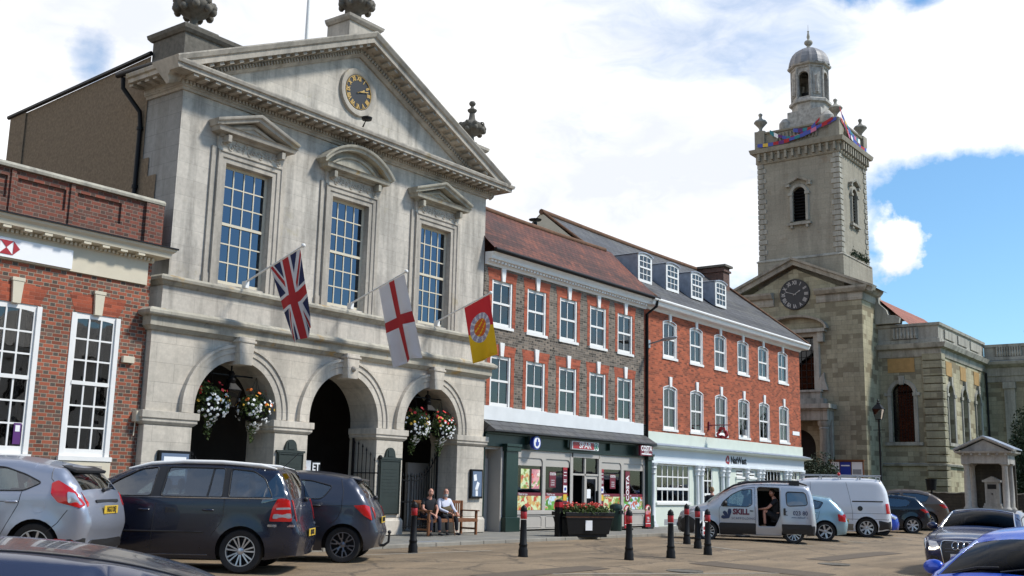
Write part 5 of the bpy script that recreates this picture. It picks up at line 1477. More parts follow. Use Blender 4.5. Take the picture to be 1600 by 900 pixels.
# great window
mb = MB(); mb.box(FX + .35, FX + .40, 22.98, 25.1, 7.15, 10.2); gw = mb.build('west_window', M['church_glass'], fr)
mb = MB()
for k in range(1, 7): mb.box(FX + .32, FX + .35, 22.98 + k * .30, 23.01 + k * .30, 7.15, 10.2)
for k in range(1, 8): mb.box(FX + .32, FX + .35, 22.98, 25.1, 7.15 + k * .38, 7.18 + k * .38)
mb.build('glazing_bars', M['black_iron'], gw)
mb = MB()
mb.sweep([(22.98, 7.1), (22.98, 10.2), (25.1, 10.2), (25.1, 7.1)][::-1], [(0, 0), (0, -.10), (-.3, -.12), (-.34, -.05), (-.36, 0)][::1], YZ(FX))
for y in (22.35, 25.35): mb.box(FX - .3, FX, y, y + .34, 9.85, 10.45)
mb.box(FX - .42, FX, 22.2, 25.9, 10.42, 10.62)
path = [(YC - 1.85 * math.cos(PI * k / 14), 10.58 + .78 * math.sin(PI * k / 14)) for k in range(15)]
mb.sweep(path, [(0, 0), (0, -.42), (.12, -.46), (.12, 0)], YZ(FX))
mb.box(FX - .25, FX, 22.6, 25.5, 6.55, 7.08); mb.box(FX - .35, FX, 22.5, 25.6, 7.0, 7.12)
for y in (22.35, 25.4): mb.prism([(y - .15, 7.1), (y + .35, 7.1), (y + .30, 7.8), (y + .05, 8.1), (y, 7.6)], YZ(FX), -.15, 0)
mb.build('west_window_surround', M['church_trim'], fr)
# doorcase: entablature on columns, square piers
mb = MB()
mb.box(FX - 1.0, FX, 21.95, 26.1, 5.35, 6.0); mb.box(FX - 1.25, FX, 21.75, 26.3, 6.0, 6.25); mb.box(FX - 1.1, FX, 21.9, 26.2, 5.9, 6.0); mb.box(FX - .6, FX, 22.3, 25.8, 6.25, 6.6)
for y in (22.3, 25.75):
    mb.lathe([(.36, 0), (.36, .2), (.30, .28), (.29, 1.8), (.25, 4.35), (.30, 4.42), (.25, 4.5), (.34, 4.62), (.36, 4.8), (.36, 4.88)], (FX - .6, y, .47), 18)
    mb.box(FX - .28, FX, y - .33, y + .33, .4, 5.36)
mb.build('doorcase', M['church_trim'], fr, smooth=40)
# south aisle: west wall X=AX, south wall Y=AS
AX, AS, AE, AN = 62.0, 16.75, 72.0, 20.3
aw = arch(18.90, .62, 4.28, 7.0, 16)
mb = MB(); mb.panel(rect(AS, AN, .3, 9.2), [aw], YZ(AX), .35); mb.build('aisle_west_wall', M['church'], CH)
mb = MB()
sw_ = [arch(x, .58, 4.28, 6.95, 16) for x in (63.75, 66.75, 69.8)]
mb.panel(rect(AX, AE, .3, 9.2), sw_, lambda u, v, w_: (u, AS + w_, v), .35); mb.build('aisle_south_wall', M['church_sunlit_tone'], CH)
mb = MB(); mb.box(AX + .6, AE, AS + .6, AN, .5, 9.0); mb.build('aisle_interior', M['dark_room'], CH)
def chwin(c, r, f, nm='aisle_window'):
    mb = MB(); mb.prism(arch(c, r + .02, 4.26, 6.97, 14), f, .28, .29); wn = mb.build(nm, M['church_glass'], CH)
    mb = MB()
    k = -r + .14
    while k < r:
        zt = 6.97 + math.sqrt(max(0, r * r - k * k)); mb.prism(rect(c + k - .012, c + k + .012, 4.28, zt), f, .25, .275); k += .16
    z = 4.45
    while z < 7.4:
        hw_ = r if z < 6.97 else math.sqrt(max(0, r * r - (z - 6.97) ** 2)); mb.prism(rect(c - hw_, c + hw_, z - .012, z + .012), f, .25, .275); z += .17
    mb.build('leading', M['black_iron' if c < 20 else 'steel'], wn)
    mb = MB()
    pth = [(c - r, 4.28)] + [(c - r * math.cos(PI * q / 14), 6.97 + r * math.sin(PI * q / 14)) for q in range(15)] + [(c + r, 4.28)]
    mb.sweep(pth, [(0, 0), (0, -.06), (.20, -.08), (.22, 0)], f)
    mb.prism(rect(c - r - .42, c + r + .42, 4.08, 4.26), f, -.14, 0)
    for s_ in (-1, 1): mb.prism(rect(c + s_ * (r + .16) - .2, c + s_ * (r + .16) + .2, 6.86, 7.04), f, -.11, 0)
    mb.prism([(c - .11, 7.5), (c + .11, 7.5), (c + .16, 8.0), (c - .16, 8.0)], f, -.16, 0)
    mb.build('window_surround', M['church_trim'], wn)
chwin(18.90, .62, YZ(AX))
for x in (63.75, 66.75, 69.8): chwin(x, .58, lambda u, v, w_: (u, AS + w_, v))
mb = MB(); mb.box(AX - .03, AX, 18.15, 19.65, 8.2, 9.0); mb.build('ochre_panel', M['yellow_panel'], CH)
for x in (62.95, 65.95, 69.0): mb = MB(); mb.box(x + .1, x + 1.3, AS - .03, AS, 8.05, 8.85); mb.build('ochre_panel', M['yellow_panel'], CH)
mb = MB()
for k in range(20):
    z = .55 + k * .435
    mb.box(AX - .12, AX + .62, AS - .12, AS + .95, z, z + .385)
mb.build('banded_quoins', M['church'], CH, bevel=.03)
mb = MB()
mb.sweep([(AX, AN), (AX, AS), (AE, AS)], [(0, 9.05), (-.06, 9.05), (-.10, 9.2), (-.12, 9.45), (-.35, 9.52), (-.42, 9.7), (-.45, 9.78), (0, 9.85)], PLAN)
mb.sweep([(AX, AN), (AX, AS), (AE, AS)], [(.3, 9.8), (-.05, 9.8), (-.05, 10.05), (.02, 10.08), (.02, 10.75), (-.08, 10.80), (-.10, 10.95), (.3, 11.0)], PLAN)
mb.build('aisle_cornice', M['church_trim'], CH)
mb = MB(); mb.sweep([(AX, AN), (AX, AS), (AE, AS)], [(0, 2.95), (-.14, 2.95), (-.18, 3.05), (0, 3.1)], PLAN); mb.build('plinth_course', M['church_trim'], CH)
mb = MB()
mb.box(AX - .1, AX + .0, 17.9, 19.1 + .3, 10.08, 10.72)
for k in range(7): mb.lathe([(.07, 0), (.10, .18), (.05, .42), (.08, .62)], (AX - .02, 18.0 + k * .2, 10.1), 8)
mb.build('balustrade_panel', M['church_trim'], CH)
for x in (64, 66.8, 69.6): mb = MB(); mb.box(x - .9, x + 1.1, AS - .05, AS + .02, 10.15, 10.65); mb.build('balustrade_panel', M['church_trim'], CH)
mb = MB()
for k in range(7): mb.lathe([(.07, 0), (.10, .18), (.05, .42), (.08, .62)], (AX - .13, 18.0 + k * .2, 10.1), 8)
mb.build('baluster', M['church_trim'], CH)
# scroll against the tower base, nave roof, transept
mb = MB(); mb.prism([(18.8, 11.0), (20.2, 11.0), (20.2, 12.9), (20.0, 12.9), (19.9, 12.2), (19.5, 11.8), (19.4, 11.5), (19.0, 11.45), (18.75, 11.3)], YZ(61.6), 0, .6); mb.build('scroll', M['church_trim'], CH)
mb = MB(); mb.add([(61.9, 18.3, 10.9), (73, 18.3, 10.9), (71.2, 20.1, 12.6), (61.9, 20.1, 12.6), (61.9, 26, 12.5), (71.2, 26, 12.5)], [(0, 1, 2, 3), (3, 2, 5, 4)]); mb.build('nave_roof', M['red_tile'], CH)
TXX = 72.0
mb = MB(); mb.box(TXX, TXX + 8, 13.6, 22, .3, 9.3); mb.build('transept', M['church'], CH)
mb = MB()
for y in (15.05, 13.6): mb.box(TXX - .12, TXX, y, y + .62, .5, 8.4); mb.box(TXX - .2, TXX, y - .06, y + .68, 8.0, 8.4)
mb.sweep([(TXX, 16.75), (TXX, 13.6), (TXX + 8, 13.6)], [(0, 8.42), (-.10, 8.42), (-.12, 8.75), (-.18, 8.8), (-.18, 9.3), (-.3, 9.35), (-.5, 9.5), (-.55, 9.68), (0, 9.8)], PLAN)
mb.sweep([(TXX, 16.75), (TXX, 13.6), (TXX + 8, 13.6)], [(.3, 9.8), (-.1, 9.8), (-.1, 10.0), (.02, 10.02), (.02, 10.6), (-.08, 10.63), (-.10, 10.8), (.3, 10.85)], PLAN)
for k in range(10): mb.lathe([(.06, 0), (.09, .18), (.05, .4), (.07, .6)], (TXX - .06, 14.6 + k * .15, 10.02), 8)
mb.box(TXX - .1, TXX + .4, 13.5, 14.2, 9.9, 10.9)
mb.lathe([(.18, 0), (.10, .14), (.10, .25), (.20, .38), (.36, .56), (.40, .66), (.34, .76), (.16, .84), (.09, 1.0), (.13, 1.12), (0, 1.28)], (TXX + .3, 14.0, 10.9), 14)
mb.build('transept_dressings', M['church_trim'], CH)
mb = MB(); mb.tube([(AE - .2, AS - .1, 9.0), (AE - .2, AS - .1, .5)], .06, 8); mb.build('downpipe', M['black_iron'], CH)
# weeds on the tower ledge
mb = MB(); rr = random.Random(4)
for k in range(420):
    x = TX + 1.2 + rr.random() * 2.9; z = 15.15 + abs(rr.gauss(0, .16)); y = TS - .12 + rr.uniform(-.12, .1)
    s_ = .07; mb.add([(x, y, z), (x + s_, y - rr.random() * .08, z + rr.uniform(-.05, .05)), (x + rr.uniform(-.05, .05), y - rr.random() * .1, z + s_)], [(0, 1, 2)])
o = mb.build('ledge_weeds', M['leaf_dark']); tag(o, 'weeds sprouting on the stone ledge of the church tower', 'weeds'); o['kind'] = 'stuff'

# ------------------------------------------------------------------ churchyard
mb = MB(); mb.box(57.2, 90, -40, 34, -.5, .95); struct(mb.build('churchyard_ground', M['grass']))
def rough_wall(x, y0, y1, z0, z1, name, lab, seed=1):
    rr = random.Random(seed); mb = MB(); n = int((y1 - y0) / .28)
    vs = []; 
    for i in range(n + 1):
        y = y0 + (y1 - y0) * i / n; dz_ = rr.uniform(-.03, .03)
        vs += [(x - rr.random() * .03, y, z0), (x - rr.random() * .05, y, z1 - .12), (x - .05 + rr.random() * .03, y, z1 - .02 + dz_), (x + .2, y, z1 + .03 + dz_), (x + .42, y, z1 - .05), (x + .45, y, z0)]
    mb.add(vs, [(i * 6 + k, i * 6 + k + 1, (i + 1) * 6 + k + 1, (i + 1) * 6 + k) for i in range(n) for k in range(5)] + [(0, 1, 2, 3, 4, 5), tuple(n * 6 + k for k in range(6))])
    return tag(mb.build(name, M['rubble']), lab, 'wall')
rough_wall(57.0, 5.0, 23.2, -.2, 1.52, 'churchyard_wall', 'low dark rubble wall of the churchyard behind the parked cars')
# ------------------------------------------------------------------ pump monument portico
GXm = 55.0
gb = .74; gl, gr = 13.88, 12.17
PM = empty('pump_portico', (GXm, 13.0, gb), 'small pale stone portico with a pediment on four columns in front of the churchyard wall', 'monument')
mb = MB(); mb.box(GXm - .35, GXm + 1.45, gr - .35, gl + .35, .2, gb); mb.build('base', M['monument'], PM)
for x in (GXm, GXm + 1.05):
    for y in (gl, gr):
        mb = MB(); mb.lathe([(.22, 0), (.22, .06), (.18, .11), (.145, .16), (.148, .9), (.12, 1.97), (.135, 2.0), (.125, 2.03), (.16, 2.09), (.22, 2.12), (.22, 2.17)], (x, y, gb), 18); mb.build('column', M['monument'], PM, smooth=50)
mb = MB()
mb.sweep([(GXm - .18, gl + .2), (GXm - .18, gr - .2), (GXm + 1.23, gr - .2), (GXm + 1.23, gl + .2)], [(.36, gb + 2.17), (0, gb + 2.17), (0, gb + 2.55), (-.04, gb + 2.57), (-.12, gb + 2.62), (-.22, gb + 2.66), (-.25, gb + 2.74), (.36, gb + 2.76)], PLAN, closed=True)
for k in range(6):
    y = gr - .15 + (gl - gr + .2) * k / 5; mb.box(GXm - .36, GXm - .18, y - .05, y + .05, gb + 2.55, gb + 2.65)
mb.build('entablature', M['monument'], PM)
mb = MB(); yc = (gl + gr) / 2; hw = (gl - gr) / 2 + .43
mb.prism([(yc - hw + .1, gb + 2.72), (yc + hw - .1, gb + 2.72), (yc, gb + 3.28)], YZ(GXm - .12), 0, 1.25)
mb.sweep([(yc + hw + .05, gb + 2.74), (yc, gb + 3.34), (yc - hw - .05, gb + 2.74)], [(0, .3), (0, -.3), (-.06, -.34), (-.10, -.34), (-.10, .3)], YZ(GXm))
mb.build('pediment', M['monument'], PM)
mb = MB()
for s_ in (-1, 1):
    mb.hexa([(GXm - .32, yc, gb + 3.43), (GXm + 1.45, yc, gb + 3.43), (GXm + 1.45, yc + s_ * (hw + .08), gb + 2.82), (GXm - .32, yc + s_ * (hw + .08), gb + 2.82),
             (GXm - .32, yc, gb + 3.48), (GXm + 1.45, yc, gb + 3.48), (GXm + 1.45, yc + s_ * (hw + .08), gb + 2.86), (GXm - .32, yc + s_ * (hw + .08), gb + 2.86)])
mb.build('roof', M['lead'], PM)
mb = MB(); mb.box(GXm + 1.25, GXm + 1.35, gr - .2, gl + .2, gb, gb + 2.4); mb.build('back_wall', M['rubble'], PM)
yy = yc - .10
mb = MB(); mb.box(GXm + .5, GXm + 1.1, yy - .42, yy + .42, gb, gb + .18); mb.box(GXm + .55, GXm + 1.05, yy - .38, yy + .38, gb + .18, gb + .3)
mb.box(GXm + .6, GXm + 1.0, yy - .32, yy + .32, gb + .3, gb + 1.3); mb.box(GXm + .53, GXm + 1.05, yy - .42, yy + .42, gb + 1.3, gb + 1.4); mb.prism([(yy - .36, gb + 1.4), (yy + .36, gb + 1.4), (yy, gb + 1.58)], YZ(GXm + .55), 0, .45)
pc = mb.build('pump_case', M['monument'], PM)
mb = MB(); mb.box(GXm + .585, GXm + .6, yy - .2, yy + .2, gb + .98, gb + 1.2); mb.lathe([(.03, 0), (.04, .05)], (GXm + .56, yy, gb + .75), 8, axis='x'); mb.build('pump_tablet', M['black_iron'], pc)

# notice board, bin, lamp, shrubs
mb = MB(); mb.box(56.86, 56.93, 19.50, 21.30, 2.25, 3.06)
for y in (19.55, 21.2): mb.box(56.88, 56.95, y, y + .07, .7, 2.3)
mb.box(56.75, 56.95, 19.45, 21.35, 3.06, 3.12)
nb = mb.build('notice_board', M['wood']); tag(nb, 'wooden church notice board with three panes on posts beside the shrub', 'notice board')
for k, (a, b_, mt) in enumerate(((20.80, 21.24, 'white'), (20.18, 20.74, 'noticeblue'), (19.56, 20.12, 'white'))):
    mb = MB(); mb.box(56.84, 56.86, a, b_, 2.31, 3.0); pn = mb.build('notice_panel', M[mt] if k != 1 else M['blue'], nb)
    mb = MB()
    if k == 1: mb.box(56.83, 56.84, a + .05, b_ - .05, 2.78, 2.84)
    else: mb.box(56.83, 56.84, a + .05, b_ - .05, 2.36, 2.62)
    mb.build('notice_sheet', M['white'] if k == 1 else M['grey_panel'], pn)
mb = MB(); 
for k in range(12):
    a = 2 * PI * k / 12
mb.lathe([(.22, 0), (.27, .5), (.29, .5), (.29, .55), (.26, .55), (.2, .05)], (56.8, 16.07, 1.62), 14)
mb.box(56.78, 56.86, 16.03, 16.11, .9, 1.7)
tag(mb.build('litter_basket', M['black_iron'], smooth=40), 'black post-mounted litter basket above the churchyard wall', 'litter bin')
def lantern(parent, c, s, hang=False, name='lantern'):
    """four sided tapering street lantern: glazed body, frame, roof and finial; c = centre of its base"""
    x, y, z = c
    mb = MB()
    b_, t_ = .10 * s, .19 * s; h = .42 * s
    cor = lambda q, zz: [(x + q, y + q, zz), (x - q, y + q, zz), (x - q, y - q, zz), (x + q, y - q, zz)]
    lo_, hi_ = cor(b_, z), cor(t_, z + h)
    for k in range(4):
        mb.tube([lo_[k], hi_[k]], .012 * s, 5); mb.tube([lo_[k], lo_[(k + 1) % 4]], .015 * s, 5); mb.tube([hi_[k], hi_[(k + 1) % 4]], .02 * s, 5)
    q = t_ * 1.08
    r0, r1, r2 = cor(q, z + h), cor(q * .45, z + h + .17 * s), cor(q * .3, z + h + .2 * s)
    mb.add(r0 + r1 + r2, [(k, (k + 1) % 4, 4 + (k + 1) % 4, 4 + k) for k in range(4)] + [(4 + k, 4 + (k + 1) % 4, 8 + (k + 1) % 4, 8 + k) for k in range(4)] + [(8, 9, 10, 11)])
    mb.lathe([(.07 * s, 0), (.075 * s, .05 * s), (.03 * s, .09 * s), (.05 * s, .13 * s), (.015 * s, .2 * s), (0, .24 * s)], (x, y, z + h + .2 * s), 10)
    L = mb.build(name, M['black_iron'], parent)
    mb = MB(); mb.add(cor(b_ * .97, z + .01) + cor(t_ * .96, z + h), [(k, (k + 1) % 4, 4 + (k + 1) % 4, 4 + k) for k in range(4)]); mb.build('lantern_glass', M['church_glass'], L)
    return L
LPx, LPy = 54.9, 17.96
lp = empty('street_lamp', (LPx, LPy, .4), 'tall thin black lamp post with a lantern top in front of the church', 'street lamp')
mb = MB(); mb.lathe([(.14, 0), (.14, .5), (.08, .6), (.07, 1.2), (.05, 1.3), (.045, 4.6), (.07, 4.65), (.03, 4.75)], (LPx, LPy, .35), 12)
mb.tube([(LPx, LPy - .3, 4.55), (LPx, LPy + .3, 4.55)], .018, 6); mb.build('post', M['black_iron'], lp, smooth=50)
lantern(lp, (LPx, LPy, 5.08), 1.25)
# foliage clumps
def foliage(mb, c, rx, ry, rz, n, s, seed, mi=None, lump=5, squash=1.0):
    rr = random.Random(seed)
    lobes = [(Vector((rr.uniform(-1, 1), rr.uniform(-1, 1), rr.uniform(-.8, 1))) * .55, rr.uniform(.45, .75)) for _ in range(lump)]
    for k in range(n):
        o, lr = rr.choice(lobes)
        d_ = Vector((rr.gauss(0, 1), rr.gauss(0, 1), rr.gauss(0, 1))).normalized() * (lr * (1 - .45 * rr.random() ** 2))
        p = o + d_; p = Vector((c[0] + p.x * rx, c[1] + p.y * ry, c[2] + p.z * rz))
        a = Vector((rr.gauss(0, 1), rr.gauss(0, 1), rr.gauss(0, 1))).normalized(); b_ = a.cross(Vector((rr.gauss(0, 1), rr.gauss(0, 1), rr.gauss(0, 1)))).normalized()
        q = s * rr.uniform(.6, 1.3)
        mb.add([p - a * q, p + b_ * q * .45, p + a * q, p - b_ * q * .45], [(0, 1, 2, 3)], mi)
def shrub(loc, rx, ry, rz, n, s, label, name, seed, cat='shrub'):
    r0 = empty(name, loc, label, cat)
    mb = MB(); rr = random.Random(seed)
    for k in range(7):
        a = rr.random() * 6.28; mb.tube([(loc[0], loc[1], loc[2]), (loc[0] + rx * .3 * math.cos(a), loc[1] + ry * .3 * math.sin(a), loc[2] + rz * .8), (loc[0] + rx * .6 * math.cos(a), loc[1] + ry * .6 * math.sin(a), loc[2] + rz * 1.5)], [.05, .035, .01], 6)
    mb.build('stem', M['soil'], r0)
    mb = MB(); foliage(mb, (loc[0], loc[1], loc[2] + rz), rx, ry, rz, n, s, seed, lump=12); mb.build('crown', M['leaf_dark'], r0)
shrub((55.2, 21.35, .45), 1.1, 1.25, 1.35, 6500, .07, 'rounded dark green shrub between the green bank front and the church notice board', 'shrub', 5)
shrub((62.0, 12.45, .9), 1.5, 1.1, 2.6, 9000, .09, 'dark evergreen tree at the right edge of the view beside the small portico', 'yew_tree', 8, 'tree')
# ------------------------------------------------------------------ vehicles
M['tyre'] = simple('tyre rubber', (.014, .014, .015), .8, var=.2, scale=20, bmp=.1)
M['alloy'] = simple('silver alloy', (.52, .53, .55), .3, metal=.7, var=.1)
M['alloy_dark'] = simple('dark gunmetal alloy', (.20, .20, .22), .3, metal=.7, var=.1)
M['hub_dark'] = simple('dark brake and hub', (.02, .02, .022), .6)
M['trim'] = simple('black plastic trim', (.018, .018, .02), .5, var=.15)
M['chrome'] = simple('bright trim', (.65, .66, .68), .15, metal=.9, var=.05)
M['car_glass'] = glassy('car glass', (.32, .39, .42), .12)
M['screen_glass'] = glassy('windscreen glass', (.12, .16, .28), -.03, 1.28, .02)
M['car_glass_dark'] = glassy('privacy glass', (.05, .07, .09), .05)
M['seat'] = simple('dark seat cloth', (.025, .025, .03), .9)
M['lamp_red'] = simple('red lamp lens', (.50, .012, .012), .12, coat=.6, var=.1)
M['lamp_clear'] = simple('clear lamp lens', (.55, .56, .60), .1, metal=.4, coat=.8, var=.3, scale=25)
M['lamp_lit'] = simple('lit running lamp', (1, .86, .62), .3, emit=5)
M['plate_y'] = simple('yellow number plate', (.66, .45, .05), .4)
M['plate_w'] = simple('white number plate', (.68, .70, .74), .4)
def paint_mat(name, col, metal=.35, rough=.3):
    return simple(name, col, rough, metal=metal, var=.06, scale=2, coat=.5)
PAINT = {
 'silver': paint_mat('silver blue car paint', (.31, .335, .40), .5), 'navy': paint_mat('dark blue grey car paint', (.010, .014, .030), .2, .25),
 'slate': paint_mat('slate grey car paint', (.055, .06, .08), .5), 'bonnet': paint_mat('dark slate blue car paint', (.05, .06, .10), .5, .2),
 'vansilver': paint_mat('silver van paint', (.47, .49, .53), .4), 'ice': paint_mat('pale ice blue car paint', (.30, .45, .52), .4),
 'white': paint_mat('white van paint', (.66, .68, .72), .0, .35), 'blue': paint_mat('bright blue car paint', (.016, .07, .48), .3, .22),
 'black': paint_mat('black car paint', (.006, .012, .022), .2, .15), 'bronze': paint_mat('bronze brown car paint', (.115, .088, .07), .5),
 'audi': paint_mat('deep navy car paint', (.008, .014, .055), .1, .2)}
MB0 = MB
def catmull(P, step=.06):
    if len(P) == 2:
        n = max(1, int(math.dist(P[0], P[1]) / step)); return [(P[0][0] + (P[1][0] - P[0][0]) * i / n, P[0][1] + (P[1][1] - P[0][1]) * i / n) for i in range(n + 1)]
    Q = [(2 * P[0][0] - P[1][0], 2 * P[0][1] - P[1][1])] + list(P) + [(2 * P[-1][0] - P[-2][0], 2 * P[-1][1] - P[-2][1])]
    out = [P[0]]
    for i in range(1, len(Q) - 2):
        n = max(1, int(math.dist(Q[i], Q[i + 1]) / step))
        for k in range(1, n + 1):
            t_ = k / n
            out.append(tuple(.5 * (2 * Q[i][j] + (-Q[i - 1][j] + Q[i + 1][j]) * t_ + (2 * Q[i - 1][j] - 5 * Q[i][j] + 4 * Q[i + 1][j] - Q[i + 2][j]) * t_ ** 2 + (-Q[i - 1][j] + 3 * Q[i][j] - 3 * Q[i + 1][j] + Q[i + 2][j]) * t_ ** 3) for j in (0, 1)))
    return out
def smooth_poly(P, r=.04):
    """round the corners of a polygon"""
    out = []; n = len(P)
    for i in range(n):
        a, b_, c = Vector(P[i - 1]), Vector(P[i]), Vector(P[(i + 1) % n])
        d0, d1 = (a - b_), (c - b_); q = min(r, d0.length * .45, d1.length * .45)
        p0, p1 = b_ + d0.normalized() * q, b_ + d1.normalized() * q
        for k in range(4):
            t_ = k / 3; out.append(tuple(p0 * (1 - t_) ** 2 + b_ * 2 * t_ * (1 - t_) + p1 * t_ ** 2))
    return out

def wheel(parent, c, r, wd, out, style, spokes):
    """c = hub centre, out = +1 when the outer face looks to +y"""
    w_ = empty('wheel', c); w_.parent = parent
    def MB():
        m_ = MB0(); b0 = m_.build
        def bb(*a, **k):
            m_.v = [(p[0] + c[0], p[1] + c[1], p[2] + c[2]) for p in m_.v]; return b0(*a, **k)
        m_.build = bb; return m_
    mb = MB(); h = wd / 2; ri = r * .70
    mb.lathe([(ri, -h), (r * .95, -h), (r, -h * .7), (r, h * .7), (r * .95, h), (ri + .02, h), (ri, h * .9), (ri, -h)], (0, 0, 0), 36, axis='y')
    mb.build('tyre', M['tyre'], w_, smooth=50)
    mb = MB(); o = out
    mb.lathe([(ri, -h * .9), (ri, h * .86 * 1), (ri * .94, h * .86), (ri * .92, h * .5), (ri * .92, -h * .9)] if o > 0 else [(ri, h * .9), (ri, -h * .86), (ri * .94, -h * .86), (ri * .92, -h * .5), (ri * .92, h * .9)], (0, 0, 0), 32, axis='y')
    def sp(a, r0, r1, w0, w1, y0, y1):
        ca, sa = math.cos(a), math.sin(a)
        q = lambda rr_, ww, yy: (rr_ * ca - ww * sa, yy * o, rr_ * sa + ww * ca)
        mb.hexa([q(r0, -w0, y0), q(r1, -w1, y1), q(r1, w1, y1), q(r0, w0, y0), q(r0, -w0, y0 + .02), q(r1, -w1, y1 + .02), q(r1, w1, y1 + .02), q(r0, w0, y0 + .02)])
    for k in range(spokes):
        a = 2 * PI * k / spokes + .3
        if style == 'twin':
            for dd in (-.15, .15): sp(a + dd * 1.1, r * .17, ri * .95, r * .030, r * .036, h * .55, h * .70)
        elif style == 'vee':
            sp(a, r * .12, ri * .55, r * .05, r * .045, h * .5, h * .66)
            ca, sa = math.cos(a), math.sin(a)
            for dd in (-.2, .2): sp(a + dd, ri * .45, ri * .95, r * .03, r * .035, h * .62, h * .7)
        elif style == 'fat': sp(a, r * .12, ri * .96, r * .085, r * .10, h * .5, h * .66)
        else: sp(a, r * .12, ri * .96, r * .045, r * .05, h * .5, h * .68)
    mb.lathe([(0, h * .78 * o), (r * .10, h * .78 * o), (r * .17, h * .66 * o), (r * .17, h * .3 * o)], (0, 0, 0), 20, axis='y')
    mb.build('rim', M['alloy_dark' if style == 'vee' else 'alloy'], w_, smooth=35)
    mb = MB(); mb.lathe([(0, h * .15 * o), (ri * .93, h * .15 * o)], (0, 0, 0), 24, axis='y'); mb.build('brake_disc', M['hub_dark'], w_)
    return w_

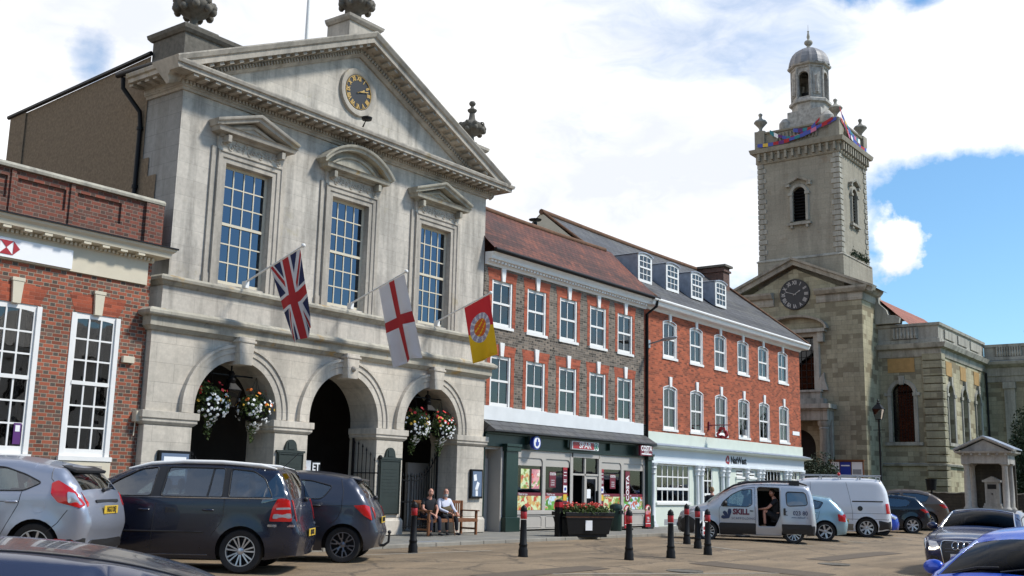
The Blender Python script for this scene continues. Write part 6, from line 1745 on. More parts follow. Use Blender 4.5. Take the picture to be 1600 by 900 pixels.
class Car:
    def __init__(s, name, label, cat, L, W, segs, belt, wheels, paint, sill=.20, tumble=.34, rnd=.09, ftap=.20, rtap=.12, glass='car_glass', windows=(), group=None, ws_v=.90, rg_glass=True, ws_glass=True, arch_pad=.055, solid_windows=False, trimmat='trim', roofmat=None, holes=(), paint2=None):
        s.L, s.W, s.belt, s.sill, s.tum, s.rnd = L, W, belt, sill, tumble, rnd
        s.ft, s.rt = ftap, rtap; s.P = PAINT[paint]; s.glass = M[glass]
        s.root = empty(name, (0, 0, 0), label, cat, group)
        s.prof = []; s.seg = []
        crown = {'front': .11, 'hood': .05, 'ws': .09, 'roof': .045, 'rg': .05, 'tail': .04}
        cr = []
        for nm, pts in segs:
            c = catmull(pts)
            if s.prof: c = c[1:]
            s.prof += c; s.seg += [nm] * len(c); cr += [crown[nm]] * len(c)
        n = len(s.prof)
        for _ in range(3): cr = [(cr[max(0, i - 1)] + cr[i] + cr[min(n - 1, i + 1)]) / 3 for i in range(n)]
        s.crown = cr; s.V = [-1, -ws_v, -.6, -.3, 0, .3, .6, ws_v, 1]
        s.wheels = wheels
        # side panels with wheel arches and window openings
        outer = list(s.prof)
        bottom = []
        (s0, zz0), (s1, zz1) = outer[0], outer[-1]
        wl_ = sorted(wheels, key=lambda q: -q[0])
        for (sw, wr) in wl_:
            ra = wr + arch_pad; base = math.asin(max(-1, min(1, (sill - wr) / ra)))
            a0, a1 = base, PI - base
            bottom += [(sw + ra * math.cos(a0 + (a1 - a0) * k / 16), wr + ra * math.sin(a0 + (a1 - a0) * k / 16)) for k in range(17)]
        outer = outer + bottom
        s.outer = outer
        wins = [smooth_poly(w_, .05) for w_ in windows]
        body = MB()
        for sg in (1, -1):
            body.panel(outer, wins + (list(holes) if sg == 1 else []), lambda u, v, w_, sg=sg: (s.L / 2 - u, sg * s.y(u, v), v), grid=.075)
        # top strip
        grid = [[s.sp(i, v) for v in s.V] for i in range(n)]
        gl = {'ws': MB(), 'rg': MB()}; rf_mb = MB()
        for i in range(n - 1):
            for k in range(8):
                f = [grid[i][k], grid[i + 1][k], grid[i + 1][k + 1], grid[i][k + 1]]
                sg = s.seg[i + 1]; prev = s.seg[i]; nxt = s.seg[min(n - 1, i + 2)]
                isg = sg in ('ws', 'rg') and nxt == sg and 1 <= k <= 6 and ((sg == 'ws' and ws_glass) or (sg == 'rg' and rg_glass)) and prev == sg
                if isg: gl[sg].add(f, [(0, 1, 2, 3)])
                elif roofmat and sg == 'roof': rf_mb.add(f, [(0, 1, 2, 3)])
                else: body.add(f, [(0, 1, 2, 3)])
        s.body = body.build('body', s.P, s.root, smooth=180 if False else 50, merge=True)
        if roofmat: rf_mb.build('soft_top', M[roofmat], s.root, smooth=180)
        if gl['ws'].v: gl['ws'].build('windscreen', M['screen_glass'], s.root, smooth=180, merge=True)
        if gl['rg'].v: gl['rg'].build('rear_window', s.glass, s.root, smooth=180, merge=True)
        for w_ in wins:
            for sg in (1, -1):
                mb = MB(); mb.panel(w_, [], lambda u, v, q, sg=sg: (s.L / 2 - u, sg * (s.y(u, v) - .012), v), grid=.15)
                g = mb.build('side_window', s.glass, s.root, smooth=180)
                mb = MB(); mb.tube([(s.L / 2 - u, sg * (s.y(u, v) + .001), v) for u, v in w_], .011, 5, closed=True); mb.build('window_seal', M[trimmat], g)
        # inner tub, seats, arches
        mb = MB(); W2 = W / 2
        zb = belt(L / 2)
        mb.box(-(L / 2 - .35), L / 2 - .35, -(W2 - .30), W2 - .30, sill + .03, .62)
        wsb = min(p[0] for p, q in zip(s.prof, s.seg) if q == 'ws')
        rfe = max(p[0] for p, q in zip(s.prof, s.seg) if q == 'roof')
        mb.box(L / 2 - rfe - .05, L / 2 - wsb - .1, -(W2 - .16), W2 - .16, .55, zb - .28)
        mb.box(L / 2 - wsb - .45, L / 2 - wsb - .12, -(W2 - .22), W2 - .22, .6, zb - .06)
        mb.build('floor_pan', M['seat'], s.root)
        s.wsb, s.rfe = wsb, rfe
        for (sw, wr) in wheels:
            for sg in (1, -1):
                wheel(s.root, (L / 2 - sw, sg * (W2 - .125), wr), wr, .20, sg, s.wstyle if hasattr(s, 'wstyle') else Car.ws, Car.nsp)
    def y(s, u, z):
        W2 = s.W / 2
        tf = min(max(u, 0), .75) / .75; tr = min(max(s.L - u, 0), .6) / .6
        y = W2 * (1 - s.ft * (1 - tf) ** 2.3 - s.rt * (1 - tr) ** 2.5)
        b_ = s.belt(u)
        if z < .5: y -= .05 * ((.5 - z) / .3) ** 2
        if z > b_: y -= s.tum * (z - b_) + .012 * min(1, (z - b_) / .03)
        else: y -= .02 * ((b_ - z) / .5 - .6) ** 2 * 1.2
        for (sw, wr) in s.wheels:
            d_ = math.hypot(u - sw, z - wr); ra = wr + .06
            if d_ < ra + .13: y += .018 * (1 - max(0, (d_ - ra)) / .13)
        best = 9
        P = s.prof
        for i in range(0, len(P) - 1):
            ax, az = P[i]; bx, bz = P[i + 1]
            dx_, dz_ = bx - ax, bz - az; q = dx_ * dx_ + dz_ * dz_
            t_ = 0 if q == 0 else max(0, min(1, ((u - ax) * dx_ + (z - az) * dz_) / q))
            dd = (ax + t_ * dx_ - u) ** 2 + (az + t_ * dz_ - z) ** 2
            if dd < best: best = dd
        d_ = math.sqrt(best); r = s.rnd
        if d_ < r: y -= r * (1 - math.sqrt(max(0, 1 - (1 - d_ / r) ** 2)))
        return y
    def nrm(s, i):
        P = s.prof; a, b_ = P[max(0, i - 1)], P[min(len(P) - 1, i + 1)]
        dx_, dz_ = b_[0] - a[0], b_[1] - a[1]; l = math.hypot(dx_, dz_) or 1
        return (-dz_ / l, dx_ / l)
    def sp(s, i, v, off=0):
        u, z = s.prof[i]; e = s.ye(i)
        nx, nz = s.nrm(i); c = s.crown[i] * (1 - v * v) + off
        return (s.L / 2 - (u + nx * c), e * v, z + nz * c)
    def ye(s, i):
        if not hasattr(s, '_e'): s._e = [s.y(*p) for p in s.prof]
        return s._e[i]
    def face(s, yv, z, end, off=.006):
        """point on the front or rear face at half-width yv and height z"""
        idx = [i for i, q in enumerate(s.seg) if q in (('front', 'hood') if end == 'front' else ('rg', 'tail'))]
        best = None
        for i in idx[:-1]:
            z0, z1 = s.prof[i][1], s.prof[i + 1][1]
            if (z0 - z) * (z1 - z) <= 0 and abs(z1 - z0) > 1e-6: best = (i, (z - z0) / (z1 - z0)); break
        if best is None: best = (idx[0] if abs(s.prof[idx[0]][1] - z) < abs(s.prof[idx[-1]][1] - z) else idx[-2], 0)
        i, t_ = best; v = max(-1, min(1, yv / s.ye(i)))
        a, b_ = Vector(s.sp(i, v, off)), Vector(s.sp(i + 1, v, off)); return tuple(a.lerp(b_, t_))
    def side_patch(s, poly, mat, off=.006, name='panel', sides=(1, -1), parent=None, rnd=.02, grid=.05):
        for sg in sides:
            p = smooth_poly(poly, rnd) if rnd else poly
            mb = MB(); pts, tr = cdt(p, [], grid)
            f0 = lambda u, v, o_: (s.L / 2 - u, sg * (s.y(u, v) + o_), v)
            mb.add([f0(u, v, off) for u, v in pts], tr)
            n = len(p); mb.add([f0(u, v, off) for u, v in p] + [f0(u, v, -.01) for u, v in p], [(i, (i + 1) % n, n + (i + 1) % n, n + i) for i in range(n)])
            o = mb.build(name, mat, parent or s.root, smooth=40)
        return o
    def end_patch(s, poly, end, mat, off=.008, name='panel', parent=None, both=False, rnd=.02, grid=.05):
        for sg in ((1, -1) if both else (1,)):
            p = [(a * sg, b_) for a, b_ in (smooth_poly(poly, rnd) if rnd else poly)]
            mb = MB(); pts, tr = cdt(p, [], grid); mb.add([s.face(u, v, end, off) for u, v in pts], tr)
            n = len(p); mb.add([s.face(u, v, end, off) for u, v in p] + [s.face(u, v, end, -.01) for u, v in p], [(i, (i + 1) % n, n + (i + 1) % n, n + i) for i in range(n)])
            o = mb.build(name, mat, parent or s.root, smooth=40)
        return o
    def seam(s, pl, wd=.007, name='panel_gap', mat='trim', off=.002, sides=(1, -1)):
        for sg in sides:
            mb = MB(); pts = []
            for a, b_ in zip(pl[:-1], pl[1:]):
                n = max(1, int(math.dist(a, b_) / .05)); pts += [(a[0] + (b_[0] - a[0]) * k / n, a[1] + (b_[1] - a[1]) * k / n) for k in range(n)]
            pts.append(pl[-1])
            mb.tube([(s.L / 2 - u, sg * (s.y(u, v) + off - wd * .4), v) for u, v in pts], wd / 2 + .002, 5)
            mb.build(name, M[mat], s.root, smooth=60)
    def handle(s, u, z, mat=None, l=.17):
        for sg in (1, -1):
            mb = MB(); y = s.y(u, z)
            mb.tube([(s.L / 2 - u + l / 2, sg * y, z), (s.L / 2 - u + l * .35, sg * (y + .03), z), (s.L / 2 - u - l * .35, sg * (y + .03), z), (s.L / 2 - u - l / 2, sg * y, z)], [.012, .017, .017, .012], 8)
            mb.build('door_handle', mat or s.P, s.root, smooth=60)
    def seats(s, rows, zt=1.18):
        for u, n in rows:
            for k in range(n):
                yy = (-.36 if n == 2 else -.42) + (.72 if n == 2 else .42) * k
                mb = MB()
                mb.hexa([(s.L / 2 - u + .05, yy - .21, .5), (s.L / 2 - u + .15, yy - .21, .5), (s.L / 2 - u + .15, yy + .21, .5), (s.L / 2 - u + .05, yy + .21, .5),
                         (s.L / 2 - u - .14, yy - .18, zt - .22), (s.L / 2 - u - .04, yy - .18, zt - .22), (s.L / 2 - u - .04, yy + .18, zt - .22), (s.L / 2 - u - .14, yy + .18, zt - .22)])
                mb.ball((s.L / 2 - u - .12, yy, zt - .06), .10, 10, 7, sx=.55, sy=1.3, sz=1.0)
                mb.tube([(s.L / 2 - u - .10, yy, zt - .25), (s.L / 2 - u - .12, yy, zt - .1)], .02, 6)
                mb.build('seat', M['seat'], s.root, smooth=40, bevel=.02)
    def plate(s, end, z, text, yel, w_=.52, yc=0):
        p0 = Vector(s.face(yc, z, end, .02)); sgn = -1 if end == 'rear' else 1
        mb = MB(); x = p0.x
        mb.box(min(x, x + sgn * .012), max(x, x + sgn * .012), yc - w_ / 2, yc + w_ / 2, z - .056, z + .056)
        o = mb.build('number_plate', M['plate_y' if yel else 'plate_w'], s.root, bevel=.003)
        mb = text_mesh(text, .105, lambda u, v, q: (x + sgn * (.013 + q), yc + (-u if sgn < 0 else u), z + v), xs=.8, bold=.002)
        mb.build('plate_lettering', M['trim'], o)
    def mirror(s, u, z, col=None, only=None):
        for sg in ((1, -1) if only is None else (only,)):
            y = s.y(u, z); mb = MB()
            mb.ball((s.L / 2 - u, sg * (y + .13), z + .05), .11, 12, 8, sx=.65, sy=1.1, sz=.75)
            mb.tube([(s.L / 2 - u + .02, sg * (y - .02), z), (s.L / 2 - u, sg * (y + .1), z + .03)], .025, 6)
            mb.build('door_mirror', col or s.P, s.root, smooth=60)
    def put(s, P, head, local, scale=1.0):
        """stand the car so that its local point (x, y) is over world point P"""
        h = R(head); x, y = local[0] * scale, local[1] * scale
        s.root.scale = (scale,) * 3
        s.root.rotation_euler = (0, 0, h)
        s.root.location = (P[0] - (x * math.cos(h) - y * math.sin(h)), P[1] - (x * math.sin(h) + y * math.cos(h)), P[2])
Car.ws = 'five'; Car.nsp = 5
def lin(a, b_, L): return lambda u: a + (b_ - a) * max(0, min(1, u / L))

# ---- silver hatchback, far left
Car.ws, Car.nsp = 'five', 8
c = Car('hatchback', 'silver blue hatchback with large red tail lamps, leftmost of the parked cars', 'car', 3.97, 1.74,
    [('front', [(.04, .22), (0, .45), (.04, .66)]), ('hood', [(.04, .66), (.3, .82), (.95, .99)]), ('ws', [(.95, .99), (1.3, 1.22), (1.72, 1.42)]),
     ('roof', [(1.72, 1.42), (2.2, 1.485), (2.8, 1.475), (3.52, 1.36)]), ('rg', [(3.52, 1.36), (3.70, 1.18), (3.84, 1.0)]), ('tail', [(3.84, 1.0), (3.92, .82), (3.97, .60), (3.93, .45), (3.90, .24)])],
    lin(.93, 1.03, 4), [(.78, .31), (3.27, .31)], 'silver', tumble=.40, windows=[[(1.32, 1.01), (1.75, 1.30), (2.25, 1.385), (2.28, 1.03)], [(2.34, 1.03), (2.32, 1.39), (2.75, 1.36), (3.05, 1.27), (3.30, 1.16), (3.08, 1.05)]])
c.seats([(1.95, 2), (2.75, 3)], 1.30)
c.seam([(3.40, 1.36), (3.42, 1.22), (3.46, 1.18)]); c.seam([(3.06, 1.05), (3.03, .86), (2.93, .66), (2.78, .36)]); c.seam([(2.30, 1.03), (2.27, .4)]); c.seam([(3.70, .80), (3.58, .62), (3.45, .50)])
c.seam([(1.2, .90), (2.3, .895), (3.03, .90)], .006, 'body_crease')
c.handle(2.93, .90)
c.side_patch([(3.52, 1.20), (3.44, 1.16), (3.47, 1.0), (3.57, .90), (3.86, .83), (3.90, .87), (3.78, 1.04), (3.67, 1.12)], M['lamp_red'], .008, 'tail_lamp')
c.side_patch([(3.68, 1.05), (3.77, 1.03), (3.88, .87), (3.70, .90)], M['lamp_clear'], .011, 'reversing_lamp')
c.end_patch([(.80, .84), (.66, .85), (.64, .90), (.78, 1.04), (.80, 1.04)], 'rear', M['lamp_red'], .008, 'tail_lamp', both=True)
c.side_patch(circle(3.32, .845, .085, 20), c.P, .004, 'fuel_flap', sides=(1,), rnd=0)
c.side_patch([(3.58, .37), (3.82, .34), (3.80, .40), (3.56, .42)], M['lamp_red'], .006, 'rear_reflector')
c.end_patch([(-.74, .22), (-.55, .40), (.55, .40), (.74, .22)], 'rear', M['trim'], .022, 'rear_diffuser')
c.end_patch([(-.42, .885), (-.42, .92), (.42, .92), (.42, .885)], 'rear', M['trim'], .02, 'boot_grip')
c.plate('rear', .80, 'HG13 DEJ', True)
mb = MB(); mb.hexa([(c.L / 2 - 3.50, -.60, 1.375), (c.L / 2 - 3.65, -.56, 1.30), (c.L / 2 - 3.65, .56, 1.30), (c.L / 2 - 3.50, .60, 1.375), (c.L / 2 - 3.46, -.60, 1.41), (c.L / 2 - 3.67, -.56, 1.345), (c.L / 2 - 3.67, .56, 1.345), (c.L / 2 - 3.46, .60, 1.41)])
mb.build('roof_spoiler', M['trim'], c.root, bevel=.02)
mb = MB(); a, b_ = c.face(.05, 1.03, 'rear', .03), c.face(-.32, 1.06, 'rear', .03); mb.tube([a, b_], .014, 6); mb.ball(a, .035, 8, 6); mb.build('rear_wiper', M['trim'], c.root, smooth=60)
c.side_patch([(3.62, .24), (3.72, .41), (3.93, .43), (3.90, .24)], M['trim'], .008, 'rear_diffuser')
c.put((8.06, 14.12, .09), 127, (c.L / 2 - 3.27, c.W / 2 - .03), 1.0)

# ---- dark blue people carrier
Car.ws, Car.nsp = 'twin', 7
c = Car('people_carrier', 'dark blue people carrier with a pale roof rail and tall red and white tail lamp', 'car', 4.47, 1.80,
    [('front', [(.04, .24), (0, .50), (.05, .72)]), ('hood', [(.05, .72), (.35, .90), (.95, 1.03)]), ('ws', [(.95, 1.03), (1.4, 1.33), (1.85, 1.54)]),
     ('roof', [(1.85, 1.54), (2.4, 1.625), (3.2, 1.625), (4.08, 1.55)]), ('rg', [(4.08, 1.55), (4.22, 1.32), (4.34, 1.05)]), ('tail', [(4.34, 1.05), (4.38, .90), (4.42, .72), (4.47, .56), (4.42, .26)])],
    lin(1.06, 1.11, 4.4), [(.90, .325), (3.60, .325)], 'navy', tumble=.27, rnd=.055, windows=[[(1.32, 1.12), (1.62, 1.34), (1.98, 1.53), (2.25, 1.565), (2.18, 1.125)], [(2.33, 1.125), (2.40, 1.57), (3.28, 1.565), (3.28, 1.125)], [(3.37, 1.125), (3.37, 1.56), (3.72, 1.53), (3.90, 1.42), (4.05, 1.135)]])
c.seats([(2.15, 2), (3.0, 3)], 1.36)
c.side_patch([(2.18, 1.12), (2.25, 1.58), (2.40, 1.58), (2.33, 1.12)], M['trim'], .003, 'door_pillar', rnd=0); c.side_patch([(3.275, 1.12), (3.275, 1.58), (3.375, 1.57), (3.375, 1.12)], M['trim'], .003, 'door_pillar', rnd=0)
c.side_patch([(3.03, 1.13), (3.09, 1.56), (3.115, 1.56), (3.06, 1.13)], M['trim'], .000, 'glazing_divider', rnd=0)
c.seam([(1.05, 1.10), (2.2, 1.11), (3.3, 1.113), (4.05, 1.12)], .014, 'belt_chrome', 'chrome', .006)
c.seam([(2.28, 1.03), (2.26, .9), (2.22, .32)]); c.seam([(3.33, 1.56), (3.32, 1.04), (3.31, .86), (3.28, .74), (3.14, .55)]); c.seam([(1.25, .32), (1.2, .95)])
c.seam([(1.35, .60), (3.02, .60)], .022, 'rubbing_strip', 'trim', .012); c.seam([(1.3, .26), (3.1, .26)], .012, 'sill_strip', 'alloy_dark', .008)
c.handle(2.10, .92); c.handle(3.08, .93)
c.side_patch([(4.02, .78), (4.06, .98), (4.13, 1.12), (4.24, 1.13), (4.31, 1.10), (4.36, .78)], M['lamp_red'], .010, 'tail_lamp', rnd=.03)
c.side_patch([(4.12, .985), (4.32, .995), (4.33, .965), (4.12, .955)], M['lamp_clear'], .014, 'reversing_lamp'); c.side_patch([(4.08, .89), (4.34, .905), (4.35, .83), (4.07, .82)], M['lamp_clear'], .013, 'indicator_lamp')
c.end_patch([(.86, .78), (.74, .78), (.74, 1.09), (.84, 1.11)], 'rear', M['lamp_red'], .012, 'tail_lamp', both=True)
c.side_patch([(4.0, .70), (4.0, .735), (4.40, .735), (4.40, .70)], M['chrome'], .012, 'lamp_trim'); c.end_patch([(-.85, .70), (-.85, .735), (.85, .735), (.85, .70)], 'rear', M['chrome'], .012, 'tailgate_trim')
c.plate('rear', .60, 'HJ08 KVL', True)
c.side_patch([(3.88, 1.05), (3.95, 1.35), (4.08, 1.50), (4.16, 1.40), (4.26, 1.10)], c.glass, .004, 'rear_quarter_window', rnd=.02)
for sg in (1, -1):
    mb = MB(); mb.tube([(c.L / 2 - u, sg * (c.y(u, 1.45) - .10), z) for u, z in ((1.75, 1.53), (2.1, 1.615), (2.6, 1.655), (3.2, 1.655), (3.8, 1.62), (4.05, 1.57))], [.014, .03, .032, .032, .03, .014], 8); mb.build('roof_rail', M['white_paint'], c.root, smooth=60)
mb = MB(); mb.tube([(c.L / 2 - 4.0, 0, 1.6), (c.L / 2 - 4.25, 0, 1.85)], .006, 5); mb.build('aerial', M['trim'], c.root)
mb = MB(); a, b_ = c.face(.0, 1.08, 'rear', .03), c.face(-.4, 1.10, 'rear', .03); mb.tube([a, b_], .014, 6); mb.ball(a, .04, 8, 6); mb.build('rear_wiper', M['trim'], c.root, smooth=60)
c.mirror(1.5, 1.03, M['trim'])
c.put((11.22, 13.66, -.08), 127, (c.L / 2 - 3.60, c.W / 2 - .03), 1.025)

# ---- slate grey hatchback with tow bar
Car.ws, Car.nsp = 'vee', 6
def slate_car():
    c = Car('hatchback', 'slate grey hatchback with dark alloy wheels and a tow bar', 'car', 3.90, 1.70,
        [('front', [(.04, .24), (0, .48), (.05, .70)]), ('hood', [(.05, .70), (.3, .86), (.85, 1.0)]), ('ws', [(.85, 1.0), (1.25, 1.25), (1.66, 1.43)]),
         ('roof', [(1.66, 1.43), (2.2, 1.505), (2.8, 1.50), (3.40, 1.42)]), ('rg', [(3.40, 1.42), (3.60, 1.20), (3.70, 1.03)]), ('tail', [(3.70, 1.03), (3.80, .86), (3.86, .62), (3.90, .48), (3.82, .26)])],
        lin(.96, 1.05, 3.9), [(.80, .305), (3.31, .305)], 'slate', tumble=.38, windows=[[(1.2, 1.04), (1.62, 1.31), (2.1, 1.40), (2.12, 1.06)], [(2.2, 1.06), (2.2, 1.40), (2.7, 1.38), (3.08, 1.29), (2.98, 1.14), (2.90, 1.07)]], glass='car_glass')
    c.seats([(1.85, 2), (2.65, 3)], 1.3)
    c.seam([(2.16, 1.04), (2.14, .4)]); c.seam([(3.22, 1.42), (3.28, 1.2), (3.27, .9), (3.2, .74), (3.10, .66)]); c.seam([(1.3, .55), (2.9, .60)], .02, 'rubbing_strip', 'trim', .008)
    c.seam([(1.2, .93), (2.9, .955), (3.55, .965)], .006, 'body_crease')
    c.handle(2.82, .955, M['trim'])
    c.side_patch([(3.47, .97), (3.66, .985), (3.74, .96), (3.80, .72), (3.66, .80)], M['lamp_red'], .010, 'tail_lamp'); c.end_patch([(.78, .74), (.62, .80), (.60, .92), (.76, .95)], 'rear', M['lamp_red'], .01, 'tail_lamp', both=True)
    c.side_patch(circle(3.40, .83, .085, 18), c.P, .004, 'fuel_flap', sides=(1,), rnd=0)
    c.plate('rear', .72, 'WF60 RYB', True)
    mb = MB(); mb.hexa([(c.L / 2 - 3.36, -.55, 1.425), (c.L / 2 - 3.54, -.52, 1.385), (c.L / 2 - 3.54, .52, 1.385), (c.L / 2 - 3.36, .55, 1.425), (c.L / 2 - 3.32, -.55, 1.45), (c.L / 2 - 3.56, -.52, 1.41), (c.L / 2 - 3.56, .52, 1.41), (c.L / 2 - 3.32, .55, 1.45)]); mb.build('roof_spoiler', c.P, c.root, bevel=.015)
    mb = MB(); xr = c.L / 2 - 3.85; mb.tube([(xr + .2, 0, .26), (xr - .08, 0, .27), (xr - .16, 0, .33), (xr - .17, 0, .47)], [.025, .025, .022, .02], 8); mb.ball((xr - .17, 0, .50), .035, 10, 7); mb.build('tow_bar', M['trim'], c.root, smooth=60)
    mb = MB(); a, b_ = c.face(.0, 1.06, 'rear', .03), c.face(-.35, 1.10, 'rear', .03); mb.tube([a, b_], .014, 6); mb.ball(a, .04, 8, 6); mb.build('rear_wiper', M['trim'], c.root, smooth=60)
    c.put((14.04, 14.29, -.08), 127, (c.L / 2 - 3.31, c.W / 2 - .03), 1.05)
slate_car()

# ---- foreground bonnet, bottom left
Car.ws, Car.nsp = 'five', 5
c = Car('coupe', 'dark slate blue car seen over its bonnet in the bottom left corner', 'car', 4.3, 1.78,
    [('front', [(.05, .24), (0, .46), (.06, .64)]), ('hood', [(.06, .64), (.35, .82), (.8, .95), (1.3, 1.02), (1.85, 1.05)]), ('ws', [(1.85, 1.05), (2.0, 1.18), (2.2, 1.36)]),
     ('roof', [(2.2, 1.36), (2.6, 1.40), (3.1, 1.36), (3.5, 1.25)]), ('rg', [(3.5, 1.25), (3.8, 1.08), (4.05, .95)]), ('tail', [(4.05, .95), (4.25, .88), (4.3, .60), (4.25, .26)])],
    lin(.90, 1.0, 4.3), [(.88, .32), (3.45, .32)], 'bonnet', tumble=.45, ftap=.26, windows=[[(2.1, 1.04), (2.3, 1.23), (2.7, 1.30), (3.3, 1.22), (3.5, 1.05)]])
c.seats([(2.4, 2)], 1.2)
c.side_patch([(.12, .60), (.42, .74), (.50, .70), (.25, .56)], M['lamp_clear'], .006, 'headlamp')
for sg in (1, -1): mb = MB(); mb.tube([c.sp(i, sg * .86, .002) for i, (p, q) in enumerate(zip(c.prof, c.seg)) if q == 'hood' and p[0] > .3], .006, 5); mb.build('bonnet_gap', M['trim'], c.root)
c.put((4.62, 5.35, -.09), -31, (c.L / 2, 0), 1.0)
# ---- silver trade van with its side door slid open
Car.ws, Car.nsp = 'five', 12
opening = smooth_poly([(2.27, .46), (2.25, 1.60), (2.33, 1.645), (2.94, 1.625), (2.95, .80), (2.80, .46)], .06)
c = Car('trade_van', 'silver van with its side door slid open and lettering on its front door', 'van', 3.96, 1.70,
    [('front', [(.03, .24), (0, .50), (.05, .78)]), ('hood', [(.05, .78), (.25, .93), (.78, 1.07)]), ('ws', [(.78, 1.07), (1.2, 1.36), (1.55, 1.58)]),
     ('roof', [(1.55, 1.58), (1.95, 1.69), (2.6, 1.73), (3.3, 1.72), (3.78, 1.66)]), ('rg', [(3.78, 1.66), (3.86, 1.40), (3.90, 1.15)]), ('tail', [(3.90, 1.15), (3.94, .80), (3.96, .50), (3.92, .26)])],
    lin(1.03, 1.08, 4), [(.80, .30), (3.31, .30)], 'vansilver', tumble=.17, rnd=.10, windows=[[(1.20, 1.04), (1.28, 1.18), (1.55, 1.40), (1.80, 1.52), (2.12, 1.56), (2.12, 1.10), (1.98, 1.03)]], holes=[opening])
for sgn in (1,):
    mb = MB(); mb.tube([(c.L / 2 - u, c.y(u, v) - .02, v) for u, v in opening], .03, 6, closed=True); mb.build('door_frame', c.P, c.root, smooth=60)
for o in kids(c.root):
    if o.name.startswith('floor_pan'): bpy.data.objects.remove(o)
mb = MB(); mb.box(c.L / 2 - 3.6, c.L / 2 - .9, -.6, .55, .22, .40); mb.box(c.L / 2 - 1.45, c.L / 2 - 1.0, -.6, .6, .4, .95); mb.box(c.L / 2 - 3.3, c.L / 2 - 2.0, -.6, .72, .40, .43); mb.box(c.L / 2 - 3.25, c.L / 2 - 3.2, -.7, .68, .4, 1.55); mb.box(c.L / 2 - 3.3, c.L / 2 - 2.1, -.72, -.70, .4, 1.5); mb.build('load_floor', M['seat'], c.root)
# black lower cladding
clad = [(1.18, .21), (1.14, .50), (1.17, .56), (2.22, .56), (2.22, .21)]
c.side_patch(clad, M['trim'], .012, 'side_cladding', rnd=.03); c.side_patch([(.02, .24), (.0, .62), (.22, .76), (.44, .62), (.40, .24)], M['trim'], .012, 'front_bumper', rnd=.04)
c.end_patch([(-.80, .26), (-.80, .70), (.80, .70), (.80, .26)], 'front', M['trim'], .012, 'front_bumper'); c.side_patch([(3.68, .24), (3.70, .52), (3.93, .52), (3.92, .24)], M['trim'], .012, 'rear_bumper')
c.side_patch([(.10, .80), (.30, .92), (.55, .97), (.42, .84), (.22, .76)], M['lamp_clear'], .01, 'headlamp')
c.end_patch([(.50, .78), (.70, .74), (.70, .84), (.52, .84)], 'front', M['lamp_clear'], .01, 'headlamp', both=True)
c.seam([(1.17, 1.0), (1.15, .9), (1.17, .24)]); c.seam([(2.20, 1.62), (2.21, .24)]); c.seam([(1.17, 1.0), (1.5, 1.36), (1.9, 1.58), (2.2, 1.62)])
c.seam([(1.3, .235), (3.0, .235)], .03, 'door_sill', 'chrome', .01, sides=(1,))
c.handle(2.10, .92, M['trim'], .10); c.mirror(1.33, 1.08, M['trim'])
c.seats([(1.95, 2)], 1.38)
for sg in (1, -1):
    mb = MB(); pts = [(c.L / 2 - u, sg * (c.y(u, 1.5) - .10), z) for u, z in ((1.30, 1.50), (1.6, 1.66), (2.0, 1.76), (2.8, 1.80), (3.4, 1.79), (3.72, 1.70))]; mb.tube(pts, [.02, .03, .035, .035, .035, .02], 8); mb.box(c.L / 2 - 3.5, c.L / 2 - 3.2, pts[0][1] - .04, pts[0][1] + .04, 1.70, 1.83); mb.build('roof_rail', M['trim'], c.root, smooth=60)
mb = MB(); mb.tube([c.sp(i, 0, .02) for i, q in enumerate(c.seg) if q == 'roof'][2:8], .05, 6); mb.build('roof_trim', M['trim'], c.root, smooth=60)
c.plate('front', .45, 'HY09 SKL', False)
# slid-back door panel
mb = MB(); dp = smooth_poly([(2.97, .28), (2.93, 1.0), (2.96, 1.60), (3.68, 1.58), (3.78, 1.40), (3.82, .30)], .07)
wn = smooth_poly([(3.12, 1.08), (3.10, 1.50), (3.66, 1.49), (3.72, 1.12)], .09)
dm = lambda u, v, w_: (c.L / 2 - u, c.y(min(u, 3.5), v) + .085 - w_, v)
mb.panel(dp, [wn], dm, .04, grid=.12, rim=True); d1 = mb.build('sliding_door', c.P, c.root, smooth=40)
mb = MB(); mb.panel(wn, [], lambda u, v, w_: dm(u, v, .012), grid=.2); mb.build('door_window', M['car_glass'], d1)
mb = MB(); mb.tube([dm(u, v, -.002) for u, v in wn], .016, 5, closed=True); mb.build('window_seal', M['trim'], d1)
lowp = smooth_poly([(2.975, .28), (2.96, .56), (3.81, .56), (3.82, .29)], .02)
mb = MB(); mb.panel(lowp, [], lambda u, v, w_: dm(u, v, -.012), grid=.2); mb.build('door_cladding', M['trim'], d1)
mb = MB(); mb.tube([dm(3.05, .82, -.03), dm(3.05, 1.02, -.03)], .03, 8); mb.build('door_handle', M['trim'], d1, smooth=60)
M['navy_ink'] = simple('navy lettering', (.02, .035, .10), .5); M['maroon_ink'] = simple('maroon lettering', (.13, .012, .04), .5)
def van_txt(s_, size, u0, z0, mt, f, **k):
    mb = text_mesh(s_, size, lambda a, b_, q: f(u0 + a, z0 + b_, -.006 - q), **k); return mb
fs = lambda u, v, w_: (c.L / 2 - u, c.y(u, v) + .004 - w_, v)
mb = van_txt('SKILL', .22, 1.79, .88, None, fs, bold=.012, xs=.92); mb.build('lettering', M['maroon_ink'], c.root)
mb = van_txt('SCAFFOLDING', .095, 1.86, .69, None, fs, xs=1.0, spacing=1.15); mb.build('lettering', M['navy_ink'], c.root)
mb = MB()
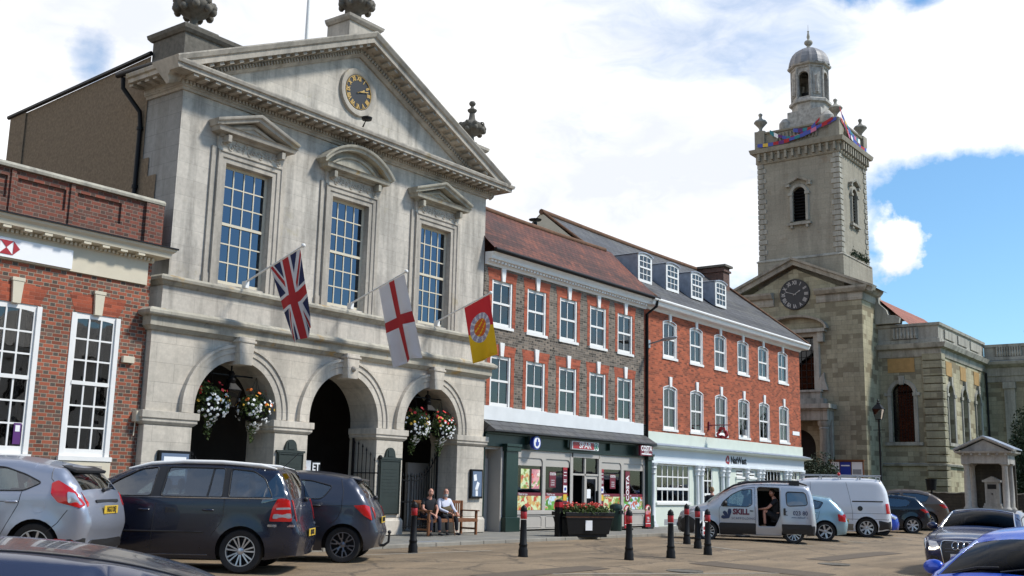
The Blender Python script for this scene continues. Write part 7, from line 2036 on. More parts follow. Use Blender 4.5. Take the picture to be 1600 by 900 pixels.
for (a, l, w_) in ((95, .26, .06), (50, .24, .06), (8, .22, .055)):
    ca, sa = math.cos(R(180 - a)), math.sin(R(180 - a)); p = [(0, -.012), (l * .7, -w_), (l, -w_ * .7), (l * 1.05, 0), (l, w_ * .7), (l * .7, w_), (0, .012)]
    mb.prism([(1.44 + (u * ca - v * sa), .70 + (u * sa + v * ca)) for u, v in p], lambda u, v, q: fs(u, v, -.008 - q), 0, .004)
mb.build('fan_emblem', M['navy_ink'], c.root)
mb = van_txt('023 80', .17, 3.50, .88, None, dm, xs=.9, bold=.003); mb.build('lettering', M['navy_ink'], d1)
mb = van_txt('www.skillscaff', .075, 3.44, .76, None, dm, xs=.95); mb.build('lettering', M['navy_ink'], d1)
mb = MB(); mb.tube([dm(3.12 + .05 * math.cos(k * .5), .88 + .06 * math.sin(k * .5), -.006) for k in range(3, 11)], .010, 4); mb.build('phone_mark', M['navy_ink'], d1)
c.put((30.93, 12.74, -.14), 115.5, (c.L / 2 - 3.31, c.W / 2 - .03), 1.0)
VAN = c

def hatch(name, label, L, W, H, paint, wr=.31, fo=.80, ro=.70, wstyle='five', nsp=6, cat='car', glass='car_glass', roofe=.87, tum=.38, hood=.26, wst=.44, rear_lamps='low', rail=None, arch=None, win2=True):
    Car.ws, Car.nsp = wstyle, nsp
    zb = .66 * H
    S = [('front', [(.04, .24), (0, .30 * H), (.05, .47 * H)]), ('hood', [(.05, .47 * H), (.08 * L, .56 * H), (hood * L * .9, .655 * H)]), ('ws', [(hood * L * .9, .655 * H), (hood * L + .25, .82 * H), (wst * L * .95, .945 * H)]),
         ('roof', [(wst * L * .95, .945 * H), (.55 * L, H), (.72 * L, .992 * H), (roofe * L, .935 * H)]), ('rg', [(roofe * L, .935 * H), (roofe * L + (.955 * L - roofe * L) * .6, .81 * H), (.955 * L, .69 * H)]),
         ('tail', [(.955 * L, .69 * H), (.985 * L, .55 * H), (L, .38 * H), (.985 * L, .24)])]
    w_ = [[(hood * L + .30, zb + .04), (wst * L * .98, .88 * H), (.555 * L, .925 * H), (.56 * L, zb + .05)]]
    if win2: w_ += [[(.585 * L, zb + .05), (.58 * L, .925 * H), (.72 * L, .915 * H), (.82 * L, .85 * H), (.79 * L, zb + .08), (.75 * L, zb + .06)]]
    c = Car(name, label, cat, L, W, S, lin(zb - .04, zb + .04, L), [(fo, wr), (L - ro, wr)], paint, tumble=tum, windows=w_, glass=glass)
    c.seats([(.5 * L, 2), (.68 * L, 3)], .88 * H)
    c.seam([(.57 * L, zb), (.565 * L, .28)]); c.seam([(.79 * L, zb), (.775 * L, .50 * H), (.74 * L, .40 * H)]); c.seam([(.31 * L, zb), (.30 * L, .3)])
    c.seam([(.31 * L, .60 * H), (.78 * L, .62 * H)], .006, 'body_crease'); c.handle(.74 * L, .60 * H); c.handle(.53 * L, .59 * H); c.mirror(.36 * L, zb + .02)
    if rear_lamps == 'low': c.side_patch([(.925 * L, .60 * H), (.93 * L, .45 * H), (.985 * L, .43 * H), (.985 * L, .60 * H)], M['lamp_red'], .01, 'tail_lamp')
    else: c.side_patch([(.90 * L, .64 * H), (.945 * L, .65 * H), (.985 * L, .56 * H), (.95 * L, .54 * H)], M['lamp_red'], .01, 'tail_lamp')
    c.end_patch([(W * .46, .45 * H), (W * .36, .45 * H), (W * .36, .60 * H), (W * .45, .62 * H)], 'rear', M['lamp_red'], .01, 'tail_lamp', both=True)
    c.side_patch([(.04, .47 * H), (.35, .55 * H), (.42, .51 * H), (.14, .41 * H)], M['lamp_clear'], .008, 'headlamp')
    c.plate('rear', .45 * H, 'HN07 BTX', True)
    c.side_patch([(L * .16 + .36, .22), (L * .16 + .34, .29), (L * .72, .29), (L * .72, .22)], M['trim'], .008, 'sill_cladding')
    return c
c = hatch('hatchback', 'pale ice blue hatchback with six spoke wheels between the silver van and the white van', 4.08, 1.70, 1.44, 'ice', nsp=6, wstyle='fat')
c.put((34.14, 13.01, -.17), 113, (c.L / 2 - 3.38, c.W / 2 - .03), 1.0)
c = hatch('hatchback', 'black hatchback with silver wheels between the bright blue car and the bronze one', 4.1, 1.75, 1.50, 'black', wr=.32, nsp=7, wstyle='fat', rear_lamps='high')
c.side_patch([(.60 * c.L, 1.05), (.62 * c.L, 1.25), (.70 * c.L, 1.33), (.79 * c.L, 1.32), (.815 * c.L, 1.2), (.78 * c.L, 1.07), (.68 * c.L, 1.03)], c.glass, .012, 'rear_side_glass', rnd=.06)
c.put((44.57, 13.40, -.16), 113, (c.L / 2 - 3.40, c.W / 2 - .03), 1.0)
c = hatch('estate_car', 'bronze brown high riding car, last of the row by the churchyard wall', 4.38, 1.83, 1.60, 'bronze', wr=.345, nsp=11, ro=.88, roofe=.82, rear_lamps='high')
c.put((47.31, 13.58, -.04), 113, (c.L / 2 - 3.50, c.W / 2 - .03), 1.0)
c = hatch('small_car', 'bright blue small car with its nose towards the right, beside the white van', 3.65, 1.60, 1.46, 'blue', wr=.30, nsp=5, wstyle='fat', fo=.62, ro=.62, hood=.24)
c.put((40.9, 13.4, -.17), -62, (c.L / 2 - .62, -(c.W / 2 - .03)), 1.0)

# ---- white panel van
Car.ws, Car.nsp = 'fat', 8
c = Car('panel_van', 'white panel van with a roof rack, parked beyond the pale blue hatchback', 'van', 4.90, 1.92,
    [('front', [(.03, .26), (0, .52), (.06, .84)]), ('hood', [(.06, .84), (.3, .98), (.75, 1.12)]), ('ws', [(.75, 1.12), (1.2, 1.50), (1.6, 1.80)]),
     ('roof', [(1.6, 1.80), (2.1, 1.95), (3.2, 1.99), (4.2, 1.975), (4.60, 1.92)]), ('rg', [(4.60, 1.92), (4.76, 1.60), (4.82, 1.30)]), ('tail', [(4.82, 1.30), (4.87, .90), (4.90, .50), (4.88, .28)])],
    lin(1.12, 1.12, 5), [(.92, .33), (4.06, .33)], 'white', tumble=.15, rnd=.13, windows=[[(1.25, 1.16), (1.65, 1.62), (2.15, 1.68), (2.15, 1.16)]], rg_glass=False)
c.seats([(1.9, 2)], 1.4)
c.seam([(2.22, 1.86), (2.24, .25)]); c.seam([(3.42, 1.86), (3.52, 1.40), (3.60, .9), (3.60, .55)]); c.seam([(1.1, .60), (4.8, .62)], .012); c.seam([(2.3, .80), (4.8, .82)], .006)
c.seam([(3.60, 1.215), (4.62, 1.225)], .045, 'slide_rail', 'trim', .012); c.side_patch([(4.72, .82), (4.70, 1.16), (4.81, 1.16), (4.86, .82)], M['lamp_red'], .01, 'tail_lamp')
c.side_patch(circle(3.86, .98, .085, 18), M['trim'], .008, 'fuel_filler', rnd=0); c.side_patch([(4.46, .25), (4.46, .58), (4.87, .56), (4.88, .27)], M['trim'], .01, 'rear_bumper')
c.side_patch([(2.3, .23), (2.3, .45), (3.62, .45), (3.62, .23)], simple('grey brown grime on van sill', (.26, .22, .17), .8, var=.3, scale=8), .006, 'side_skirt', rnd=.01)
c.handle(2.1, 1.02, M['trim']); c.mirror(1.45, 1.16, M['trim'])
mb = MB()
for sg in (1, -1): mb.tube([(c.L / 2 - 1.9, sg * .72, 2.10), (c.L / 2 - 4.6, sg * .72, 2.10)], .022, 6)
for k in range(5):
    x = c.L / 2 - 1.95 - k * .65; mb.tube([(x, -.78, 2.07), (x, .78, 2.07)], .02, 6)
    for sg in (1, -1): mb.tube([(x, sg * .74, 1.9), (x, sg * .74, 2.1)], .02, 6)
mb.build('roof_rack', M['steel'], c.root, smooth=60)
mb = MB(); mb.ball((c.L / 2 - 3.2, .72, 2.14), .06, 10, 6); mb.build('rack_beacon', M['lamp_red'], c.root, smooth=60)
c.put((38.75, 13.25, -.17), 113, (c.L / 2 - 4.06, c.W / 2 - .03), 1.03)

# ---- convertible facing the camera
Car.ws, Car.nsp = 'five', 10
c = Car('convertible', 'dark navy convertible with a black soft top and four rings on its grille', 'car', 4.62, 1.85,
    [('front', [(.06, .20), (0, .40), (.03, .62), (.12, .74)]), ('hood', [(.12, .74), (.5, .84), (1.0, .91), (1.42, .96)]), ('ws', [(1.42, .96), (1.8, 1.18), (2.12, 1.33)]),
     ('roof', [(2.12, 1.33), (2.5, 1.385), (3.0, 1.37), (3.45, 1.25)]), ('rg', [(3.45, 1.25), (3.7, 1.1), (3.9, .98)]), ('tail', [(3.9, .98), (4.4, .93), (4.6, .85), (4.62, .5), (4.55, .24)])],
    lin(.90, .95, 4.6), [(.88, .33), (3.63, .33)], 'audi', tumble=.42, ftap=.17, rnd=.07, windows=[[(1.72, .98), (2.12, 1.22), (2.6, 1.27), (3.0, 1.25), (3.15, 1.0)]], roofmat='black_paint', ws_v=.93)
c.seats([(2.5, 2)], 1.18)
mb = MB(); pts = [c.sp(i, .955, .006) for i, q in enumerate(c.seg) if q == 'ws']; p2 = [c.sp(i, -.955, .006) for i, q in enumerate(c.seg) if q == 'ws']
i_top = [i for i, q in enumerate(c.seg) if q == 'ws'][-1]
mb.tube(pts + [c.sp(i_top, v, .008) for v in (.8, .5, .2, 0, -.2, -.5, -.8)] + p2[::-1], .015, 6); mb.build('windscreen_frame', M['chrome'], c.root, smooth=60)
gp_ = [(-.44, .62), (-.47, .64), (-.46, .72), (.46, .72), (.47, .64), (.40, .25), (.34, .22), (-.34, .22), (-.40, .25)]
gp_ = [(-.34, .22), (-.40, .27), (-.47, .60), (-.44, .70), (.44, .70), (.47, .60), (.40, .27), (.34, .22)]
c.end_patch(gp_, 'front', M['trim'], .012, 'grille', rnd=.04)
pl_ = smooth_poly(gp_, .05)
mb = MB(); mb.tube([c.face(u, v, 'front', .02) for u, v in pl_], .014, 6, closed=True); mb.build('grille_surround', M['chrome'], c.root, smooth=60)
mb = MB()
for z in (.26, .31, .36, .52, .57, .66): mb.tube([c.face(u, z, 'front', .016) for u in (-.38, -.2, 0, .2, .38)], .005, 4)
mb.build('grille_bars', M['alloy_dark'], c.root)
mb = MB()
for k in range(4):
    cx = -.165 + .11 * k; mb.tube([c.face(cx + .068 * math.cos(a * PI / 10), .615 + .060 * math.sin(a * PI / 10), 'front', .03) for a in range(20)], .009, 6, closed=True)
mb.build('ring_badge', M['chrome'], c.root, smooth=60)
c.plate('front', .44, 'LX60 VGE', False)
c.end_patch([(.50, .62), (.56, .70), (.74, .745), (.80, .72), (.80, .56), (.62, .55)], 'front', M['lamp_clear'], .010, 'headlamp', both=True, rnd=.03)
for sg in (1, -1):
    mb = MB(); mb.tube([c.face(sg * u, v, 'front', .025) for u, v in ((.50, .60), (.60, .565), (.72, .565), (.80, .60))], .014, 6); mb.build('running_lamp', M['lamp_lit'], c.root, smooth=60)
c.side_patch([(.10, .56), (.12, .72), (.36, .79), (.45, .76), (.28, .62)], M['lamp_clear'], .008, 'headlamp', rnd=.03)
c.end_patch([(.52, .26), (.52, .42), (.78, .46), (.78, .28)], 'front', M['trim'], .010, 'air_intake', both=True)
c.seam([(1.5, .94), (1.52, .3)]); c.seam([(3.05, .95), (3.0, .3)]); c.handle(2.85, .76); c.mirror(1.75, .97)
for sg in (1, -1): mb = MB(); mb.tube([c.sp(i, sg * .80, .003) for i, (p, q) in enumerate(zip(c.prof, c.seg)) if q == 'hood'], .006, 5); mb.build('bonnet_gap', M['trim'], c.root)
c.put((24.2, 6.22, -.34), 183, (c.L / 2 - .05, 0), 1.0)

# ---- bright blue car in the bottom right corner
Car.ws, Car.nsp = 'five', 5
c = Car('hatchback', 'bright blue car in the bottom right corner, its windscreen and steering wheel facing the camera', 'car', 3.9, 1.70,
    [('front', [(.04, .24), (0, .46), (.05, .66)]), ('hood', [(.05, .66), (.3, .82), (.98, .97)]), ('ws', [(.98, .97), (1.35, 1.18), (1.68, 1.33)]),
     ('roof', [(1.68, 1.33), (1.88, 1.41), (2.3, 1.465), (2.9, 1.46), (3.40, 1.38)]), ('rg', [(3.40, 1.38), (3.62, 1.2), (3.72, 1.0)]), ('tail', [(3.72, 1.0), (3.84, .8), (3.9, .5), (3.84, .26)])],
    lin(.93, 1.0, 4), [(.80, .30), (3.25, .30)], 'blue', tumble=.42, windows=[[(1.4, 1.0), (1.8, 1.27), (2.15, 1.34), (2.15, 1.02)], [(2.22, 1.02), (2.22, 1.34), (2.8, 1.33), (3.15, 1.2), (3.0, 1.05)]], ws_v=.93)
c.seats([(2.05, 2), (2.8, 3)], 1.2)
mb = MB(); sx = c.L / 2 - 1.62; sw = [(sx + .05 * math.sin(a * PI / 8), -.37 + .18 * math.cos(a * PI / 8), .98 + .17 * math.sin(a * PI / 8)) for a in range(16)]; mb.tube(sw, .017, 6, closed=True); mb.tube([(sx, -.55, .98), (sx + .02, -.37, .97), (sx, -.19, .98)], .02, 6); mb.build('steering_wheel', M['trim'], c.root, smooth=60)
mb = MB(); mb.ball((c.L / 2 - 1.78, 0, 1.30), .10, 10, 6, sx=.25, sy=1.2, sz=.5); mb.build('rear_view_mirror', M['trim'], c.root, smooth=60)
mb = MB(); i0 = [i for i, q in enumerate(c.seg) if q == 'ws'][0]
for v0, v1 in ((-.75, -.1), (-.05, .55)): mb.tube([c.sp(i0, v0, .015), c.sp(i0 + 1, (v0 + v1) / 2, .015), c.sp(i0 + 1, v1, .02)], .008, 5)
mb.build('wiper', M['trim'], c.root)
for sg in (1, -1): mb = MB(); mb.tube([c.sp(i, sg * .965, .004) for i, q in enumerate(c.seg) if q == 'ws'], .010, 5); mb.build('windscreen_trim', M['chrome'], c.root, smooth=60)
c.seam([(2.18, 1.0), (2.16, .3)]); c.handle(2.05, .84); c.mirror(1.45, 1.0); c.plate('front', .42, 'HK11 TVO', False)
c.side_patch([(.06, .62), (.35, .78), (.5, .76), (.3, .60)], M['lamp_clear'], .008, 'headlamp')
c.put((12.50, 3.02, -.45), 169, (c.L / 2 - 1.85, -.58), 1.0)

# ------------------------------------------------------------------ bollards
def bollard(P, label, post=False):
    x, y, z = P; z -= .02
    r0 = empty('bollard', (x, y, z), label, 'bollard', 'red banded bollards round the square')
    mb = MB()
    mb.lathe([(.125, 0), (.125, .05), (.118, .07), (.118, .16), (.10, .20), (.098, .24), (.106, .25), (.106, .28), (.09, .30), (.075, .72), (.074, .78)], (x, y, z), 12)
    mb.lathe([(.074, .95), (.09, .955), (.092, .975), (.078, .985), (.082, .99), (.078, 1.02), (.055, 1.055), (.02, 1.075), (.012, 1.085), (0, 1.09)], (x, y, z), 20)
    mb.v = [(x + (p[0] - x) * .84, y + (p[1] - y) * .84, p[2]) for p in mb.v]
    mb.build('post', M['black_iron'], r0, smooth=35)
    mb = MB(); mb.lathe([(.066, .795), (.068, .80), (.068, .945), (.064, .95)], (x, y, z), 20); mb.build('red_band', M['bollard_red'], r0, smooth=40)
    return r0
for P, lb in (((17.31, 15.52, -.08), 'black bollard with a red band, standing in front of the bald seated man'),
              ((18.55, 13.56, -.10), 'black bollard with a red band, standing alone before the dark green shopfront'),
              ((20.37, 12.09, -.15), 'nearest black bollard with a red band, to the right of the flower planter'),
              ((21.87, 11.90, -.15), 'black bollard with a red band, leftmost of the group before the silver van bonnet'),
              ((23.74, 11.93, -.15), 'black bollard with a red band, in front of the silver van front wheel'),
              ((26.57, 13.97, -.08), 'farthest black bollard with a red band, before the silver van bumper')):
    bollard(P, lb)
r0 = bollard((25.39, 13.04, -.11), 'black bollard with a red band and a small white notice fixed to it')
x, y = 25.39, 13.04
mb = MB(); mb.box(x - .0, x + .26, y - .15, y - .14, .22, .82); ns = mb.build('notice', M['white'], r0)
mb = MB(); mb.box(x + .03, x + .23, y - .155, y - .15, .24, .32); mb.box(x + .03, x + .23, y - .155, y - .15, .36, .44); mb.build('notice_text', M['red'], ns)
mb = MB(); mb.tube([(x + .13 + .07 * math.cos(k * .6), y - .153, .64 + .10 * math.sin(k * .6)) for k in range(10)], .010, 4, closed=True); mb.build('notice_symbol', M['black_paint'], ns)
r0 = empty('sign_post', (25.18, 17.21, 0), 'square black post with a red top standing at the left end of the flower planter', 'post')
mb = MB(); mb.box(25.10, 25.26, 17.13, 17.29, -.02, .96); mb.build('post', M['black_iron'], r0, bevel=.008)
mb = MB(); mb.box(25.095, 25.265, 17.125, 17.295, .80, .94); mb.build('red_band', M['red'], r0)
mb = MB(); mb.lathe([(.10, 0), (.10, .02), (.05, .05), (0, .06)], (25.18, 17.21, .96), 12); mb.build('cap', M['black_iron'], r0)

# ------------------------------------------------------------------ planter
px0, px1, py0, py1 = 25.42, 26.95, 16.45, 17.2
PLh = R(-24)
PL = empty('flower_planter', (25.75, 16.95, 0), 'long black planter filled with coral red geraniums in front of the green shopfront', 'planter')
mb = MB()
Lx = .76
mb.hexa([(-Lx + .08, -.3, .08), (Lx - .08, -.3, .08), (Lx - .08, .3, .08), (-Lx + .08, .3, .08), (-Lx - .02, -.36, .66), (Lx + .02, -.36, .66), (Lx + .02, .36, .66), (-Lx - .02, .36, .66)])
mb.box(-Lx - .05, Lx + .05, -.39, .39, .70, .84); mb.box(-Lx - .02, Lx + .02, -.37, .37, .62, .66); mb.box(-Lx + .12, Lx - .12, -.26, .26, -.02, .10)
v = [(p[0] + 0, p[1], p[2]) for p in mb.v]
def loc2(mb, origin, ang):
    ca, sa = math.cos(ang), math.sin(ang); mb.v = [(p[0], p[1], p[2] * .80) for p in mb.v]; mb.v = [(origin[0] + p[0] * ca - p[1] * sa, origin[1] + p[0] * sa + p[1] * ca, origin[2] + p[2]) for p in mb.v]; return mb
PO = (26.03, 16.95, 0); PL.location = PO
loc2(mb, PO, PLh).build('tub', M['black_paint'], PL, bevel=.012)
mb = MB(); mb.box(-Lx - .035, Lx + .035, -.375, -.36, .665, .70); loc2(mb, PO, PLh).build('rim_line', M['wood'], PL)
mb = MB(); mb.box(-.14, .08, -.355, -.335, .22, .56); cr = loc2(mb, PO, PLh).build('crest_plate', M['white'], PL)
mb = MB(); mb.prism(circle(-.03, .39, .07, 14, .09), XZ(-.337), -.004, 0); loc2(mb, PO, PLh).build('crest', M['orange'], cr)
mb = MB(); foliage(mb, (0, 0, .92), .86, .42, .18, 1500, .045, 3, lump=14); foliage(mb, (0, 0, .86), .9, .42, .10, 900, .045, 4, lump=10); loc2(mb, PO, PLh).build('leaves', M['leaf'], PL)
mb = MB(); rr = random.Random(6)
for k in range(46):
    cx, cy, cz = rr.uniform(-.80, .80), rr.uniform(-.38, .30), rr.uniform(1.0, 1.16)
    for q in range(16):
        d_ = Vector((rr.gauss(0, 1), rr.gauss(0, 1), rr.gauss(0, 1))).normalized() * rr.uniform(.02, .055); s_ = .022
        a = Vector((rr.gauss(0, 1), rr.gauss(0, 1), rr.gauss(0, 1))).normalized() * s_; b_ = a.cross(Vector((rr.gauss(0, 1), rr.gauss(0, 1), 1))).normalized() * s_
        p = Vector((cx, cy, cz)) + d_; mb.add([p - a, p + b_, p + a, p - b_], [(0, 1, 2, 3)])
loc2(mb, PO, PLh).build('flower_heads', M['petal_pink'], PL)['kind'] = 'stuff'

# bins, advertising boards
def bin_(P, label, s=.86):
    x, y, z = P
    r0 = empty('litter_bin', P, label, 'litter bin')
    mb = MB(); mb.lathe([(.19, 0), (.20, .04), (.20, .80), (.22, .82), (.22, .88), (.20, .95), (.11, 1.0), (0, 1.02)], P, 20)
    mb.build('body', M['dark_green'], r0, smooth=40)
    mb = MB(); mb.box(x - .11, x + .11, y - .225, y - .18, z + .64, z + .76); mb.build('slot', M['black_paint'], r0); r0.scale = (.95, .95, s)
bin_((30.35, 18.5, 0), 'dark green domed litter bin standing at the right end of the flower planter')
bin_((28.05, 18.85, 0), 'dark green domed litter bin half hidden behind the left end of the flower planter')
def icecream(P, label, w_=.42, h=.8):
    x, y, z = P; r0 = empty('pavement_sign', P, label, 'sign')
    mb = MB(); outline = [(-w_ / 2, .08), (w_ / 2, .08), (w_ / 2, .62), (w_ / 2 + .02, .8)] + [(.26 * math.cos(PI * k / 10), .82 + .26 * math.sin(PI * k / 10)) for k in range(1, 10)] + [(-w_ / 2 - .02, .8), (-w_ / 2, .62)]
    mb.prism([(x + u, z + v) for u, v in outline], XZ(y), 0, .03); bd = mb.build('board', M['red'], r0)
    mb = MB(); mb.prism([(x + u, z + v) for u, v in [(-.20, .64), (.20, .64), (.23, .8)] + [(.22 * math.cos(PI * k / 8), .82 + .22 * math.sin(PI * k / 8)) for k in range(1, 8)] + [(-.23, .8)]], XZ(y), -.006, 0); mb.build('ice_picture', M['food3'], bd)
    mb = MB(); mb.ball((x + .06, y - .01, z + .90), .09, 10, 6, sy=.15); mb.build('wafer', M['soil'], bd)
    mb = MB(); mb.tube([(x + .05 * s_ + .045 * math.cos(a * PI / 6) * 1, y - .006, z + .47 + .05 * math.sin(a * PI / 6)) for s_ in (-1, 1) for a in range(12)], .009, 4); text_mesh('ICES', .11, FRONT(x, y - .004, z + .34), mb=mb); mb.box(x - .2, x + .2, y - .006, y, z + .22, z + .245); mb.build('lettering', M['white'], bd)
    mb = MB(); mb.box(x - .26, x + .26, y - .14, y + .18, z, z + .08); mb.build('foot', M['black_paint'], r0, bevel=.02)
    r0.scale = (.8, .8, .76)
icecream((33.3, 19.0, 0), 'red round topped ice cream board at the foot of the right green pilaster')
icecream((31.4, 18.7, 0), 'red ice cream board with a round top between the green bin and the nearest bollard')

# ------------------------------------------------------------------ hanging baskets and lanterns in the arches
BASK = [((15.33, 20.05, 3.05), 1, 'basket of red, yellow and white flowers hanging left of the left arch lantern'), ((16.62, 20.05, 2.98), 2, 'basket of orange and white flowers hanging right of the left arch lantern'),
        ((22.24, 20.05, 2.95), 3, 'basket of deep red and white flowers hanging left of the right arch lantern'), ((23.32, 20.05, 2.93), 4, 'basket of scarlet and white flowers hanging right of the right arch lantern')]
for (c0, sd_, lb) in BASK:
    x, y, z = c0
    r0 = empty('hanging_basket', c0, lb, 'hanging basket', 'hanging baskets of the arcade')
    mb = MB(); mb.lathe([(.05, -.30), (.20, -.24), (.26, -.08), (.27, 0)], c0, 14)
    for k in range(3): mb.tube([(x + .26 * math.cos(k * 2.1), y + .26 * math.sin(k * 2.1), z), (x, y, z + .75)], .006, 4)
    mb.build('basket', M['black_iron'], r0)
    mb = MB(); foliage(mb, (x, y, z + .02), .42, .36, .42, 1300, .042, sd_, lump=10); foliage(mb, (x - .02, y, z - .45), .14, .14, .38, 260, .035, sd_ + 9, lump=6); mb.build('leaves', M['leaf'], r0)
    rr = random.Random(sd_ * 3)
    for nm, mt, n, zlo, zhi in (('white_flowers', 'petal_white', 100, -.55, .22), ('red_flowers', 'petal_red', 26, .08, .48), ('yellow_flowers', 'petal_yellow', 16, .0, .30)):
        mb = MB()
        for k in range(n):
            a = rr.uniform(0, 2 * PI); zz = rr.uniform(zlo, zhi); rad = .44 * math.sqrt(max(.05, 1 - (zz / .52) ** 2)) * rr.uniform(.85, 1.08)
            if nm == 'white_flowers' and rr.random() < .6: a = rr.uniform(-PI * .75, .1)
            if zz < -.3: rad *= .55
            p = Vector((x + rad * math.cos(a), y + rad * .9 * math.sin(a), z + zz)); s_ = rr.uniform(.026, .042) * (1.25 if mt == 'petal_red' else 1)
            nrm_ = (p - Vector(c0)).normalized() + Vector((rr.gauss(0, .3), -.4, rr.gauss(0, .3))); nrm_.normalize(); t1 = nrm_.cross(Vector((0, 0, 1))).normalized(); t2 = nrm_.cross(t1)
            mb.add([p + (t1 * math.cos(q * PI / 3) + t2 * math.sin(q * PI / 3)) * s_ + nrm_ * .012 * (q % 2) for q in range(6)], [(0, 1, 2, 3, 4, 5)])
        mb.build(nm, M['orange' if sd_ == 2 and mt == 'petal_red' else mt], r0)['kind'] = 'stuff'
for (x, z, lb) in ((15.92, 2.78, 'black iron lantern hanging between two flower baskets in the left arch'), (22.80, 2.78, 'black iron lantern hanging between two flower baskets in the right arch')):
    r0 = empty('hanging_lantern', (x, 20.1, z), lb, 'lantern', 'lanterns hanging in the arches')
    mb = MB(); mb.tube([(x, 20.1, z + .85), (x, 20.1, 4.0)], .022, 6); mb.tube([(x - .62, 20.1, 3.72), (x + .62, 20.1, 3.72)], .02, 6); mb.lathe([(.05, 0), (.10, .05), (.12, .12), (.06, .2), (.09, .26), (.05, .32)], (x, 20.1, z + .72), 12)
    mb.build('hanger', M['black_iron'], r0, smooth=50)
    lantern(r0, (x, 20.1, z + .22), .9)

# notice case on the right pier, sign behind the left car, poster in the arch
def case(x0, x1, z0, z1, y, label, sheets):
    r0 = empty('notice_case', ((x0 + x1) / 2, y, z0), label, 'notice case')
    mb = MB(); mb.box(x0, x1, y - .08, y, z0, z1); mb.build('frame', M['black_iron'], r0, bevel=.01)
    mb = MB(); mb.box(x0 + .06, x1 - .06, y - .086, y - .08, z0 + .06, z1 - .06); bk = mb.build('backing', M['noticeblue'], r0)
    mb = MB()
    for (cx, cz, w_, h_, a) in sheets:
        ca, sa = math.cos(a), math.sin(a); mb.prism([(cx + u * ca - v * sa, cz + u * sa + v * ca) for u, v in rect(-w_, w_, -h_, h_)], XZ(y - .086), -.004, 0)
    mb.build('sheet', M['white'], bk)
case(24.33, 24.86, .97, 1.80, 19.75, 'black framed notice case with pale leaflets on the pier right of the seated men', [(24.50, 1.56, .065, .09, .2), (24.60, 1.32, .06, .12, -.4), (24.58, 1.13, .05, .09, 0)])
case(13.85, 14.66, 1.15, 1.93, 19.75, 'black framed notice case on the leftmost arcade pier, just showing above the blue people carrier', [(14.25, 1.6, .28, .2, 0)])
r0 = empty('market_poster', (18.75, 20.3, 0), 'small white sign with a flower picture in the middle arch above the grey hatchback', 'sign')
mb = MB(); mb.box(18.33, 18.70, 20.28, 20.30, 1.52, 1.86); mb.build('sign_board', M['white'], r0)
mb = MB(); mb.box(18.72, 19.02, 20.28, 20.30, 1.50, 1.84); mb.box(18.6, 18.66, 20.3, 20.34, 0, 1.6); mb.build('side_board', M['black_paint'], r0)
mb = MB(); text_mesh('ET', .27, FRONT(18.87, 20.275, 1.70), mb=mb, bold=.006, xs=.85); o = mb.build('lettering', M['grey_panel'], r0); o.data.materials.clear(); o.data.materials.append(M['white'])
mb = MB(); mb.prism(circle(18.46, 1.68, .09, 12), XZ(20.277), -.004, 0); mb.build('flower_mark', M['petal_pink'], r0)

# ------------------------------------------------------------------ bench
BX0, BX1, BYB = 21.62, 23.66, 19.45
BN = empty('bench', (22.6, 19.2, 0), 'varnished wooden slatted bench under the right arch with two men sitting on it', 'bench')
mb = MB()
for k in range(5): mb.box(BX0, BX1, 18.88 + k * .10, 18.96 + k * .10, .425, .45)
mb.box(BX0, BX1, 18.86, 18.89, .36, .43); mb.build('seat', M['wood'], BN, bevel=.004)
mb = MB(); mb.box(BX0, BX1, 19.42, 19.46, .84, .92); mb.box(BX0, BX1, 19.40, 19.44, .48, .53)
n = 22
for k in range(n): mb.box(BX0 + .06 + (BX1 - BX0 - .16) * k / (n - 1), BX0 + .10 + (BX1 - BX0 - .16) * k / (n - 1), 19.415, 19.435, .52, .85)
mb.build('backrest', M['wood'], BN, bevel=.003)
for x in (BX0, BX1 - .06):
    for y0, h_ in ((18.87, .64), (19.40, .92)):
        mb = MB(); mb.box(x, x + .06, y0, y0 + .06, .01, h_); mb.build('leg', M['wood'], BN, bevel=.005)
    mb = MB(); mb.box(x - .02, x + .08, 18.82, 19.42, .64, .675); mb.build('armrest', M['wood'], BN, bevel=.008)
    mb = MB(); mb.box(x, x + .05, 18.93, 19.4, .15, .20); mb.build('stretcher', M['wood'], BN)

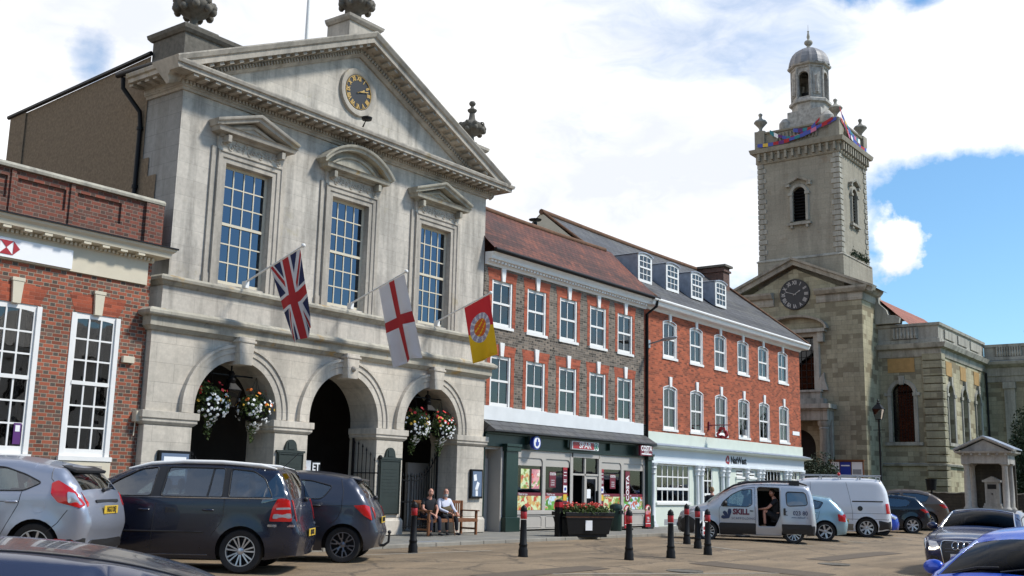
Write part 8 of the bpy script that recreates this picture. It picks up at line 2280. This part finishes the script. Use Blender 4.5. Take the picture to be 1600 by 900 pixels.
# ------------------------------------------------------------------ people
def skin(name, chains, mat, parent, sub=2):
    """one continuous surface grown from joints: chains = lists of (point, radius); chains that share a point are joined"""
    vs, es, rs = [], [], []; key = {}
    def vid(p, r):
        k = tuple(round(q, 4) for q in p)
        if k not in key:
            key[k] = len(vs); vs.append(p); rs.append(r if isinstance(r, (tuple, list)) else (r, r))
        return key[k]
    for ch in chains:
        prev = None
        for p, r in ch:
            i = vid(p, r)
            if prev is not None and prev != i: es.append((prev, i))
            prev = i
    me = bpy.data.meshes.new(name); me.from_pydata(vs, es, [])
    o = bpy.data.objects.new(name, me); COL.objects.link(o); me.materials.append(mat)
    sm = o.modifiers.new('skin', 'SKIN'); sm.use_smooth_shade = True
    if not me.skin_vertices: 
        me.attributes.new('skin_tmp', 'FLOAT', 'POINT')
        bm = bmesh.new(); bm.from_mesh(me); bm.verts.layers.skin.verify(); bm.to_mesh(me); bm.free()
    for i, (a, b_) in enumerate(rs):
        me.skin_vertices[0].data[i].radius = (a, b_); me.skin_vertices[0].data[i].use_root = (i == 0)
    ss = o.modifiers.new('sub', 'SUBSURF'); ss.levels = sub; ss.render_levels = sub
    dg = bpy.context.evaluated_depsgraph_get(); dg.update()
    m2 = bpy.data.meshes.new_from_object(o.evaluated_get(dg)); bpy.data.objects.remove(o)
    m2.name = name; m2.materials.clear(); m2.materials.append(mat); m2.polygons.foreach_set('use_smooth', [True] * len(m2.polygons))
    o = bpy.data.objects.new(name, m2); COL.objects.link(o); o.parent = parent
    return o
def person(label, loc, head_rot, J, top, bottom, shoes, hair, hair_style, vest=None, short_sleeve=False, shorts=False, beard=None, look=0, group=None):
    """J = joints in local coordinates; x to the person's left ... they face local -Y"""
    r0 = empty('person', (0, 0, 0), label, 'person', group)
    V = {k: tuple(v) for k, v in J.items()}
    L = lambda a, b_, t_: tuple(V[a][i] * (1 - t_) + V[b_][i] * t_ for i in range(3))
    sk = []
    sk.append([(V['pelvis'], .12), (V['waist'], .125), (V['chest'], .14), (V['neck'], .06), (V['head0'], .065)])
    for s_ in 'lr':
        sk.append([(V['chest'], .14), (V['sh' + s_], .055), (V['el' + s_], .04), (V['wr' + s_], .028)])
        sk.append([(V['pelvis'], .12), (V['hip' + s_], .085), (V['kn' + s_], .055), (V['an' + s_], .04)])
        w_, e_ = Vector(V['wr' + s_]), Vector(V['el' + s_]); d_ = (w_ - e_).normalized(); side = Vector((1, 0, 0)); side = (side - d_ * side.dot(d_)).normalized(); up = d_.cross(side)
        pm = w_ + d_ * .06; sk.append([(V['wr' + s_], .028), (tuple(pm), (.036, .018))])
        for q in range(4):
            b0 = pm + side * (.030 - .02 * q); l_ = (.034, .040, .037, .028)[q]
            dn = Vector((0, 0, -1)); sk.append([(tuple(pm), (.036, .018)), (tuple(b0 + d_ * .035), .0095), (tuple(b0 + d_ * (.035 + l_ * .7) + dn * l_ * .5), .009), (tuple(b0 + d_ * (.035 + l_ * .8) + dn * l_ * 1.3), .008)])
        th = side * (1 if s_ == 'r' else -1)
        sk.append([(V['wr' + s_], .028), (tuple(w_ + d_ * .03 + side * .035), .013), (tuple(w_ + d_ * .07 + side * .055 - Vector((0, 0, .01))), .011)])
    body = skin('body', sk, M['skin'], r0)
    # head
    hx, hy, hz = V['head']; c_, s__ = math.cos(head_rot), math.sin(head_rot)
    mb = MB()
    rings, seg = 14, 18
    vs = []; fs = []
    for i in range(rings + 1):
        ph = PI * i / rings; zz = math.cos(ph) * .118
        for k in range(seg):
            a = 2 * PI * k / seg; rx, ry = .077 * math.sin(ph), .096 * math.sin(ph)
            x, y = rx * math.cos(a), ry * math.sin(a)
            if zz < -.02: f = 1 + (zz + .02) * 3.2; x *= max(.5, f); y = y * max(.6, 1 + (zz + .02) * 1.6) - (.012 if y < 0 else 0)
            if y < 0 and abs(x) < .012 + .01 and -.035 < zz < .02: y -= .022 * (1 - abs(x) / .022) * (1 if zz < -.005 else .5)       # nose
            if y < 0 and .012 < abs(x) < .05 and .0 < zz < .03: y += .008     # eye sockets
            vs.append((x, y, zz))
        
    for i in range(rings):
        for k in range(seg): fs.append((i * seg + k, i * seg + (k + 1) % seg, (i + 1) * seg + (k + 1) % seg, (i + 1) * seg + k))
    mb.add(vs, fs)
    for sx in (-1, 1): mb.ball((sx * .078, .005, -.01), .022, 8, 6, sx=.4, sy=.8, sz=1.3)
    mb.tube([(0, -.085, 0), (0, -.108, -.03), (0, -.092, -.036)], [.008, .013, .008], 6)
    def hd(mb):
        mb.v = [(hx + p[0] * c_ - p[1] * s__, hy + p[0] * s__ + p[1] * c_, hz + p[2]) for p in mb.v]; return mb
    h_ = hd(mb).build('head', M['skin'], r0, smooth=180)
    mb = MB()
    for sx in (-1, 1): mb.ball((sx * .03, -.088, .012), .010, 8, 6, sy=.6); mb.tube([(sx * .045, -.088, .034), (sx * .02, -.094, .036)], .004, 4)
    mb.tube([(-.022, -.093, -.062), (0, -.097, -.060), (.022, -.093, -.062)], .004, 5); hd(mb).build('features', M['hair_dark'], h_)
    if hair_style:
        mb = MB(); vs = []; fs = []; R_ = 12; S_ = 18
        for i in range(R_ + 1):
            ph = PI * (.62 if hair_style != 'thin' else .30) * i / R_
            for k in range(S_):
                a = 2 * PI * k / S_; front = max(0, -math.sin(a)); p2 = ph * (1 - .45 * front) + (0 if hair_style != 'thin' else .0)
                vs.append((.085 * math.sin(p2) * math.cos(a), .106 * math.sin(p2) * math.sin(a) + .004, .126 * math.cos(p2)))
        for i in range(R_):
            for k in range(S_): fs.append((i * S_ + k, i * S_ + (k + 1) % S_, (i + 1) * S_ + (k + 1) % S_, (i + 1) * S_ + k))
        if hair_style == 'thin':    # a band round the back of a bald head
            vs = []; fs = []
            for i in range(4):
                for k in range(13):
                    a = -.15 * PI + 1.3 * PI * k / 12; vs.append((.086 * math.cos(a), .103 * math.sin(a), .03 - .028 * i))
            fs = [(i * 13 + k, i * 13 + k + 1, i * 13 + 14 + k, i * 13 + 13 + k) for i in range(3) for k in range(12)]
        mb.add(vs, fs); hd(mb).build('hair', M[hair], r0, smooth=180)
    if beard:
        mb = MB(); mb.ball((0, -.062, -.085), .058, 14, 10, sx=1.05, sy=.85, sz=1.05); mb.tube([(-.035, -.097, -.048), (0, -.106, -.042), (.035, -.097, -.048)], .010, 6); hd(mb).build('beard', M[beard], r0, smooth=180)
    # clothes: slightly fuller skins over the same joints
    tp = [[(V['pelvis'], .135), (V['waist'], .15), (V['chest'], .158), (tuple(Vector(V['neck']) - Vector((0, 0, .04))), .075)]]
    for s_ in 'lr':
        if short_sleeve: tp.append([(V['chest'], .158), (V['sh' + s_], .075), (L('sh' + s_, 'el' + s_, .6), .062)])
        else: tp.append([(V['chest'], .158), (V['sh' + s_], .072), (V['el' + s_], .056), (L('el' + s_, 'wr' + s_, .9), .040)])
    skin('shirt', tp, M[top], r0)
    if vest:
        skin('waistcoat', [[(V['pelvis'], .155), (V['waist'], .180), (V['chest'], .182), (tuple(Vector(V['neck']) - Vector((0, 0, .07))), .095)]] + [[(V['chest'], .182), (L('chest', 'sh' + q, .62), .10)] for q in 'lr'] , M[vest], r0)
    bt = []
    for s_ in 'lr':
        ch = [(V['pelvis'], .14), (V['hip' + s_], .10), (V['kn' + s_], .072)]
        if not shorts: ch.append((L('kn' + s_, 'an' + s_, .95), .058))
        else: ch = ch[:2] + [(L('hip' + s_, 'kn' + s_, .85), .085)]
        bt.append(ch)
    skin('trousers', bt, M[bottom], r0)
    for s_ in 'lr':
        a = Vector(V['an' + s_]); t_ = Vector(V['toe' + s_]); a2 = Vector((a.x, a.y, t_.z + .015)); b_ = (a2 - t_).normalized() * .05 + a2
        skin('shoe', [[(tuple(a - Vector((0, 0, .0))), .045), (tuple(a2), .046), (tuple(a2.lerp(t_, .6)), (.045, .035)), (tuple(t_), (.038, .026))], [(tuple(a2), .046), (tuple(b_), .036)]], M[shoes], r0)
    r0.location = loc
    if head_rot < -.3: r0.rotation_euler = (0, 0, -.3); r0.scale = (.9, .9, .9)
    return r0
def seated(dx=0, lean=0, knee=.20, hands='knees', fx=0):
    J = dict(pelvis=(0, 0, .56), waist=(0, .02 - lean * .2, .72), chest=(0, .04 - lean * .5, .93), neck=(0, .0 - lean * .7, 1.10), head0=(0, -.02 - lean * .75, 1.16), head=(0, -.04 - lean * .8, 1.255))
    for s_, q in (('l', 1), ('r', -1)):
        J['sh' + s_] = (q * .19, .03 - lean * .55, 1.02); J['el' + s_] = (q * .25, -.10 - lean * .4, .77); J['wr' + s_] = (q * .11, -.34 - lean * .3, .70)
        J['hip' + s_] = (q * .10, -.02, .53); J['kn' + s_] = (q * knee, -.44, .52); J['an' + s_] = (q * (knee + .0), -.46, .12); J['toe' + s_] = (q * (knee + .04), -.62, .05)
    return J
J = seated(lean=.15, knee=.15); J['wrl'] = (.05, -.40, .60); J['wrr'] = (-.05, -.42, .62)
person('bald man in a black short sleeved shirt sitting with joined hands on the bench', (21.98, 19.24, .0), -.45, J, 'cloth_black', 'cloth_navy', 'cloth_black', 'hair_grey', 'thin', short_sleeve=True)
J = seated(lean=.05, knee=.17); J['wrl'] = (.22, -.38, .66); J['wrr'] = (-.02, -.36, .66); J['chest'] = (0, .03, .96); J['waist'] = (0, -.02, .74)
person('white bearded man in pale shirt and olive waistcoat sitting with a walking stick', (22.66, 19.24, .0), -.5, J, 'cloth_white', 'cloth_black', 'cloth_black', 'hair_grey', 'thin', vest='cloth_olive', beard='hair_grey')
mb = MB(); mb.tube([(22.46, 18.80, .68), (22.50, 18.70, .02)], [.014, .011], 8); mb.tube([(22.40, 18.82, .67), (22.46, 18.80, .69), (22.52, 18.79, .66)], .015, 6)
tag(mb.build('walking_stick', M['wood'], smooth=60), 'wooden walking stick held upright by the white bearded man on the bench', 'walking stick')
# man sitting in the open side door, driver, passer-by (placed in the van's own frame)
def in_van(p, lx, ly, lz, rot):
    sc = VAN.root.scale[0]; h = VAN.root.rotation_euler[2]; q = VAN.root.location
    p.location = (q.x + sc * (lx * math.cos(h) - ly * math.sin(h)), q.y + sc * (lx * math.sin(h) + ly * math.cos(h)), q.z + sc * lz); p.rotation_euler = (0, 0, h + rot)
J = seated(lean=.1, knee=.13)
for s_ in 'lr':
    q = 1 if s_ == 'l' else -1
    J['kn' + s_] = (q * .13, -.36, .74); J['an' + s_] = (q * .13, -.34, .32); J['toe' + s_] = (q * .13, -.52, .25)
    J['wr' + s_] = (q * .08, -.50, .76); J['el' + s_] = (q * .22, -.25, .80)
J = {k: (v[0], v[1], v[2] - .22) for k, v in J.items()}
m_ = person('man in dark shirt, shorts and tan boots sitting in the silver van side door', (0, 0, 0), .9, J, 'cloth_black', 'cloth_black', 'boot', 'hair_dark', 'short', short_sleeve=True, shorts=True)
in_van(m_, VAN.L / 2 - 2.83, .50, .43, PI / 2)
J = seated(lean=-.05, knee=.13)
for s_ in 'lr': J['wr' + s_] = (.15 if s_ == 'l' else -.15, -.42, .86); J['kn' + s_] = ((.13 if s_ == 'l' else -.13), -.40, .60); J['an' + s_] = ((.13 if s_ == 'l' else -.13), -.62, .30); J['toe' + s_] = ((.13 if s_ == 'l' else -.13), -.75, .30)
m_ = person('driver sitting behind the front side window of the silver van, seen in silhouette', (0, 0, 0), 0, J, 'cloth_black', 'cloth_black', 'cloth_black', 'hair_dark', 'short')
in_van(m_, VAN.L / 2 - 1.92, -.36, .22, PI / 2)
J = dict(pelvis=(0, 0, .95), waist=(0, 0, 1.08), chest=(0, .0, 1.30), neck=(0, .02, 1.47), head0=(0, 0, 1.53), head=(0, -.01, 1.62))
for s_, q in (('l', 1), ('r', -1)):
    J['sh' + s_] = (q * .18, 0, 1.38); J['el' + s_] = (q * .22, .04, 1.12); J['wr' + s_] = (q * .20, -.08, .88); J['hip' + s_] = (q * .09, 0, .90); J['kn' + s_] = (q * .10, -.03 * q, .50); J['an' + s_] = (q * .10, .06 * q, .10); J['toe' + s_] = (q * .11, .06 * q - .15, .04)
m_ = person('sandy haired person in dark clothes standing beyond the bonnet of the silver van', (34.6, 17.2, -.14), 0, J, 'cloth_black', 'cloth_black', 'cloth_black', 'hair_light', 'short')
m_.rotation_euler = (0, 0, 2.2); m_.scale = (.93, .93, .93)
